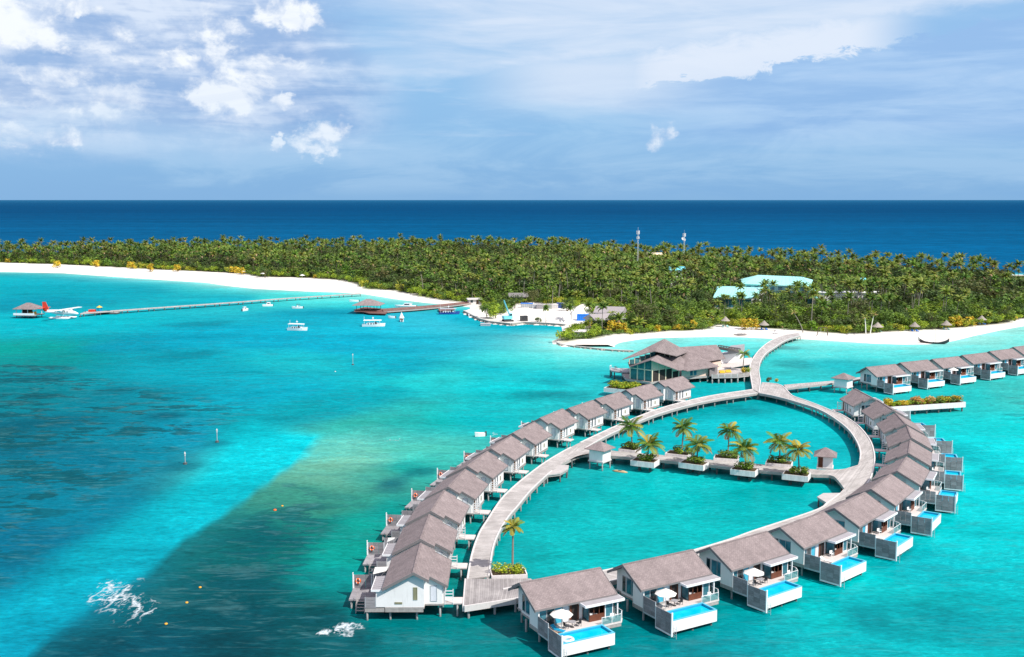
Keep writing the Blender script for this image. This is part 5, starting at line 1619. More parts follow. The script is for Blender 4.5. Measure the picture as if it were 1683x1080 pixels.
# ------------------------------------------------------------------ restaurant
def build_restaurant():
    t = thing('restaurant', 'large over-water restaurant with stacked grey hipped roofs and a glazed corner', 'restaurant')
    def poly(mb, pts, th=0.22, mi=0):
        mb.slab([tuple(p) for p in pts], th, mi)
    def tri_slab(mb, pts, th=0.2):
        n = len(pts)
        nn = (pts[1] - pts[0]).cross(pts[2] - pts[0])
        if nn.z < 0: pts = pts[::-1]
        poly(mb, pts, th)
    # low prow roof
    pk = at(1070, 591.5, 9.0); lt = at(1034.5, 603, 5.85); rt = at(1116, 608.5, 4.85)
    bk = at(1076, 577, 9.9) + Vector((3.0, 5.0, -0.7))
    mb = MB(); tri_slab(mb, [pk, bk, lt]); tri_slab(mb, [pk, rt, bk]); tri_slab(mb, [rt, rt + Vector((5, 4.5, 0)), bk + Vector((4, 0, 0)), bk]); tri_slab(mb, [lt, bk, lt + Vector((0.5, 9, 0))])
    part('lower_roof', mb, 'shingle', t)
    # upper prow roof
    up = at(1076, 576.7, 10.5); ul = at(1023, 590.6, 8.0); ur = at(1112, 585, 8.6); ap = at(1092, 556.7, 13.6)
    ulb = ul + Vector((8, 15, 0.0)); urb = ur + Vector((5, 9, 0))
    mb = MB(); tri_slab(mb, [up, ap, ul]); tri_slab(mb, [up, ur, ap]); tri_slab(mb, [ur, urb, ap]); tri_slab(mb, [ul, ap, ulb]); tri_slab(mb, [ulb, ap, urb])
    part('upper_roof', mb, 'shingle', t)
    # main hip and the back range
    ha = at(1130.6, 578, 8.7); hc = at(1129, 609.5, 4.6); hr = at(1182, 602, 4.7); hl = at(1114, 606.5, 4.9)
    rl = at(1110, 571, 9.2); rr = at(1178, 566.5, 9.2); br = at(1192.5, 589, 5.2); bm = at(1164, 593.5, 5.5)
    mb = MB()
    tri_slab(mb, [hc, hr, ha]); tri_slab(mb, [hl, hc, ha]); tri_slab(mb, [ha, hr, bm, rr, rl]) if False else None
    tri_slab(mb, [ha, bm, rl]); tri_slab(mb, [ha, hr, bm]); tri_slab(mb, [rl, bm, br, rr]); tri_slab(mb, [hl, ha, rl])
    bl2 = rl + Vector((-2, 10, -4.5)); br2 = br + Vector((-4, 12, 0))
    tri_slab(mb, [rr, br, br2]); tri_slab(mb, [rl, rr, br2, bl2])
    part('main_roof', mb, 'shingle', t)
    # walls: glazed corner
    cn = at(1071.5, 627.5, 2.0)
    fl = (at(1036, 622.5, 2.0) - cn); fr = (at(1115, 620.5, 2.0) - cn)
    Lf, Lr = fl.length, fr.length
    def facade(d, L, zc, ze, cols, glassmat, upper, name):
        ang = math.atan2(d.y, d.x)
        sgn = 1
        H = lambda x: zc + (ze - zc) * x / L
        for i in range(cols + 1):
            x = L * i / cols
            c = MB(); c.box(x - 0.16, x + 0.16, -0.16, 0.16, 2.0, H(x) - 0.35); part('column', c, 'cream_trim', t, (cn.x, cn.y, 0), ang)
        for i in range(cols):
            x0, x1 = L * i / cols + .17, L * (i + 1) / cols - .17
            zt = min(5.19, H(x1) - .95)
            g = MB(); g.box(x0, x1, -0.05, 0.03, 2.05, zt)
            w = part('window', g, glassmat, t, (cn.x, cn.y, 0), ang)
            b = MB(); b.box(x0 + .003, x1 - .003, -0.12, 0.12, zt + .005, zt + .3); part('transom', b, 'cream_trim', t, (cn.x, cn.y, 0), ang)
            z2 = zt + .305
            u = MB(); u._add([(x0, -.05, z2), (x1, -.05, z2), (x1, -.05, H(x1) - .4), (x0, -.05, H(x0) - .4), (x0, .05, z2), (x1, .05, z2), (x1, .05, H(x1) - .4), (x0, .05, H(x0) - .4)], [(0, 3, 2, 1), (4, 5, 6, 7), (0, 1, 5, 4), (1, 2, 6, 5), (2, 3, 7, 6), (3, 0, 4, 7)])
            part('upper_window', u, upper, t, (cn.x, cn.y, 0), ang)
    facade(fl, Lf, 8.9, 6.05, 3, 'tower_glass', 'tower_glass', 'left')
    facade(fr, Lr, 8.9, 5.0, 4, 'dark_interior', 'cream_trim', 'right')
    core = MB(); core.prism([tuple((cn + fl * .08 + fr * .08)[:2]), tuple((cn + fr * .95 + fl * .08)[:2]), tuple((cn + fr * .95 + fl * .95)[:2]), tuple((cn + fl * .95 + fr * .08)[:2])], 2.0, 4.3)
    part('core', core, 'dark_interior', t)
    # clerestory under the upper roof
    q0 = at(1076, 584, 8.6); q1 = at(1033, 596, 7.0); q2 = at(1110, 590, 7.2)
    for (a, b, k, mt) in ((q0, q1, 5, 'tower_glass'), (q0, q2, 4, 'dark_interior')):
        d = b - a; L = math.hypot(d.x, d.y); ang = math.atan2(d.y, d.x)
        for i in range(k):
            x0, x1 = L * i / k + .1, L * (i + 1) / k - .1
            g = MB(); zt = 9.9 - 2.0 * (i + 1) / k; g.box(x0, x1, 0.35, .45, 6.6, zt); part('clerestory_window', g, mt, t, (a.x, a.y, 0), ang)
            g = MB(); g.box(x1 + .02, x1 + .18, .30, .5, 6.6, zt + .1); part('mullion', g, 'cream_trim', t, (a.x, a.y, 0), ang)
    # service wing under the main hip
    w0 = at(1120, 620.5, 2.0); w1 = at(1164, 617, 2.0); w2 = at(1185, 606, 2.0)
    mb = MB(); mb.prism([tuple((w0)[:2]), tuple(w1[:2]), tuple(w2[:2]), (w2.x + 1.5, w2.y + 15), (w0.x + 3, w0.y + 16)], 1.7, 4.55); part('wing_wall', mb, 'beige_wall', t)
    d = w1 - w0; ang = math.atan2(d.y, d.x)
    for x in (d.length * .32, d.length * .46):
        g = MB(); g.box(x, x + .9, -.08, -.003, 2.4, 4.1); part('window', g, 'window_glass', t, (w0.x, w0.y, 0), ang)
    mb = MB(); mb.prism([tuple(at(1166, 618, 2)[:2]), tuple(at(1178, 614.5, 2)[:2]), tuple(at(1180, 606, 2)[:2]), tuple(at(1168, 608, 2)[:2])], 1.8, 4.0); part('annex', mb, 'grey_trim', t)
    # upper terrace, wall and dark pergola at the right
    t0, t1, t2, t3 = at(1176, 608, 2.3), at(1232, 598, 2.3), at(1236, 588, 2.3), at(1182, 592, 2.3)
    mb = MB(); mb.prism([tuple(p[:2]) for p in (t0, t1, t2, t3)], 2.0, 2.35); part('terrace', mb, 'terrace', t)
    mb = MB(); a, b = at(1184, 595, 3), at(1220, 589, 3); mb.prism([tuple(a[:2]), tuple(b[:2]), tuple((b + Vector((2, 7, 0)))[:2]), tuple((a + Vector((2, 7, 0)))[:2])], 2.36, 5.2); part('kitchen_wall', mb, 'white_paint', t)
    mb = MB(); a, b = at(1196, 582, 5.3), at(1219, 579.5, 5.3); mb.prism([tuple(a[:2]), tuple(b[:2]), tuple((b + Vector((2, 5, 0)))[:2]), tuple((a + Vector((2, 5, 0)))[:2])], 5.21, 7.4); part('roof_screen', mb, 'canopy_top', t)
    a, b = at(1181, 567.5, 9.0), at(1217, 573.5, 7.6)
    for k in range(9):
        f = k / 8; p = a.lerp(b, f)
        m2 = MB(); m2.tube([tuple(p), (p.x + 1.5, p.y + 9, p.z - 2.2)], 0.14, 4); part('pergola_rafter', m2, 'dark_metal', t)
    m2 = MB(); m2.tube([tuple(a), tuple(b)], 0.18, 4); m2.tube([tuple(a + Vector((1.5, 9, -2.2))), tuple(b + Vector((1.5, 9, -2.2)))], 0.18, 4); part('pergola_beam', m2, 'dark_metal', t)
    m2 = MB(); m2.slab([tuple(a + Vector((0.1, 1, -.45))), tuple(b + Vector((0, 1, -.45))), tuple(b + Vector((1.4, 8.5, -2.4))), tuple(a + Vector((1.4, 8.5, -2.4)))], 0.1); part('pergola_roof', m2, 'grey_trim', t)
    # lower deck with railing
    e0, e1, e2, e3 = at(1170, 620.5, 1.9), at(1212, 619.5, 1.9), at(1233, 617, 1.9), at(1234, 605, 1.9)
    mb = MB(); mb.prism([tuple(p[:2]) for p in (e0, e1, e2, e3, at(1178, 606, 1.9))], 1.6, 1.9); part('lower_deck', mb, 'deck_planks_flat', t)
    pts = [e0, e0.lerp(e1, .25), e0.lerp(e1, .5), e0.lerp(e1, .75), e1, e1.lerp(e2, .5), e2]
    for p in pts:
        m2 = MB(); m2.box(-.05, .05, -.05, .05, 0, 1.05); part('railing_post', m2, 'white_trim', t, (p.x, p.y, 1.9))
        link('pile', pile_mesh(1.59, 0.24, 'pile_concrete'), t, (p.x + .2, p.y + .5, 0))
    for a, b in zip(pts, pts[1:]):
        d = b - a; m2 = MB(); m2.box(.06, d.length - .06, -.03, .03, .95, 1.03); m2.box(.06, d.length - .06, -.02, .02, .1, .85); part('railing', m2, 'skirt_wood', t, (a.x, a.y, 1.9), math.atan2(d.y, d.x))
    # main floor and piles
    mb = MB(); mb.prism([tuple((cn + Vector((-.5, -1.0, 0)))[:2]), tuple((cn + fr * 1.08 + Vector((0, -.8, 0)))[:2]), tuple((w1 + Vector((.2, -.3, 0)))[:2]), (w1.x + 6, w1.y + 22), tuple((cn + fl * 2.2 + fr * .6)[:2]), tuple((cn + fl * 1.08 + Vector((-.8, 0, 0)))[:2])], 1.35, 1.98); part('floor_slab', mb, 'skirt_wood', t)
    for u, v in ((1072, 630), (1092, 627), (1115, 623), (1131, 622.5), (1151, 621), (1163, 620), (1056, 627), (1040, 624), (1085, 624), (1140, 616)):
        p = at(u, v, 1.4); link('pile', pile_mesh(1.345, 0.28, 'pile_concrete'), t, (p.x, p.y + .6, 0))
    # curved balcony at the left corner
    bc = at(1034, 610, 2.6); ring = []
    for k in range(9):
        a = R(150) + R(130) * k / 8; ring.append((bc.x + 5.6 * math.cos(a), bc.y + 5.6 * math.sin(a) + 4))
    mb = MB(); mb.prism(ring + [(bc.x + 2, bc.y + 6)], 2.1, 2.5); part('balcony', mb, 'canopy_top', t)
    mb = MB()
    for (x0, y0), (x1, y1) in zip(ring, ring[1:]): mb.tube([(x0, y0, 3.4), (x1, y1, 3.4)], .09, 4); mb.tube([(x0, y0, 2.5), (x0, y0, 3.4)], .06, 4)
    part('balcony_rail', mb, 'white_trim', t)
    for k in range(0, 9, 2): link('pile', pile_mesh(2.095, 0.2, 'pile_dark'), t, (ring[k][0] * .97 + bc.x * .03, ring[k][1] * .97 + (bc.y + 4) * .03, 0))
    for k in range(4):
        x, y = ring[1 + k * 2]; x = x * .7 + bc.x * .3; y = y * .7 + (bc.y + 4) * .3
        tb = thing('patio_table', f'{near[k]} dark patio table on the restaurant balcony, counted from the back', 'table', (x, y, 2.5), 0, 'tables on the restaurant balcony')
        m2 = MB(); m2.cyl(0, 0, .70, .75, .5, 10); part('table_top', m2, 'dark_metal', tb)
        m2 = MB(); m2.cyl(0, 0, 0, .70, .05, 6); m2.cyl(0, 0, 0, .04, .28, 8); part('leg', m2, 'dark_metal', tb)
build_restaurant()
for i, (u, v) in enumerate(((1187, 613.5), (1197, 612.5))):
    p = at(u, v, 1.9)
    s = thing('sofa', f'yellow cushioned sofa on the restaurant lower deck, {["left", "right"][i]} one of the pair', 'sofa', (p.x, p.y, 1.9), 0.2, 'sofas on the restaurant deck')
    m = MB(); m.box(-.9, .9, -.4, .4, .1, .42); part('seat', m, 'yellow_hat', s)
    m = MB(); m.box(-.9, .9, .25, .42, .425, .85); part('backrest', m, 'yellow_hat', s)
p = at(1221, 609, 2.0); garden_palm('green palm standing at the restaurant deck beside the jetty', (p.x, p.y, 1.9), 5.2, 2.6, 130, 0.4, None, 0.1, 15, 12)
p = at(1223, 613, 2.0); bush('golden yellow croton under the restaurant palm', (p.x, p.y - .5, 1.9), 2.2, 2.6, GOLD, 131, 240, .22, 0)
p = at(1229, 614, 2.0); bush('lime green bush at the jetty edge of the restaurant deck', (p.x, p.y, 1.9), 2.4, 2.2, LIMEGREEN, 132, 240, .22, 0)
p = at(1263, 627, 2.0); bush('dark spiky bush on the junction deck edge', (p.x, p.y, 1.9), 1.6, 1.6, DKGREEN + [(0.12, .07, .05)], 133, 160, .2, 0)
p = at(1276, 627.5, 2.0); bush('small golden bush on the junction deck edge', (p.x, p.y, 1.9), 1.2, 1.4, GOLD, 134, 120, .18, 0)

# ------------------------------------------------------------------ furniture on the villa terraces
def umbrella(label, fr, x, y, group):
    p = loc_pt(fr, x, y, DECK_Z)
    t = thing('parasol', label, 'parasol', p, fr[1] + .3, group)
    m = MB(); m.cone(0, 0, 2.15, 2.85, 1.45, 8); part('canopy', m, 'canvas', t)
    m = MB(); m.cyl(0, 0, 0, 2.8, .035, 6); part('pole', m, 'grey_metal', t)
    m = MB(); m.lathe([(0.0, .10), (.28, .08), (.3, 0.0)], 0, 0, 10); part('base', m, 'concrete', t)
def round_table(label, fr, x, y, group, mat='canopy_top'):
    p = loc_pt(fr, x, y, DECK_Z)
    t = thing('round_table', label, 'table', p, 0, group)
    m = MB(); m.cyl(0, 0, .70, .745, .48, 14); part('table_top', m, mat, t)
    m = MB(); m.cyl(0, 0, .03, .70, .05, 6); m.cyl(0, 0, 0, .03, .28, 10); part('leg', m, 'dark_metal', t)
def chair(label, fr, x, y, rz, group, mat='dark_metal'):
    p = loc_pt(fr, x, y, DECK_Z)
    t = thing('chair', label, 'chair', p, fr[1] + rz, group)
    m = MB(); m.box(-.26, .26, -.26, .26, .40, .46); part('seat', m, mat, t)
    m = MB(); m.box(-.26, .26, .21, .26, .465, .86); part('backrest', m, mat, t)
    for sx in (-1, 1):
        for sy in (-1, 1):
            m = MB(); m.box(sx * .22 - .02, sx * .22 + .02, sy * .22 - .02, sy * .22 + .02, 0, .395); part('leg', m, mat, t)
        m = MB(); m.box(sx * .27 - .02, sx * .27 + .02, -.25, .20, .60, .64); part('armrest', m, mat, t)
def lounger(label, fr, x, y, rz, group, mat):
    p = loc_pt(fr, x, y, DECK_Z)
    t = thing('sun_lounger', label, 'sun lounger', p, fr[1] + rz, group)
    m = MB(); m.box(-.33, .33, -.95, .35, .26, .32); part('frame', m, 'white_trim', t)
    m = MB(); m.box(-.31, .31, -.93, .33, .325, .41); part('mattress', m, mat, t)
    m = MB(); m.slab([(-.31, .35, .41), (.31, .35, .41), (.31, .95, .80), (-.31, .95, .80)], .09); part('backrest', m, mat, t)
    for sx in (-1, 1):
        for yy in (-.85, .3):
            m = MB(); m.box(sx * .29 - .025, sx * .29 + .025, yy - .025, yy + .025, 0, .255); part('leg', m, 'white_trim', t)
vn = ['first', 'second', 'third', 'fourth', 'fifth', 'sixth', 'seventh', 'eighth']
for i in range(3):
    fr = right_fr[i]
    umbrella(f'cream parasol on the terrace of the {vn[i]} pool villa from the plank platform', fr, -3.1, -5.5, 'cream parasols on the pool terraces')
    round_table(f'round terrace table of the {vn[i]} pool villa from the plank platform', fr, -1.3, -5.1, 'round terrace tables')
    chair(f'dark terrace chair left of the table on the {vn[i]} pool villa', fr, -2.2, -5.1, R(90), 'terrace chairs')
    chair(f'dark terrace chair right of the table on the {vn[i]} pool villa', fr, -0.4, -5.2, R(-90), 'terrace chairs')
umbrella('cream parasol on the third villa of the far straight row', far_fr[2], -3.1, -5.5, 'cream parasols on the pool terraces')
lounger('blue cushioned sun lounger under the parasol of the first pool villa', right_fr[0], -3.7, -5.7, R(25), 'sun loungers on the first pool terrace', 'blue_fabric')
lounger('tan cushioned sun lounger against the screen of the first pool villa', right_fr[0], -4.7, -5.7, R(10), 'sun loungers on the first pool terrace', 'tan_fabric')
for i in range(3, 8):
    fr = right_fr[i]
    for k, x in enumerate((-3.4, -2.2)):
        lounger(f'{["left", "right"][k]} white sun lounger on the terrace of the {vn[i]} pool villa', fr, x, -5.6, R(8), 'white sun loungers on the pool terraces', 'canvas')
    chair(f'white armchair beside the bath bay of the {vn[i]} pool villa', fr, 0.9, -4.6, R(-20), 'white armchairs on the pool terraces', 'porcelain')
for i in range(3):
    chair(f'white armchair at the bath window of the {vn[i]} pool villa', right_fr[i], 4.4, -5.6, R(-10), 'white armchairs on the pool terraces', 'porcelain')
    m_ = loc_pt(right_fr[i], -1.2, -5.1)
# inflatable ring in the first pool
p = loc_pt(right_fr[0], -3.9, -8.35, 1.88)
tr_ = thing('swim_ring', 'white inflatable ring floating in the first villa pool', 'swim ring', p)
m = MB(); m.lathe([(0.62 + .22 * math.cos(a * math.pi / 5), .15 + .22 * math.sin(a * math.pi / 5)) for a in range(11)], 0, 0, 18); part('tube', m, 'porcelain', tr_, smooth=True)
m = MB(); m.cyl(0.62, 0, .365, .41, .05, 6); part('valve', m, 'orange', tr_)
# life rings and towels on the left row
for i in range(7):
    fr = left_fr[i]
    p = loc_pt(fr, -2.86, -8.5, 2.4)
    t = thing('life_ring', f'orange life ring hung on the outer screen of the {vn[i]} left arm villa', 'life ring', p, fr[1], 'orange life rings along the left arm')
    m = MB(); prof = [(0.30 + .11 * math.cos(a * math.pi / 4), .11 * math.sin(a * math.pi / 4)) for a in range(9)]
    m.lathe(prof, 0, 0, 14); me = m.mesh('ring', 'orange', True); me.transform(Matrix.Rotation(R(90), 4, 'Y')); link('ring', me, t)
    m = MB()
    for k in range(4):
        a = R(45 + 90 * k); m.box(-.12, .12, .30 * math.cos(a) - .04, .30 * math.cos(a) + .04, .30 * math.sin(a) - .115, .30 * math.sin(a) + .115)
    part('band', m, 'white_trim', t)
for i, (x, y, w, d, h, lab) in enumerate([(2.0, -4.9, 2.2, 1.8, 2.55, 'white shade sail over the terrace of the white gabled villa by the platform'), (-1.2, -4.9, 1.3, 1.0, 2.7, 'white folded parasol cloth on the terrace of the second left arm villa')]):
    p = loc_pt(left_fr[i], -1.6 if i == 0 else -0.5, -5.2, DECK_Z)
    t = thing('shade_sail', lab, 'shade sail', p, left_fr[i][1])
    m = MB(); m.slab([(-w / 2, -d / 2, h), (w / 2, -d / 2, h - .2), (w / 2, d / 2, h + .25), (-w / 2, d / 2, h + .05)], .04); part('cloth', m, 'canvas', t)
    for sx in (-1, 1):
        for sy in (-1, 1):
            m = MB(); m.cyl(sx * w / 2 * .97, sy * d / 2 * .97, 0, h - .26 if sx > 0 and sy < 0 else h - .06, .03, 5); part('pole', m, 'grey_metal', t)

# ------------------------------------------------------------------ boats
def hull_mesh(L, B, H, sheer, mats, keel=0.35, deck_inset=0.12, stern=0.75):
    """hull along +x (bow), waterline z = 0: lofted sections, sheer line, deck"""
    n = 9; mb = MB(); rings = []
    for i in range(n):
        f = i / (n - 1); x = -L / 2 + L * f
        w = B / 2 * (stern + (1 - stern) * min(1, f / .35)) * (1 - max(0, (f - .5) / .5) ** 2.2)
        w = max(w, 0.02)
        top = H * (1 + sheer * (f ** 2.5) + sheer * .15 * (1 - f) ** 3)
        xo = 0.0 if f < 1 else L * .03
        rings.append([(x + xo, -w, top), (x, -w * .82, 0.05), (x - xo * 2, -w * .25, -keel), (x - xo * 2, w * .25, -keel), (x, w * .82, 0.05), (x + xo, w, top)])
    vs = [p for r in rings for p in r]; fs = []; mi = []
    for i in range(n - 1):
        for k in range(5):
            fs.append((6 * i + k, 6 * i + k + 1, 6 * (i + 1) + k + 1, 6 * (i + 1) + k)); mi.append(0 if k in (0, 4) else 1)
    fs.append((0, 5, 4, 3, 2, 1)); mi.append(0)
    mb.v += vs; mb.f += fs; mb.mi += mi
    o = len(mb.v)
    dv = []
    for r in rings:
        dv += [(r[0][0], r[0][1] * .96, r[0][2] - deck_inset), (r[5][0], r[5][1] * .96, r[5][2] - deck_inset)]
    mb.v += dv
    for i in range(n - 1):
        mb.f.append((o + 2 * i, o + 2 * i + 2, o + 2 * i + 3, o + 2 * i + 1)); mb.mi.append(0)
    me = mb.mesh('hull', mats)
    return fix_normals(me)

def dhoni(label, px, L, rz, hullmat='hull_white', roofmat='hull_white', group=None, wins=True):
    p = at(*px, 0)
    t = thing('canopy_boat', label, 'boat', p, rz, group)
    B = L * .30
    link('hull', hull_mesh(L, B, 0.95, .55, [hullmat, 'hull_wood' if hullmat != 'hull_white' else 'hull_white']), t)
    c = MB(); c.box(-L * .30, L * .22, -B * .38, B * .38, .80, 1.55); part('cabin', c, 'hull_white', t)
    for s in (-1, 1):
        for k in range(4):
            x = -L * .26 + k * L * .12
            m = MB(); y = s * (B * .38); m.box(x, x + L * .08, y, y + s * .04, 1.02, 1.45); part('window', m, 'dark_glass', t)
    d = MB(); d.box(L * .08, L * .14, -B * .38 - .05, -B * .38 - .003, .85, 2.2); part('doorway', d, 'dark_interior', t)
    for x in (-L * .40, -L * .18, L * .05, L * .28):
        for s in (-1, 1):
            m = MB(); m.cyl(x, s * B * .40, .75, 2.62, .05, 5); part('roof_post', m, 'white_trim', t)
    r = MB(); prof = []
    for f in np.linspace(0, 1, 9):
        x = -L * .44 + L * .80 * f; w = B * .50 * (1 - .55 * max(0, (f - .6) / .4) ** 2)
        prof.append((x, w))
    poly = [(x, -w) for x, w in prof] + [(x, w) for x, w in prof[::-1]]
    r.prism(poly, 2.62, 2.78); r.prism([(x * .98, y * .86) for x, y in poly], 2.783, 2.88)
    part('roof', r, roofmat, t)
    m = MB(); m.cyl(-L * .02, 0, 2.88, 4.3, .07, 5); m.box(-L * .02 - .35, -L * .02 + .35, -.12, .12, 3.5, 3.9); part('mast', m, 'white_trim', t)
    m = MB(); m.cyl(-L * .42, B * .3, 2.78, 4.2, .05, 5); part('antenna', m, 'white_trim', t)
    return t

def speedboat(label, px, L, rz, group=None, top='hard', hullmat='hull_white'):
    p = at(*px, 0)
    t = thing('motor_boat', label, 'boat', p, rz, group)
    B = L * .34
    link('hull', hull_mesh(L, B, 0.85, .35, [hullmat, 'hull_white']), t)
    if top == 'hard':
        c = MB(); c._add([(-L * .28, -B * .36, .78), (L * .18, -B * .34, .78), (L * .18, B * .34, .78), (-L * .28, B * .36, .78), (-L * .24, -B * .30, 2.0), (L * .04, -B * .28, 2.0), (L * .04, B * .28, 2.0), (-L * .24, B * .30, 2.0)], [(0, 3, 2, 1), (4, 5, 6, 7), (0, 1, 5, 4), (1, 2, 6, 5), (2, 3, 7, 6), (3, 0, 4, 7)])
        part('cabin', c, 'hull_white', t)
        for s in (-1, 1):
            m = MB(); m.slab([(-L * .2, s * (B * .35), 1.25), (L * .08, s * (B * .34), 1.25), (L * .03, s * (B * .315), 1.7), (-L * .19, s * (B * .325), 1.7)][::s], .05); part('window', m, 'dark_glass', t)
        m = MB(); m.box(-L * .30, L * .08, -B * .34, B * .34, 2.0, 2.10); part('hardtop', m, 'hull_white', t)
    elif top == 'bimini':
        for x in (-L * .22, L * .05):
            for s in (-1, 1):
                m = MB(); m.cyl(x, s * B * .3, .7, 2.1, .04, 5); part('post', m, 'grey_metal', t)
        m = MB(); m.box(-L * .28, L * .1, -B * .36, B * .36, 2.1, 2.18); part('bimini', m, 'dark_metal' if 'dark' in label else 'canvas', t)
        m = MB(); m.box(-.4, .3, -.4, .4, .75, 1.5); part('console', m, 'hull_white', t)
    elif top == 'tent':
        m = MB(); m.cone(0, 0, 1.5, 4.2, B * .62, 8); part('tent', m, 'hull_white', t)
        m = MB(); m.cyl(0, 0, .7, 5.0, .06, 6); part('mast', m, 'grey_metal', t)
        m = MB(); m.box(-L * .25, L * .25, -B * .3, B * .3, .72, 1.3); part('cabin', m, 'door_wood', t)
    else:
        for x in (-L * .15, L * .1):
            m = MB(); m.box(x, x + .3, -B * .33, B * .33, .55, .80); part('seat', m, 'canvas', t)
    m = MB(); m.box(-L * .5 - .35, -L * .5 - .02, -.22, .22, .1, 1.15); part('outboard', m, 'dark_metal', t)
    return t
dhoni('white canopy boat moored nearest in the open lagoon, with a dark doorway', (489, 543), 8.6, R(-10), group='white canopy boats at anchor')
dhoni('longer white canopy boat moored just in front of the brown jetty gazebo', (614, 536.5), 9.8, R(3), group='white canopy boats at anchor')
dhoni('blue hulled boat with a pale canopy tied up at the brown jetty root', (738, 516.5), 10.0, R(5), 'hull_blue', 'grey_metal')
speedboat('boxy white cabin boat near the long seaplane jetty, leftmost of the moored boats', (403, 511), 4.6, R(65), 'small boats at anchor')
speedboat('white speedboat lying just below the long seaplane jetty', (440, 503.5), 5.2, R(200), 'small boats at anchor')
speedboat('small open boat with a dark awning below the long seaplane jetty', (489, 507), 5.4, R(185), 'small boats at anchor', 'bimini')
speedboat('white boat with a pointed tent-like cover beside the brown jetty', (660, 528), 6.0, R(100), 'small boats at anchor', 'tent')
speedboat('tiny white dinghy floating left of the boat with the pointed cover', (644, 523), 3.4, R(170), 'small boats at anchor', 'open')
speedboat('low white dinghy afloat behind the brown jetty gazebo', (582, 496), 5.2, R(180), 'small boats at anchor', 'open')
speedboat('white cabin cruiser moored behind the brown jetty', (667, 505), 11.0, R(175), 'small boats at anchor')
speedboat('small white boat running outside the left arm with a foaming wake', (789, 717.5), 2.4, R(195), None, 'open')
speedboat('white launch pulled up on the quay tip of the work yard', (779, 519), 7.0, R(35), None, 'open')

# traditional curved sailing hull drawn up in the shallows
def curved_boat():
    p = at(1534, 565, 0)
    t = thing('sailing_dhoni', 'slim dark wooden boat with upswept ends aground on the right beach', 'boat', p, R(-24))
    n = 13; mb = MB(); rings = []
    for i in range(n):
        f = i / (n - 1) * 2 - 1
        w = 1.0 * (1 - abs(f) ** 2.0) + .05; top = .75 + 1.6 * abs(f) ** 3; bot = -.3 + 1.4 * abs(f) ** 4
        x = f * 5.6
        rings.append([(x, -w, top), (x, -w * .6, (top + bot) / 2 - .15), (x, 0, bot), (x, w * .6, (top + bot) / 2 - .15), (x, w, top), (x, w * .85, top - .05), (x, 0, max(bot + .15, .2)), (x, -w * .85, top - .05)])
    for r in rings: mb.v += r
    for i in range(n - 1):
        for k in range(8):
            mb.f.append((8 * i + k, 8 * i + (k + 1) % 8, 8 * (i + 1) + (k + 1) % 8, 8 * (i + 1) + k)); mb.mi.append(1 if k in (4, 5, 6, 7) else 0)
    me = fix_normals(mb.mesh('hull', ['dark_metal', 'canvas'])); link('hull', me, t)
    m = MB(); m.cyl(5.45, 0, 2.0, 4.6, .09, 5, 0, .05); part('prow_post', m, 'dark_metal', t)
    m = MB(); m.cyl(-5.3, 0, 1.9, 3.4, .07, 5, 0, .04); part('stern_post', m, 'grey_metal', t)
    m = MB(); m.cyl(.6, 0, .2, 7.5, .07, 5, 0, .04); part('mast', m, 'door_wood', t)
    for x in (-2.5, 0, 2.5):
        m = MB(); m.box(x - .12, x + .12, -.8, .8, .62, .68); part('thwart', m, 'door_wood', t)
curved_boat()

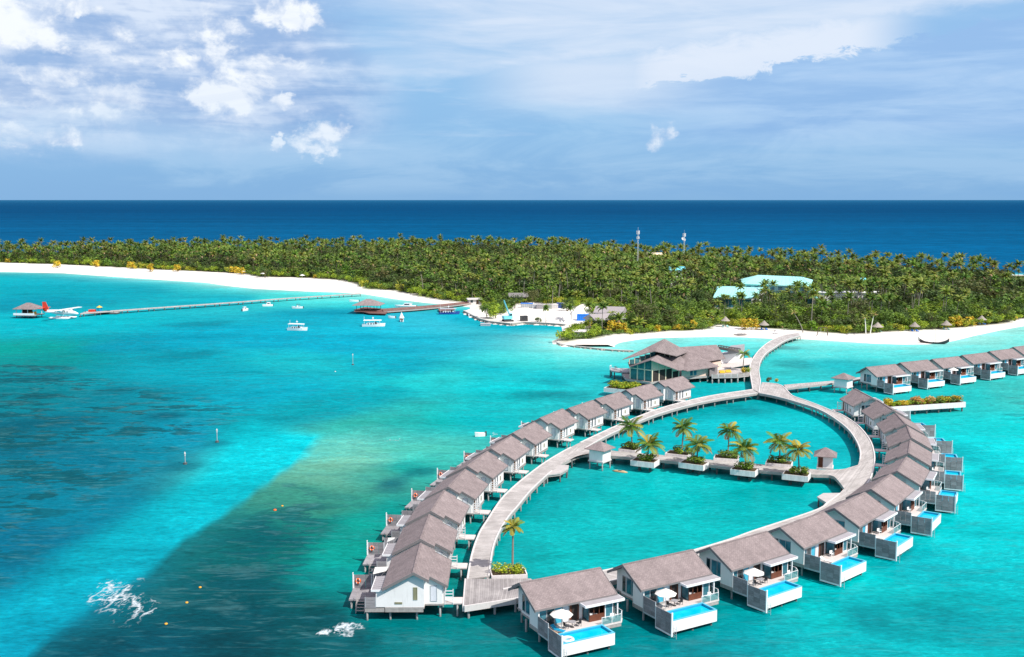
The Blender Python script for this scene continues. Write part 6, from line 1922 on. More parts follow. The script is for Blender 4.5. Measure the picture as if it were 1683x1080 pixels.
# ------------------------------------------------------------------ seaplane, its jetty and pavilion
def seaplane():
    p = at(101, 523.5, 0)
    t = thing('seaplane', 'white twin-engined seaplane on floats with a red tail beside the jetty pavilion', 'seaplane', p, R(-14)); t.scale = (1.22, 1.22, 1.22)
    fu = MB(); prof = [(-7.6, .12, .25, 2.9), (-6.0, .35, .5, 2.75), (-3.0, .72, .85, 2.5), (0, .85, 1.0, 2.45), (3.5, .85, 1.0, 2.45), (5.4, .7, .8, 2.3), (6.8, .42, .5, 2.1), (7.5, .12, .15, 2.05)]
    n = 10
    for (x, w, h, z) in prof:
        for k in range(n):
            a = 2 * math.pi * k / n; fu.v.append((x, w * math.cos(a), z + h * math.sin(a)))
    for i in range(len(prof) - 1):
        for k in range(n):
            fu.f.append((n * i + k, n * i + (k + 1) % n, n * (i + 1) + (k + 1) % n, n * (i + 1) + k)); fu.mi.append(1 if i == 0 else 0)
    fu.f.append(tuple(range(n))); fu.mi.append(1); fu.f.append(tuple(range(n * (len(prof) - 1), n * len(prof)))); fu.mi.append(0)
    link('fuselage', fix_normals(fu.mesh('fuselage', ['hull_white', 'red_paint'], True)), t)
    m = MB(); m.box(.4, 2.2, -9.6, 9.6, 3.42, 3.60); part('wing', m, 'hull_white', t)
    for s in (-1, 1):
        m = MB(); m.tube([(.3, s * 3.0, 3.2), (2.4, s * 3.0, 3.2), (3.1, s * 3.0, 3.15)], [.42, .42, .2], 8); e = part('engine', m, 'hull_white', t)
        m = MB()
        for k in range(3):
            a = k * 2.094 + .4; m.tube([(3.15, s * 3.0, 3.15), (3.17, s * 3.0 + 1.2 * math.cos(a), 3.15 + 1.2 * math.sin(a))], [.1, .05], 4)
        part('propeller', m, 'dark_metal', e)
        m = MB(); m.tube([(-4.2, s * 1.9, .35), (-3.2, s * 1.9, .3), (0, s * 1.9, .25), (4.2, s * 1.9, .35), (5.4, s * 1.9, .65)], [.12, .42, .5, .45, .1], 8); part('float', m, 'hull_white', t, smooth=True)
        m = MB(); m.tube([(1.8, s * 1.9, .6), (1.6, s * .7, 1.9)], .07, 4); m.tube([(-1.2, s * 1.9, .6), (-1.0, s * .7, 1.9)], .07, 4); m.tube([(1.2, s * .8, 1.8), (1.3, s * 4.2, 3.42)], .08, 4); part('strut', m, 'grey_metal', t)
        for k in range(6):
            m = MB(); m.box(-2.2 + k * 1.05, -1.75 + k * 1.05, s * .80, s * .90, 2.55, 2.95); part('window', m, 'dark_glass', t)
    m = MB(); m._add([(-8.0, -.09, 2.9), (-5.2, -.09, 3.1), (-6.6, -.07, 6.2), (-8.1, -.07, 6.2), (-8.0, .09, 2.9), (-5.2, .09, 3.1), (-6.6, .07, 6.2), (-8.1, .07, 6.2)], [(0, 1, 2, 3), (7, 6, 5, 4), (0, 4, 5, 1), (1, 5, 6, 2), (2, 6, 7, 3), (3, 7, 4, 0)]); part('tail_fin', m, 'red_paint', t)
    m = MB(); m.box(-8.0, -6.8, -3.1, 3.1, 3.85, 3.95); part('tailplane', m, 'red_paint', t)
    m = MB(); m.slab([(5.5, -.5, 3.0), (6.2, -.36, 2.62), (6.2, .36, 2.62), (5.5, .5, 3.0)], .08); part('windscreen', m, 'dark_glass', t)
seaplane()

def pavilion(label, base_px, size, rz, deck_z, eave, ridge, posts, over=0.9, mat='shingle', deckmat='skirt_wood', kiosk=False):
    c = at(*base_px, deck_z)
    t = thing('pavilion', label, 'pavilion', (c.x, c.y, 0), rz)
    a, b = size[0] / 2, size[1] / 2
    f = MB(); f.box(-a - .8, a + .8, -b - .8, b + .8, deck_z - .35, deck_z - .01); part('floor_slab', f, deckmat, t)
    for i in range(posts):
        x = -a + .2 + (2 * a - .4) * i / (posts - 1)
        for y in (-b + .2, b - .2):
            m = MB(); m.box(x - .1, x + .1, y - .1, y + .1, deck_z, eave + .1); part('column', m, 'grey_trim' if not kiosk else 'white_trim', t)
            link('pile', pile_mesh(deck_z - .36, .18, 'pile_dark'), t, (x, y, 0))
    A, B = a + over, b + over; h = max(A - B, 0.1)
    r = MB(); r._add([(-A, -B, eave), (A, -B, eave), (A, B, eave), (-A, B, eave), (-h, 0, ridge), (h, 0, ridge), (-A, -B, eave - .15), (A, -B, eave - .15), (A, B, eave - .15), (-A, B, eave - .15)],
                     [(0, 1, 5, 4), (1, 2, 5), (2, 3, 4, 5), (3, 0, 4), (9, 8, 7, 6), (0, 6, 7, 1), (1, 7, 8, 2), (2, 8, 9, 3), (3, 9, 6, 0)])
    part('roof', r, mat, t)
    if kiosk:
        m = MB(); m.box(-a * .55, a * .1, -b * .4, b * .6, deck_z, eave - .3); part('counter_room', m, 'dark_interior', t)
        m = MB(); m.box(a * .15, a * .7, -b * .3, b * .3, deck_z, deck_z + 1.2); part('counter', m, 'amber', t)
        m = MB(); m.box(-a - .78, a + .78, -b - .78, -b - .72, deck_z, deck_z + .9); part('railing', m, 'white_trim', t)
    else:
        m = MB()
        for y in (-b, b): m.box(-a + .2, a - .2, y - .3 if y > 0 else y, y if y > 0 else y + .3, deck_z, deck_z + .45)
        part('bench', m, 'brown_wood', t)
    return t
pavilion('grey-roofed seaplane pavilion standing alone at the far left', (48, 516.5), (9.0, 7.0), R(-8), 1.6, 4.4, 7.0, 4, 1.0, kiosk=True)
J_l = P2([(132, 514.9), (150, 512.8), (255, 505.2), (370, 497.2), (480, 489), (592, 482)], 1.5)
J_r = P2([(132, 516.2), (150, 514.2), (255, 506.4), (370, 498.3), (480, 489.9), (592, 482.8)], 1.5)
boardwalk('long narrow jetty on many piles leading to the seaplane pavilion', J_l, J_r, 0, 60, 'deck_planks', (False, False), 4.4, 'pile_dark', .22, 'jetty', 1.5, .18, beam=.2)
def pontoon():
    p = at(165, 514.5, 0.4)
    t = thing('pontoon', 'low grey floating pontoon tied to the seaplane jetty', 'pontoon', p, R(-4))
    m = MB(); m.box(-7.5, 9.0, -2.2, 2.2, -.2, .35); part('hull', m, 'pile_dark', t)
    m = MB(); m.box(-7.6, 9.1, -2.3, 2.3, .353, .55); part('deck', m, 'deck_planks_flat', t)
    m = MB(); m.box(-5.5, -2.5, -1, 1, .553, 1.7); part('crate_stack', m, 'red_paint', t)
    m = MB(); m.box(2.2, 4.8, -1, 1, .553, 1.1); part('bench', m, 'dark_metal', t)
    for x in (-6.5, 0, 7.5):
        m = MB(); m.cyl(x, -2.0, .553, 1.0, .15, 6); part('bollard', m, 'dark_metal', t)
    p2 = at(162, 506, 1.5)
    t2 = thing('sunshade', 'small yellow-topped lookout shelter on the seaplane jetty', 'shelter', (p.x - .5, p.y + .4, .55), 0)
    m = MB()
    for sx in (-.7, .7):
        for sy in (-.7, .7): m.box(sx - .09, sx + .09, sy - .09, sy + .09, 0, 2.6)
    part('post', m, 'bright_blue', t2)
    m = MB(); m.cone(0, 0, 2.6, 3.5, 1.5, 8); part('canopy', m, 'yellow_hat', t2)
pontoon()

# brown jetty with its gazebo
G_l = P2([(628, 507.5), (690, 503), (735, 499), (775, 494.5)], 1.4); G_r = P2([(630, 511.5), (690, 507), (735, 502.5), (775, 497.5)], 1.4)
boardwalk('reddish brown jetty running from the beach to the open gazebo', G_l, G_r, 0, 30, 'red_planks', (False, False), 5.0, 'pile_dark', .18, 'jetty', 1.4, .22, beam=.6)
pavilion('open gazebo with a grey hipped roof at the end of the brown jetty', (606, 510), (10.5, 8.5), R(-6), 1.4, 4.3, 7.0, 4, 1.6, 'shingle', 'red_deck')
t = thing('platform', 'brown timber boarding platform around the open gazebo', 'platform')
m = MB(); m.prism(P2([(581, 509), (600, 504.5), (640, 508.5), (634, 515.5), (606, 514.5)], 1.05), .7, 1.05); part('deck', m, 'red_deck', t)
for u, v in ((585, 510), (607, 514), (632, 515), (618, 514.5), (637, 510)):
    p = at(u, v, .7); link('pile', pile_mesh(.69, .2, 'pile_dark'), t, (p.x, p.y + .5, 0))
t = thing('platform', 'small brown boarding landing at the blue hulled boat', 'platform')
m = MB(); m.prism(P2([(720, 507), (745, 505.5), (747, 508.5), (722, 510.5)], 1.0), .65, 1.0); part('deck', m, 'red_deck', t)
for u, v in ((722, 510), (746, 508)):
    p = at(u, v, .7); link('pile', pile_mesh(.64, .2, 'pile_dark'), t, (p.x, p.y + .6, 0))

# ------------------------------------------------------------------ work yard on the point
def sand_heap(label, px, W, D, H, seed, rz=0):
    p = at(*px, 1.0); p.z = 0.0
    rnd = random.Random(seed)
    t = thing('sand_heap', label, 'sand heap', (p.x, p.y, 0), rz)
    n, mring = 22, 7; mb = MB()
    for i in range(mring + 1):
        f = i / mring
        for k in range(n):
            a = 2 * math.pi * k / n
            w = 1 + .14 * math.sin(a * 3 + seed) + .08 * math.sin(a * 7)
            r = (1 - f) * w
            mb.v.append((W / 2 * r * math.cos(a), D / 2 * r * math.sin(a), .6 + H * (math.sin(f * math.pi / 2) ** .9) + rnd.uniform(-.08, .08)))
    for i in range(mring):
        for k in range(n):
            mb.f.append((n * i + k, n * i + (k + 1) % n, n * (i + 1) + (k + 1) % n, n * (i + 1) + k)); mb.mi.append(0)
    me = mb.mesh('heap', 'sand', True)
    set_attr(me, 'tint', np.tile([0.80, .77, .70, 1], (len(mb.v), 1)))
    link('heap', me, t)
    return t
sand_heap('large white sand heap beside the blue crane in the work yard', (855, 521), 22, 17, 3.6, 1)
sand_heap('pale rubble heap in the middle of the work yard', (918, 527), 14, 12, 2.2, 2)
sand_heap('tall white sand bank between the trees behind the blue bin', (957, 517), 13, 18, 5.0, 3)
def crane():
    p = at(834.5, 527, 1.2)
    t = thing('crane', 'pale blue crawler crane parked by the quay in the work yard', 'crane', (p.x, p.y, gz(p.x, p.y)), R(20))
    for s in (-1, 1):
        m = MB(); m.box(-2.2, 2.2, s * 1.5 - .35, s * 1.5 + .35, 0, .8); part('track', m, 'dark_metal', t)
    m = MB(); m.box(-1.2, 1.2, -1.1, 1.1, .55, 1.1); part('undercarriage', m, 'dark_metal', t)
    m = MB(); m.box(-2.2, 1.8, -1.5, 1.5, 1.103, 2.4); part('house', m, 'crane_cyan', t)
    m = MB(); m.box(.4, 1.7, -1.5, -.2, 2.403, 3.6); c = part('cab', m, 'crane_cyan', t)
    m = MB(); m.box(.5, 1.6, -1.54, -1.503, 2.6, 3.4); m.box(1.703, 1.74, -1.4, -.3, 2.6, 3.4); part('window', m, 'dark_glass', c)
    m = MB()
    for y in (-.35, .35):
        for dz in (0, .6): m.tube([(1.2, y + .5, 2.0 + dz), (-1.6, y + .5, 9.0 + dz)], .09, 4)
    for k in range(7):
        f = k / 6; m.tube([(1.2 - 2.8 * f, .15, 2 + 7 * f), (1.2 - 2.8 * f, .85, 2.6 + 7 * f)], .05, 4)
    part('boom', m, 'crane_cyan', t)
    m = MB(); m.tube([(-1.6, .5, 9.2), (-1.6, .5, 5.0)], .04, 4); m.box(-1.8, -1.4, .3, .7, 4.4, 5.0); part('hook', m, 'dark_metal', t)
crane()
def yard_box(name, label, cat, px, size, rz, mat, lid=None, group=None):
    p = at(*px, 1.0); z = gz(p.x, p.y) - .03
    t = thing(name, label, cat, (p.x, p.y, z), rz, group)
    a, b, h = size[0] / 2, size[1] / 2, size[2]
    m = MB(); m.box(-a, a, -b, b, 0, h); part('body', m, mat, t)
    m = MB()
    for k in range(6):
        x = -a + (k + .5) * 2 * a / 6; m.box(x - .06, x + .06, -b - .08, -b - .003, .1, h - .1)
    part('rib', m, mat, t)
    m = MB(); m.box(-a - .1, a + .1, -b - .1, b + .1, h + .003, h + .15); part('lid', m, lid or mat, t)
    return t
yard_box('shipping_bin', 'bright blue bin standing in the work yard near the shed roofs', 'bin', (958, 526), (5, 4, 2.6), R(-10), 'bright_blue')
yard_box('shipping_bin', 'blue topped store box beside the sand heap in the work yard', 'bin', (866, 505.5), (6, 3, 2.0), R(-6), 'grey_metal', 'bright_blue')
yard_box('water_tank', 'dark tank lying by the quay in the work yard', 'tank', (861, 527), (3, 2.4, 2.2), R(20), 'dark_metal')
for i, (u, v, w, h, mat, lab) in enumerate([(880, 507, 3.4, 1.7, 'grey_metal', 'grey crate, leftmost of the stacked goods in the work yard'), (887, 508, 3.0, 2.0, 'canopy_top', 'grey wrapped crate second from the left among the yard goods'), (895, 507, 3.2, 1.8, 'offwhite_stone', 'pale crate in the middle of the yard goods'), (904, 508, 3.6, 2.0, 'pile_concrete', 'grey wrapped crate right of the middle among the yard goods'), (912, 508, 3, 2.0, 'offwhite_stone', 'pale crate near the right end of the yard goods'), (920, 507, 3, 2.4, 'hull_blue', 'dark blue crate at the right end of the yard goods'), (798, 531.5, 4.2, 1.6, 'grey_metal', 'pale scrap cage at the quay edge left of the crane')]):
    yard_box('crate', lab, 'crate', (u, v), (w, 3.0, h), R(random.uniform(-15, 15)), mat, None, 'crates and goods in the work yard')
def shed(label, px, size, rz, eave, ridge, mat, wall, gable=True, name='shed', z=None):
    p = at(*px, 1.0); z0 = gz(p.x, p.y) - .05 if z is None else z
    t = thing(name, label, 'building', (p.x, p.y, z0), rz)
    a, b = size[0] / 2, size[1] / 2; A, B = a + .8, b + .8
    w = MB(); w.box(-a, a, -b, b, 0, eave - .06); part('wall', w, wall, t)
    r = MB()
    h = A - (B if not gable else 0) if not gable else A
    r._add([(-A, -B, eave), (A, -B, eave), (A, B, eave), (-A, B, eave), (-h, 0, ridge), (h, 0, ridge), (-A, -B, eave - .2), (A, -B, eave - .2), (A, B, eave - .2), (-A, B, eave - .2)],
           [(0, 1, 5, 4), (1, 2, 5), (2, 3, 4, 5), (3, 0, 4), (9, 8, 7, 6), (0, 6, 7, 1), (1, 7, 8, 2), (2, 8, 9, 3), (3, 9, 6, 0)])
    part('roof', r, mat, t)
    k = max(2, int(size[0] / 5))
    for i in range(k):
        x = -a + (i + .5) * 2 * a / k
        m = MB(); m.box(x - .6, x + .6, -b - .06, -b - .003, .9 if i != k // 2 else 0, 2.2); part('window' if i != k // 2 else 'door', m, 'dark_glass' if i != k // 2 else 'door_wood', t)
    return t
shed('low grey shed roof between the bushes beside the work yard, the front one', (993, 533), (14, 9), R(28), 2.8, 5.0, 'grey_roof_tin', 'offwhite_stone')
shed('grey shed roof half hidden by bushes beside the work yard, the rear one', (1003, 524), (12, 8), R(-20), 3.0, 5.6, 'grey_roof_tin', 'offwhite_stone')
shed('dark open shed under the trees behind the sand heap', (852, 497), (9, 7), R(0), 3.2, 5.0, 'soffit', 'dark_interior')
shed('small pale block house at the brown jetty root', (779, 498), (6, 5), R(10), 2.6, 3.2, 'concrete', 'offwhite_stone')
shed('white block wall house at the tip of the planted point', (954, 550), (7, 3.4), R(-8), 2.0, 2.6, 'offwhite_stone', 'white_paint')
# large turquoise roofed buildings among the palms
def big_roof(label, corners, z_e, z_r, ridge_px, walls):
    """corners: four eave pixels (front-left, front-right, back-right, back-left), ridge: two pixels"""
    t = thing('resort_building', label, 'building')
    c = [at(u, v, z_e) for u, v in corners]; r0, r1 = [at(u, v, z_r) for u, v in ridge_px]
    m = MB()
    vs = [tuple(p) for p in c] + [tuple(r0), tuple(r1)] + [(p.x, p.y, p.z - .3) for p in c]
    m._add(vs, [(0, 1, 5, 4), (1, 2, 5), (2, 3, 4, 5), (3, 0, 4), (9, 8, 7, 6), (0, 6, 7, 1), (1, 7, 8, 2), (2, 8, 9, 3), (3, 9, 6, 0)])
    o = part('roof', m, 'teal_roof', t); fix_normals(o.data)
    cc = (c[0] + c[1] + c[2] + c[3]) / 4
    w = MB(); w.prism([tuple(p.lerp(cc, .05)[:2]) for p in c], 0.6, z_e - .32); part('wall', w, walls, t)
    n = 14
    for k in range(n + 1):
        f = k / n; a = c[0].lerp(c[1], f); b = r0.lerp(r1, f)
        s = MB(); s.tube([tuple(a + Vector((0, 0, .06))), tuple(b + Vector((0, 0, .06)))], .09, 4); part('roof_seam', s, 'teal_roof', t)
    d = (c[1] - c[0]); L = math.hypot(d.x, d.y); ang = math.atan2(d.y, d.x)
    for k in range(8):
        f = (k + .5) / 8; p = c[0].lerp(c[1], f).lerp(cc, .05)
        s = MB(); s.box(-1.1, 1.1, -.12, -.004, 2.2, z_e - 1.0); part('window', s, 'window_glass', t, (p.x, p.y, 0), ang)
big_roof('largest turquoise roofed hall standing among the palms', [(1222, 466.5), (1332, 471), (1336, 460), (1215, 459)], 9.0, 12.0, [(1246, 452), (1318, 455)], 'teal_wall')
big_roof('lower turquoise roofed wing in front of the large hall', [(1172, 489), (1236, 490), (1262, 472), (1178, 470)], 7.0, 9.0, [(1180, 474.5), (1240, 474)], 'white_paint')
big_roof('small turquoise roof at the right end of the large hall', [(1330, 489), (1344, 490), (1343, 475), (1326, 473)], 7.0, 9.0, [(1331, 478), (1338, 478)], 'teal_wall')
p = at(1395, 502, 1)
shed('long low white walled building hidden among the palms right of the turquoise roofs', (1392, 500), (30, 5), R(-3), 6.0, 6.5, 'hull_white', 'white_paint')
shed('small bright blue roof glimpsed among the palms', (1411, 487), (6, 5), R(10), 8.0, 10.0, 'crane_cyan', 'white_paint')
shed('small blue roofed hut in the palms left of the turquoise roofs', (1112, 474), (8, 6), R(0), 11.0, 13.0, 'crane_cyan', 'white_paint')
shed('pale roofed house in the palms behind the lattice mast', (1075, 437), (11, 6), R(0), 9.0, 10.5, 'cream_trim', 'beige_wall')

def lattice_mast(label, px, H, dish):
    p = at(*px, 12); g = gz(p.x, p.y)
    t = thing('radio_mast', label, 'mast', (p.x, p.y, g), 0)
    m = MB()
    for k in range(3):
        a = k * 2.094; m.tube([(.8 * math.cos(a), .8 * math.sin(a), 0), (.3 * math.cos(a), .3 * math.sin(a), H)], .065, 4)
    part('leg', m, 'mast_paint', t)
    m = MB(); n = int(H / 1.6)
    for i in range(n):
        z = H * i / n; z2 = H * (i + 1) / n
        for k in range(3):
            a = k * 2.094; b = a + 2.094; r0 = .8 - .5 * z / H; r1 = .8 - .5 * z2 / H
            m.tube([(r0 * math.cos(a), r0 * math.sin(a), z), (r1 * math.cos(b), r1 * math.sin(b), z2)], .035, 3)
    part('lattice', m, 'mast_paint', t)
    for k in range(3):
        a = k * 2.094 + .5; m = MB(); m.box(-.22, .22, -.15, .15, -1.2, 1.2); part('antenna_panel', m, 'hull_white', t, (.95 * math.cos(a), .95 * math.sin(a), H - 1.4), a)
        m = MB(); m.box(-.2, .2, -.15, .15, -.8, .8); part('antenna_panel', m, 'hull_white', t, (.85 * math.cos(a), .85 * math.sin(a), H - 5), a)
    if dish:
        m = MB(); m.lathe([(.1, 0), (.9, .15), (1.1, .45), (1.0, .45), (.1, .1)], 0, 0, 12); me = m.mesh('dish', 'hull_white', True); me.transform(Matrix.Rotation(R(90), 4, 'X')); link('dish', me, t, (-1.1, -.6, H - 4))
    m = MB(); m.cyl(0, 0, H, H + 2.2, .06, 4); part('spike', m, 'mast_paint', t)
lattice_mast('taller pale radio mast rising out of the palms', (1048, 431), 32.5, False)
lattice_mast('second radio mast with a dish, right of the taller one', (1124, 424), 29.0, True)

# ------------------------------------------------------------------ beach furniture
def beach_parasol(label, px, r=2.2, h=2.5, seats=True, seed=0):
    p = at(*px, 1.0); g = gz(p.x, p.y)
    t = thing('thatched_parasol', label, 'parasol', (p.x, p.y, g - .05), 0, 'thatched parasols along the right beach')
    m = MB(); m.cone(0, 0, h - .35, h + 1.35, r, 12); m.cone(0, 0, h + .55, h + 1.6, r * .5, 12); part('thatch', m, 'thatch', t)
    m = MB(); m.cyl(0, 0, 0, h + 1.2, .1, 6); part('pole', m, 'brown_trunk', t)
    return p, g
def beach_lounger(label, x, y, mat, rz):
    g = gz(x, y)
    t = thing('sun_lounger', label, 'sun lounger', (x, y, g), rz, 'sun loungers under the thatched parasols')
    m = MB(); m.box(-.35, .35, -.95, .35, .2, .4); part('seat', m, mat, t)
    m = MB(); m.slab([(-.35, .35, .42), (.35, .35, .42), (.35, .95, .85), (-.35, .95, .85)], .12); part('backrest', m, mat, t)
    for s in (-.28, .28):
        m = MB(); m.box(s - .04, s + .04, -.9, .9, 0, .195); part('leg', m, 'white_trim', t)
plist = [((1192, 538), 2.0, 'leftmost thatched parasol on the beach, left of the golden tree'), ((1255.5, 542), 2.2, 'thatched parasol on the beach just right of the golden tree'), ((1442, 546), 2.4, 'thatched parasol on the beach beside the two leaning trunks'),
         ((1503, 544.5), 2.2, 'thatched parasol above the beached sailing boat'), ((1555, 541), 2.4, 'thatched parasol in front of the orange bushes on the right beach'), ((1613, 532), 2.2, 'rightmost thatched parasol, half hidden at the edge of the trees')]
for i, (px, r, lab) in enumerate(plist):
    p, g = beach_parasol(lab, px, r, 2.5 if i != 0 else 3.2)
    for k, s in enumerate((-1, 1)):
        beach_lounger(f'{"blue" if i % 2 else "teal"} lounger on the {["left", "right"][k]} below the {["leftmost", "second", "third", "fourth", "fifth", "rightmost"][i]} thatched parasol of the beach', p.x + s * 1.0, p.y - .3, 'bright_blue' if i % 2 else 'teal_wall', R(10 * s))
p = at(1352, 550, 1)
t = thing('beach_swing', 'weathered timber swing frame on the sand right of the arrival jetty', 'swing', (p.x, p.y, gz(p.x, p.y) - .05), 0)
m = MB()
for x in (-2.2, 2.2): m.tube([(x - .5, -1, 0), (x * .7, 0, 3.4)], .11, 5); m.tube([(x + .3, 1, 0), (x * .7, 0, 3.4)], .11, 5)
m.tube([(-1.9, 0, 3.35), (1.9, 0, 3.35)], .12, 5); part('frame', m, 'brown_trunk', t)
m = MB(); m.box(-.9, .9, -.3, .3, .7, .8); part('seat', m, 'skirt_wood', t)
m = MB()
for x in (-.8, .8): m.tube([(x, 0, .8), (x, 0, 3.3)], .03, 4)
part('rope', m, 'canvas', t)
p = at(1217, 549, .8)
t = thing('catamaran', 'small grey catamaran hull lying on the sand left of the jetty', 'boat', (p.x, p.y, gz(p.x, p.y)), .2)
for s in (-1, 1):
    m = MB(); m.tube([(-2.6, s * .9, .35), (-1.5, s * .9, .25), (1.5, s * .9, .25), (2.8, s * .9, .6)], [.12, .28, .28, .05], 6); part('hull', m, 'grey_trim', t)
m = MB(); m.box(-1, 1, -.9, .9, .5, .58); part('trampoline', m, 'dark_metal', t)
m = MB(); m.cyl(.6, 0, .58, 4.2, .05, 5); part('mast', m, 'grey_metal', t)

# loungers and shades specks along the long left beach
for i, (u, v, mat, lab) in enumerate([(400, 452, 'canvas', 'white parasol shade on the long left beach, left one of the three'), (432, 456, 'canvas', 'white parasol shade on the long left beach, middle one of the three'), (497, 459, 'canvas', 'white parasol shade on the long left beach, right one of the three')]):
    p = at(u, v, 1)
    t = thing('beach_umbrella', lab, 'parasol', (p.x, p.y, gz(p.x, p.y) - .05), 0, 'white beach shades')
    m = MB(); m.cone(0, 0, 2.3, 3.2, 1.9, 8); part('canopy', m, mat, t)
    m = MB(); m.cyl(0, 0, 0, 3.1, .08, 5); part('pole', m, 'grey_metal', t)

# ------------------------------------------------------------------ markers and buoys in the lagoon
def marker_pole(label, px, H):
    p = at(*px, 0)
    t = thing('channel_marker', label, 'marker pole', p, 0, 'channel marker poles')
    m = MB(); m.cyl(0, 0, -1, H, .075, 6); part('pole', m, 'grey_metal', t)
    m = MB(); m.cone(0, 0, H - .1, H + .35, .2, 6); m.cyl(0, 0, H - .6, H - .3, .13, 6); part('topmark', m, 'offwhite_stone', t)
    m = MB(); m.cyl(0, 0, -.3, .35, .4, 8); part('footing', m, 'pile_dark', t)
marker_pole('channel marker pole in the middle of the pale sand channel, the taller one', (357, 727), 2.9)
marker_pole('channel marker pole nearer the dark reef, the shorter one', (304.5, 763), 2.4)
marker_pole('lone channel marker pole far out in the lagoon', (580, 600), 3.6)
for i, (u, v, c, lab) in enumerate([(464, 832, 'amber', 'small amber buoy, upper one of the close pair'), (452, 839, 'orange', 'orange buoy, lower one of the close pair'), (329, 966, 'amber', 'amber buoy over the dark seagrass, topmost of the three in line'), (307, 991, 'amber', 'amber buoy over the dark seagrass, middle of the three in line'), (273, 1026, 'amber', 'amber buoy over the dark seagrass, lowest of the three in line'), (551, 611, 'canvas', 'white buoy below the lone channel marker')]):
    p = at(u, v, 0)
    t = thing('buoy', lab, 'buoy', p, 0, 'mooring buoys')
    r = .22 if i != 1 else .32
    m = MB(); m.lathe([(.02, -r * .6), (r * .8, -r * .3), (r, .1), (r * .7, r * .7), (.02, r * .95)], 0, 0, 10); part('float', m, c, t, smooth=True)
    m = MB(); m.tube([(0, 0, r * .9), (0, 0, r * .9 + .18)], .04, 5); part('ring', m, 'dark_metal', t)
p = at(1019, 776, 0)
t = thing('kayak', 'low pale kayak drifting inside the loop below the crosswalk', 'kayak', p, R(-28))
m = MB(); m.tube([(-1.7, 0, .12), (-.9, 0, .08), (.9, 0, .08), (1.7, 0, .14)], [.04, .32, .32, .04], 7); part('hull', m, 'tan_fabric', t, smooth=True)
m = MB(); m.box(-.35, .35, -.2, .2, .30, .42); part('seat', m, 'dark_metal', t)

# ------------------------------------------------------------------ white water
def foam_patch(name, label, px_poly, thr, seed, cell=0.14, stretch=1.0, soft=1.5):
    poly = np.array(P2(px_poly, 0.0))
    x0, y0 = poly.min(0); x1, y1 = poly.max(0)
    xs = np.arange(x0, x1, cell); ys = np.arange(y0, y1, cell * 1.6)
    gx, gy = np.meshgrid(xs, ys); P = np.stack([gx.ravel(), gy.ravel()], 1)
    sd = poly_sd(P, poly)
    n1 = fbm(P * np.array([1, .55]), 1.6, seed, 4); n2 = fbm(P * np.array([1, .6]), 4.0, seed + 9, 3)
    n3 = fbm(P * np.array([1, .55]), .7, seed + 4, 3)
    ridge = 1 - np.abs(n1 - .5) * 2; ridge2 = 1 - np.abs(n3 - .5) * 2
    lace = np.maximum(ridge ** 3, ridge2 ** 4 * .8)
    v = lace * .75 + (n2 - .5) * .9 + np.clip(sd / soft, -1, 0.7) * .30
    keep = (v > thr) & (sd > -soft)
    z = np.full(len(P), 0.03)
    alpha = np.clip((v - thr) / .34, 0, 0.92) * np.clip((sd + soft) / soft, 0, 1)
    me = grid_mesh(name, xs, ys, z, None)
    set_attr(me, 'thickness', np.stack([alpha] * 3 + [np.ones(len(P))], 1))
    nx = len(xs); ny = len(ys)
    # keep only whole cells of foam
    bm = bmesh.new(); bm.from_mesh(me)
    bm.verts.ensure_lookup_table()
    kill = [f for f in bm.faces if not any(keep[vv.index] for vv in f.verts)]
    bmesh.ops.delete(bm, geom=kill, context='FACES')
    bm.to_mesh(me); bm.free()
    me.materials.append(M['foam'])
    o = link(name, me)
    tag(o, label, 'foam', None, 'stuff')
foam_patch('sea_foam', 'lacy white foam of a wave breaking at the edge of the dark seagrass', [(140, 985), (165, 955), (215, 950), (246, 975), (248, 1012), (225, 1032), (190, 1005)], .56, 3, .10, soft=3.0)
foam_patch('sea_foam', 'small white breaking wave just off the white gabled villa', [(518, 1042), (545, 1034), (570, 1022), (600, 1024), (606, 1036), (585, 1036), (578, 1047), (550, 1044)], .50, 5, .10, soft=.8)
foam_patch('sea_foam', 'faint pale surf over the shallow reef left of the left arm', [(615, 730), (630, 715), (660, 712), (690, 714), (660, 726)], .86, 8, .2, soft=4)
foam_patch('sea_foam', 'white wake trailing behind the small running boat', [(782, 715), (800, 710), (830, 709), (822, 715), (798, 720)], .98, 12, .14, soft=1.0)

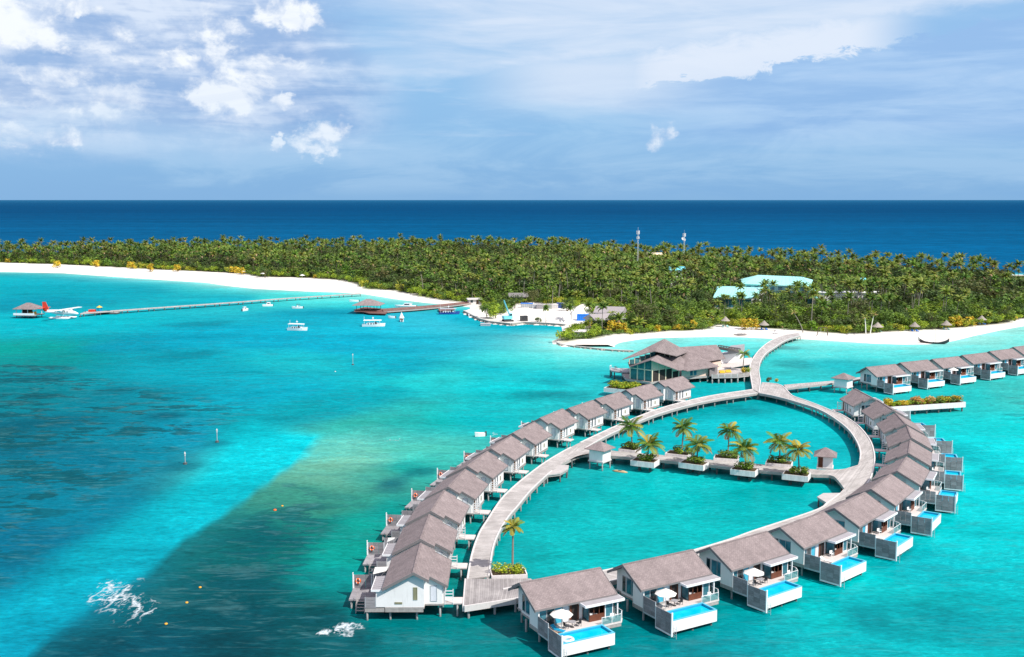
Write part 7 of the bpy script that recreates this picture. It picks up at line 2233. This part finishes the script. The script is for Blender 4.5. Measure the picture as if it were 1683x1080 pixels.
# ------------------------------------------------------------------ the wooded island
def build_forest():
    rnd = random.Random(5)
    sp = 6.6
    xs = np.arange(-640, 330, sp); ys = np.arange(440, 1170, sp)
    gx, gy = np.meshgrid(xs, ys); P = np.stack([gx.ravel(), gy.ravel()], 1)
    P = P + rng.uniform(-.48, .48, P.shape) * sp
    sd = poly_sd(P, VEG)
    ok = sd > 3.0
    # cannot be seen beside the frame
    ok &= np.abs(P[:, 0]) < P[:, 1] * 0.53 + 20
    P = P[ok]; sd = sd[ok]
    clear = [([(1222, 466.5), (1332, 471), (1336, 460), (1215, 459)], 9.0), ([(1172, 489), (1236, 490), (1262, 472), (1178, 470)], 7.0), ([(1330, 489), (1344, 490), (1343, 475), (1326, 473)], 7.0)]
    keep = np.ones(len(P), bool); low = np.zeros(len(P), bool)
    for poly, z in clear:
        pg = np.array(P2(poly, z)); d = poly_sd(P, pg)
        keep &= d < 1.5
        low |= (poly_sd(P, pg * 0.955) > -6) | (poly_sd(P, pg * 0.91) > -6)
    for (u, v, r) in [(852, 497, 8), (1411, 487, 8), (1112, 474, 7), (1075, 437, 12), (993, 533, 11), (1003, 524, 10), (779, 498, 6), (954, 550, 6), (957, 517, 10)]:
        z = 9 if v < 490 else 1
        c = np.array(at(u, v, z)[:2]); keep &= np.hypot(*(P - c).T) > r
    P = P[keep]; sd = sd[keep]; low = low[keep]
    n1 = fbm(P, 90, 51, 3); n2 = fbm(P, 45, 61, 3)
    kind = []
    for i in range(len(P)):
        r = rnd.random()
        tree_p = 0.42 + 0.5 * max(0, min(1, (n1[i] - .50) / .14))
        if sd[i] < 9: tree_p = max(tree_p, .35)
        kind.append('tree' if r < tree_p else 'palm')
    dist = np.hypot(P[:, 0], P[:, 1])
    order = np.argsort(dist)
    Z = ground_z(P)
    counts = {'palm': 0, 'tree': 0}
    LIMIT = {'palm': 290, 'tree': 240}
    far = {'palm': [], 'tree': []}
    marks = [((1231, 541), 'the golden trees on the beach'), ((1427, 551), 'the two leaning trunks'), ((1534, 560), 'the beached sailing boat'), ((1578, 536), 'the three orange bushes'), ((1613, 532), 'the rightmost thatched parasol'), ((1280, 470), 'the largest turquoise hall'), ((1205, 480), 'the lower turquoise wing'),
             ((834, 527), 'the blue crane'), ((998, 528), 'the grey shed roofs'), ((957, 512), 'the tall sand bank'), ((779, 498), 'the brown jetty root'), ((436, 457), 'the lone dark beach tree'), ((592, 481), 'the long jetty root'), ((1316, 549), 'the arrival jetty'), ((954, 552), 'the planted point'), ((1086, 535), 'the large dark feathery tree'),
             ((1142, 541), 'the golden bush by the sand'), ((1660, 527), 'the right beach end'), ((1400, 500), 'the long white building'), ((1352, 550), 'the beach swing'), ((1503, 540), 'the fourth thatched parasol'), ((690, 486), 'the brown jetty beach'), ((852, 497), 'the dark open shed'), ((895, 507), 'the yard goods'), ((95, 440), 'the leftmost golden bush'), ((215, 443), 'the third golden bush'), ((293, 447), 'the fifth golden bush'), ((390, 450), 'two close golden bushes'), ((500, 457), 'the widest part of the left beach'), ((640, 477), 'the bend of the left beach'), ((1050, 540), 'the shore behind the restaurant'), ((1192, 538), 'the leftmost thatched parasol')]
    marks = [(at(u, v, 1 if v > 490 or u < 700 else 7), nm) for (u, v), nm in marks]
    def zone(x, y):
        d, m, p = min((math.hypot(x - p.x, (y - p.y) * .8), nm, p) for p, nm in marks)
        side = math.atan2(x, y) - math.atan2(p.x, p.y)
        far = math.hypot(x, y) - math.hypot(p.x, p.y)
        if d < 12: return 'right by ' + m
        if far > d * .62: return ('close behind ' if far < 28 else 'deep behind ') + m
        if far < -d * .62: return 'in front of ' + m
        return ('left of ' if side < 0 else 'right of ') + m
    pdesc = ['upright coconut palm with a plain green crown', 'tall coconut palm with an olive green crown', 'dark green coconut palm with a full crown', 'coconut palm with a yellowing crown', 'very tall coconut palm with browning fronds', 'short coconut palm with a green crown', 'low bushy coconut palm', 'low young palm with a yellow-green crown']
    tdesc = ['dark leafy tree with a round crown', 'tall dark tree with an olive tinge', 'mid green broad-leaved tree', 'olive brown feathery tree', 'bright lime green tree', 'fresh green low tree']
    for i in order:
        k = kind[i]; x, y = P[i]; s = rnd.uniform(.68, 1.22)
        if low[i]: s *= .80
        if k == 'palm':
            v = rnd.choices(range(6), [3, 3, 3, 2.2, 1.6, 2])[0]
            if sd[i] < 14 and rnd.random() < .75: v = rnd.choice([6, 7])
        else:
            w = [3, 2, 3, 2.2, 1.4, 2]
            if n2[i] > .56 or (sd[i] < 45 and x > -60): w = [1, 1, 3, .7, 3, 4]
            elif n2[i] < .44: w = [4, 3, 1, 3, .3, 1]
            v = rnd.choices(range(6), w)[0]
            s *= rnd.uniform(.72, 1.05)
            if sd[i] < 8: s *= .75
        rz = rnd.random() * 6.283
        if counts[k] < LIMIT[k]:
            counts[k] += 1
            zn = zone(x, y)
            if k == 'palm':
                plant('palm', v, 'palm_tree', f'{pdesc[v]} {zn}', 'palm tree', (x, y, Z[i] - .1), rz, s, f'coconut palms {zn}')
            else:
                plant('tree', v, 'leafy_tree', f'{tdesc[v]} {zn}', 'tree', (x, y, Z[i] - .1), rz, s, f'leafy trees {zn}')
        else:
            far[k].append((x, y, Z[i] - .1, rz, s, v))
    # understorey filling the gaps between the trunks near the beach
    for i in range(len(P)):
        if sd[i] < 75 and not low[i]:
            for q in range(2 if sd[i] < 40 else 1):
                a = rnd.random() * 6.283; x = P[i, 0] + 3.2 * math.cos(a); y = P[i, 1] + 3.2 * math.sin(a)
                far['tree'].append((x, y, Z[i] - .6, rnd.random() * 6.283, rnd.uniform(.42, .68), rnd.choices(range(6), [2, 1, 3, 1, 3, 3])[0]))
    # lighter copies for the mass of the wood beyond
    libf = {}
    for i in range(8):
        H = [10.5, 12, 9, 11.5, 13, 8, 4, 3][i]; L = [4.1, 4.4, 3.9, 4.2, 4.3, 4.0, 3.8, 3.4][i]
        g = [GREENS, [GREENS[1], GREENS[2]], [GREENS[0], GREENS[3], GREENS[1]], [GREENS[2], (0.15, 0.16, 0.03)], [GREENS[1], GREENS[2], (0.13, 0.14, 0.03)], [GREENS[0], GREENS[1]], [GREENS[1], GREENS[2]], [(0.20, .21, .03), GREENS[1]]][i]
        v, f, t = palm_crown(L * .94, 15, 0, 0.60, 700 + i, g, 0.07, segs=3)
        v = [(a + .6, b, c + H) for a, b, c in v]
        o = len(v)
        v += [(-.13, 0, 0), (.13, 0, 0), (.70, 0, H), (.50, 0, H), (0, -.13, 0), (0, .13, 0), (.6, .1, H), (.6, -.1, H)]
        f += [(o, o + 1, o + 2, o + 3), (o + 4, o + 5, o + 6, o + 7)]; t += [(0.11, .09, .07)] * 8
        libf['palm', i] = (np.array(v), np.array(f), np.array(t))
    specs = [(DKGREEN, 8.5, 8.0), ([DKGREEN[1], OLIVE[2]], 10, 7.0), (MIDGREEN, 7.5, 8.0), (OLIVE, 9.5, 7.5), (LIMEGREEN[2:] + MIDGREEN, 6.0, 7.0), ([MIDGREEN[0], LIMEGREEN[2]], 6.5, 6.5)]
    for i, (cols, H, W) in enumerate(specs):
        r2 = random.Random(800 + i)
        lb = lobes(r2, W, H, 9)
        v, f, t = leaf_cloud(190, lb, 0.72, cols, r2, .38)
        libf['tree', i] = (np.array(v), np.array(f), np.array(t))
    for k, nm, lab in (('palm', 'palm_woods', 'mass of coconut palms covering the island behind the front trees'), ('tree', 'leafy_woods', 'broad-leaved trees mixed through the palm wood of the island')):
        VS, FS, TS = [], [], []; off = 0
        for (x, y, z, rz, s, v) in far[k]:
            V, F, T = libf[k, v]
            c, sn = math.cos(rz), math.sin(rz)
            W = np.stack([V[:, 0] * c - V[:, 1] * sn, V[:, 0] * sn + V[:, 1] * c, V[:, 2] * rnd.uniform(.92, 1.1)], 1) * s + np.array([x, y, z])
            VS.append(W); FS.append(F + off); off += len(V)
            TS.append(T * rnd.uniform(.6, 1.38) * np.array([rnd.uniform(.80, 1.15), 1, rnd.uniform(.8, 1.2)]))
        VS = np.concatenate(VS).astype(np.float32); FS = np.concatenate(FS).astype(np.int32); TS = np.concatenate(TS)
        me = bpy.data.meshes.new(nm)
        me.vertices.add(len(VS)); me.vertices.foreach_set('co', VS.ravel())
        me.loops.add(FS.size); me.loops.foreach_set('vertex_index', FS.ravel())
        me.polygons.add(len(FS)); me.polygons.foreach_set('loop_start', np.arange(0, FS.size, 4, dtype=np.int32))
        me.update(calc_edges=True)
        set_attr(me, 'tint', np.concatenate([TS, np.ones((len(TS), 1))], 1))
        me.materials.append(M['leaf'])
        o = link(nm, me); tag(o, lab, 'woods', None, 'stuff')
        print(nm, len(far[k]), len(FS))

    # shrubs along the beach edge
    edge = np.array(veg_front)
    k = 0; names = ['lime green beach shrub', 'golden yellow beach shrub', 'mid green beach shrub', 'yellow-green beach shrub']
    for i in range(len(edge) - 1):
        a, b = edge[i], edge[i + 1]; L = np.hypot(*(b - a))
        if b[0] < -450 or a[0] > 300: continue
        step = 4.2 if a[0] > -30 else 7.0
        s0 = rnd.random() * step
        nrm = np.array([-(b - a)[1], (b - a)[0]]) / max(L, 1e-6)
        while s0 < L:
            p = a + (b - a) * s0 / L
            q = p + nrm * rnd.uniform(.5, 3.0)
            s0 += step * rnd.uniform(.7, 1.3)
            if k >= 285: break
            if poly_sd([q], VEG)[0] < 0: q = p - nrm * 1.5
            if poly_sd([q], SHORE)[0] < 2 or abs(q[0]) > q[1] * .487: continue
            v = rnd.choices(range(4), [5, .5, 3, 1.8])[0]
            sc = rnd.uniform(.7, 1.25) * (1.0 if a[0] > -30 else 1.25)
            zn = zone(q[0], q[1])
            plant('shrub', v, 'shrub', f'{names[v]} {zn}', 'shrub', (q[0], q[1], gz(*q) - .05), rnd.random() * 6, sc, f'shrubs {zn}')
            k += 1
    # trees that stand out
    def solo(kind, v, px, s, label, name, cat, z=1.0):
        p = at(*px, z); plant(kind, v, name, label, cat, (p.x, p.y, gz(p.x, p.y) - .1), rnd.random() * 6, s, None)
    solo('tree', 0, (436, 457), 1.0, 'dark rounded tree standing alone on the long left beach', 'leafy_tree', 'tree')
    solo('tree', 0, (1086, 535), 1.05, 'large dark feathery tree among shrubs beside the beach', 'leafy_tree', 'tree')
    solo('tree', 3, (1100, 536), .8, 'olive brown tree next to the large dark feathery tree', 'leafy_tree', 'tree')
    solo('shrub', 1, (1226, 541), 1.5, 'glowing golden tree on the beach between two thatched parasols, left one', 'golden_tree', 'tree')
    solo('shrub', 1, (1237, 541), 1.5, 'glowing golden tree on the beach between two thatched parasols, right one', 'golden_tree', 'tree')
    solo('shrub', 1, (1008, 545), 1.5, 'orange-yellow bush beside the grey shed roofs', 'golden_bush', 'shrub')
    solo('shrub', 1, (1022, 545), 1.4, 'golden bush just right of the orange-yellow one', 'golden_bush', 'shrub')
    solo('shrub', 1, (1142, 541), 1.4, 'golden bush at the left edge of the sand by the arrival jetty', 'golden_bush', 'shrub')
    for i, (u, v) in enumerate([(1566, 536), (1578, 536), (1590, 535)]):
        solo('shrub', 1, (u, v), 1.5, f'orange bush at the back of the right beach, {["left", "middle", "right"][i]} of three', 'golden_bush', 'shrub')
    for i, (u, v) in enumerate([(95, 441), (157, 440), (215, 443), (246, 447), (293, 447), (385, 450), (396, 452)]):
        solo('shrub', 1, (u, v), 1.9, f'{ordinal(i)} golden bush from the left along the long left beach', 'golden_bush', 'shrub')
    solo('shrub', 0, (945, 545), 1.2, 'lime green bush on the planted point by the groyne, front left one', 'shrub', 'shrub')
    solo('tree', 4, (982, 551), .72, 'lime green rounded tree on the planted point by the groyne', 'leafy_tree', 'tree')
    solo('tree', 5, (800, 522), .9, 'yellow-green tree at the left end of the work yard', 'leafy_tree', 'tree')
    solo('tree', 4, (815, 523), .95, 'olive green tree beside the pale blue crane', 'leafy_tree', 'tree')
    solo('tree', 2, (828, 517), .8, 'green tree behind the pale blue crane', 'leafy_tree', 'tree')
    for i, (kd, v, px, s, nm, ct, lb) in enumerate([('tree', 0, (846, 507), .8, 'leafy_tree', 'tree', 'dark tree at the back of the work yard left of the blue topped store box'), ('tree', 3, (875, 502), .8, 'leafy_tree', 'tree', 'olive tree behind the blue topped store box'), ('palm', 0, (908, 501), .9, 'palm_tree', 'palm tree', 'upright palm behind the yard goods'),
        ('tree', 0, (931, 512), .7, 'leafy_tree', 'tree', 'dark tree between the yard goods and the tall sand bank'), ('shrub', 2, (884, 529), .8, 'shrub', 'shrub', 'green shrub at the foot of the low yard palm'), ('tree', 2, (971, 519), .7, 'leafy_tree', 'tree', 'green tree right of the tall sand bank'), ('shrub', 0, (935, 552), 1.1, 'shrub', 'shrub', 'lime shrub before the white block wall house'), ('shrub', 0, (968, 555), 1.1, 'shrub', 'shrub', 'lime shrub right of the white block wall house')]):
        solo(kd, v, px, s, lb, nm, ct)
    solo('palm', 5, (897, 530), .75, 'low palm standing in the work yard', 'palm_tree', 'palm tree')
    solo('palm', 5, (940, 530), .85, 'dark palm between the rubble heap and the blue bin', 'palm_tree', 'palm tree')
    solo('palm', 5, (1289, 548), .5, 'small young palm on the sand left of the arrival jetty', 'palm_tree', 'palm tree')
    # leaning bare trunks on the beach
    for i, (u, v, lx, H, lab) in enumerate([(1423, 551, -.6, 7.5, 'slim bare palm trunk on the sand, left one of two leaning together'), (1430, 551, 1.2, 8.5, 'slim bare palm trunk on the sand, right one of two leaning together'), (1320, 546, -4.2, 8.5, 'strongly leaning palm by the arrival jetty')]):
        p = at(u, v, 1)
        t = thing('palm_tree', lab, 'palm tree', (p.x, p.y, gz(p.x, p.y) - .1), 0)
        m = MB(); m.tube([(lx * (k / 5) ** 1.4, 0, H * k / 5) for k in range(6)], [.24, .2, .17, .15, .14, .12], 6); part('trunk', m, 'canvas' if i < 2 else 'palm_trunk', t)
        v_, f_, t_ = palm_crown(2.4, 10, 0, .35, 900 + i, [GREENS[2], (0.22, .17, .06)], .3, segs=4)
        o = link('crown', tinted_mesh('crown', v_, f_, t_, ['leaf']), t, (lx, 0, H))
build_forest()
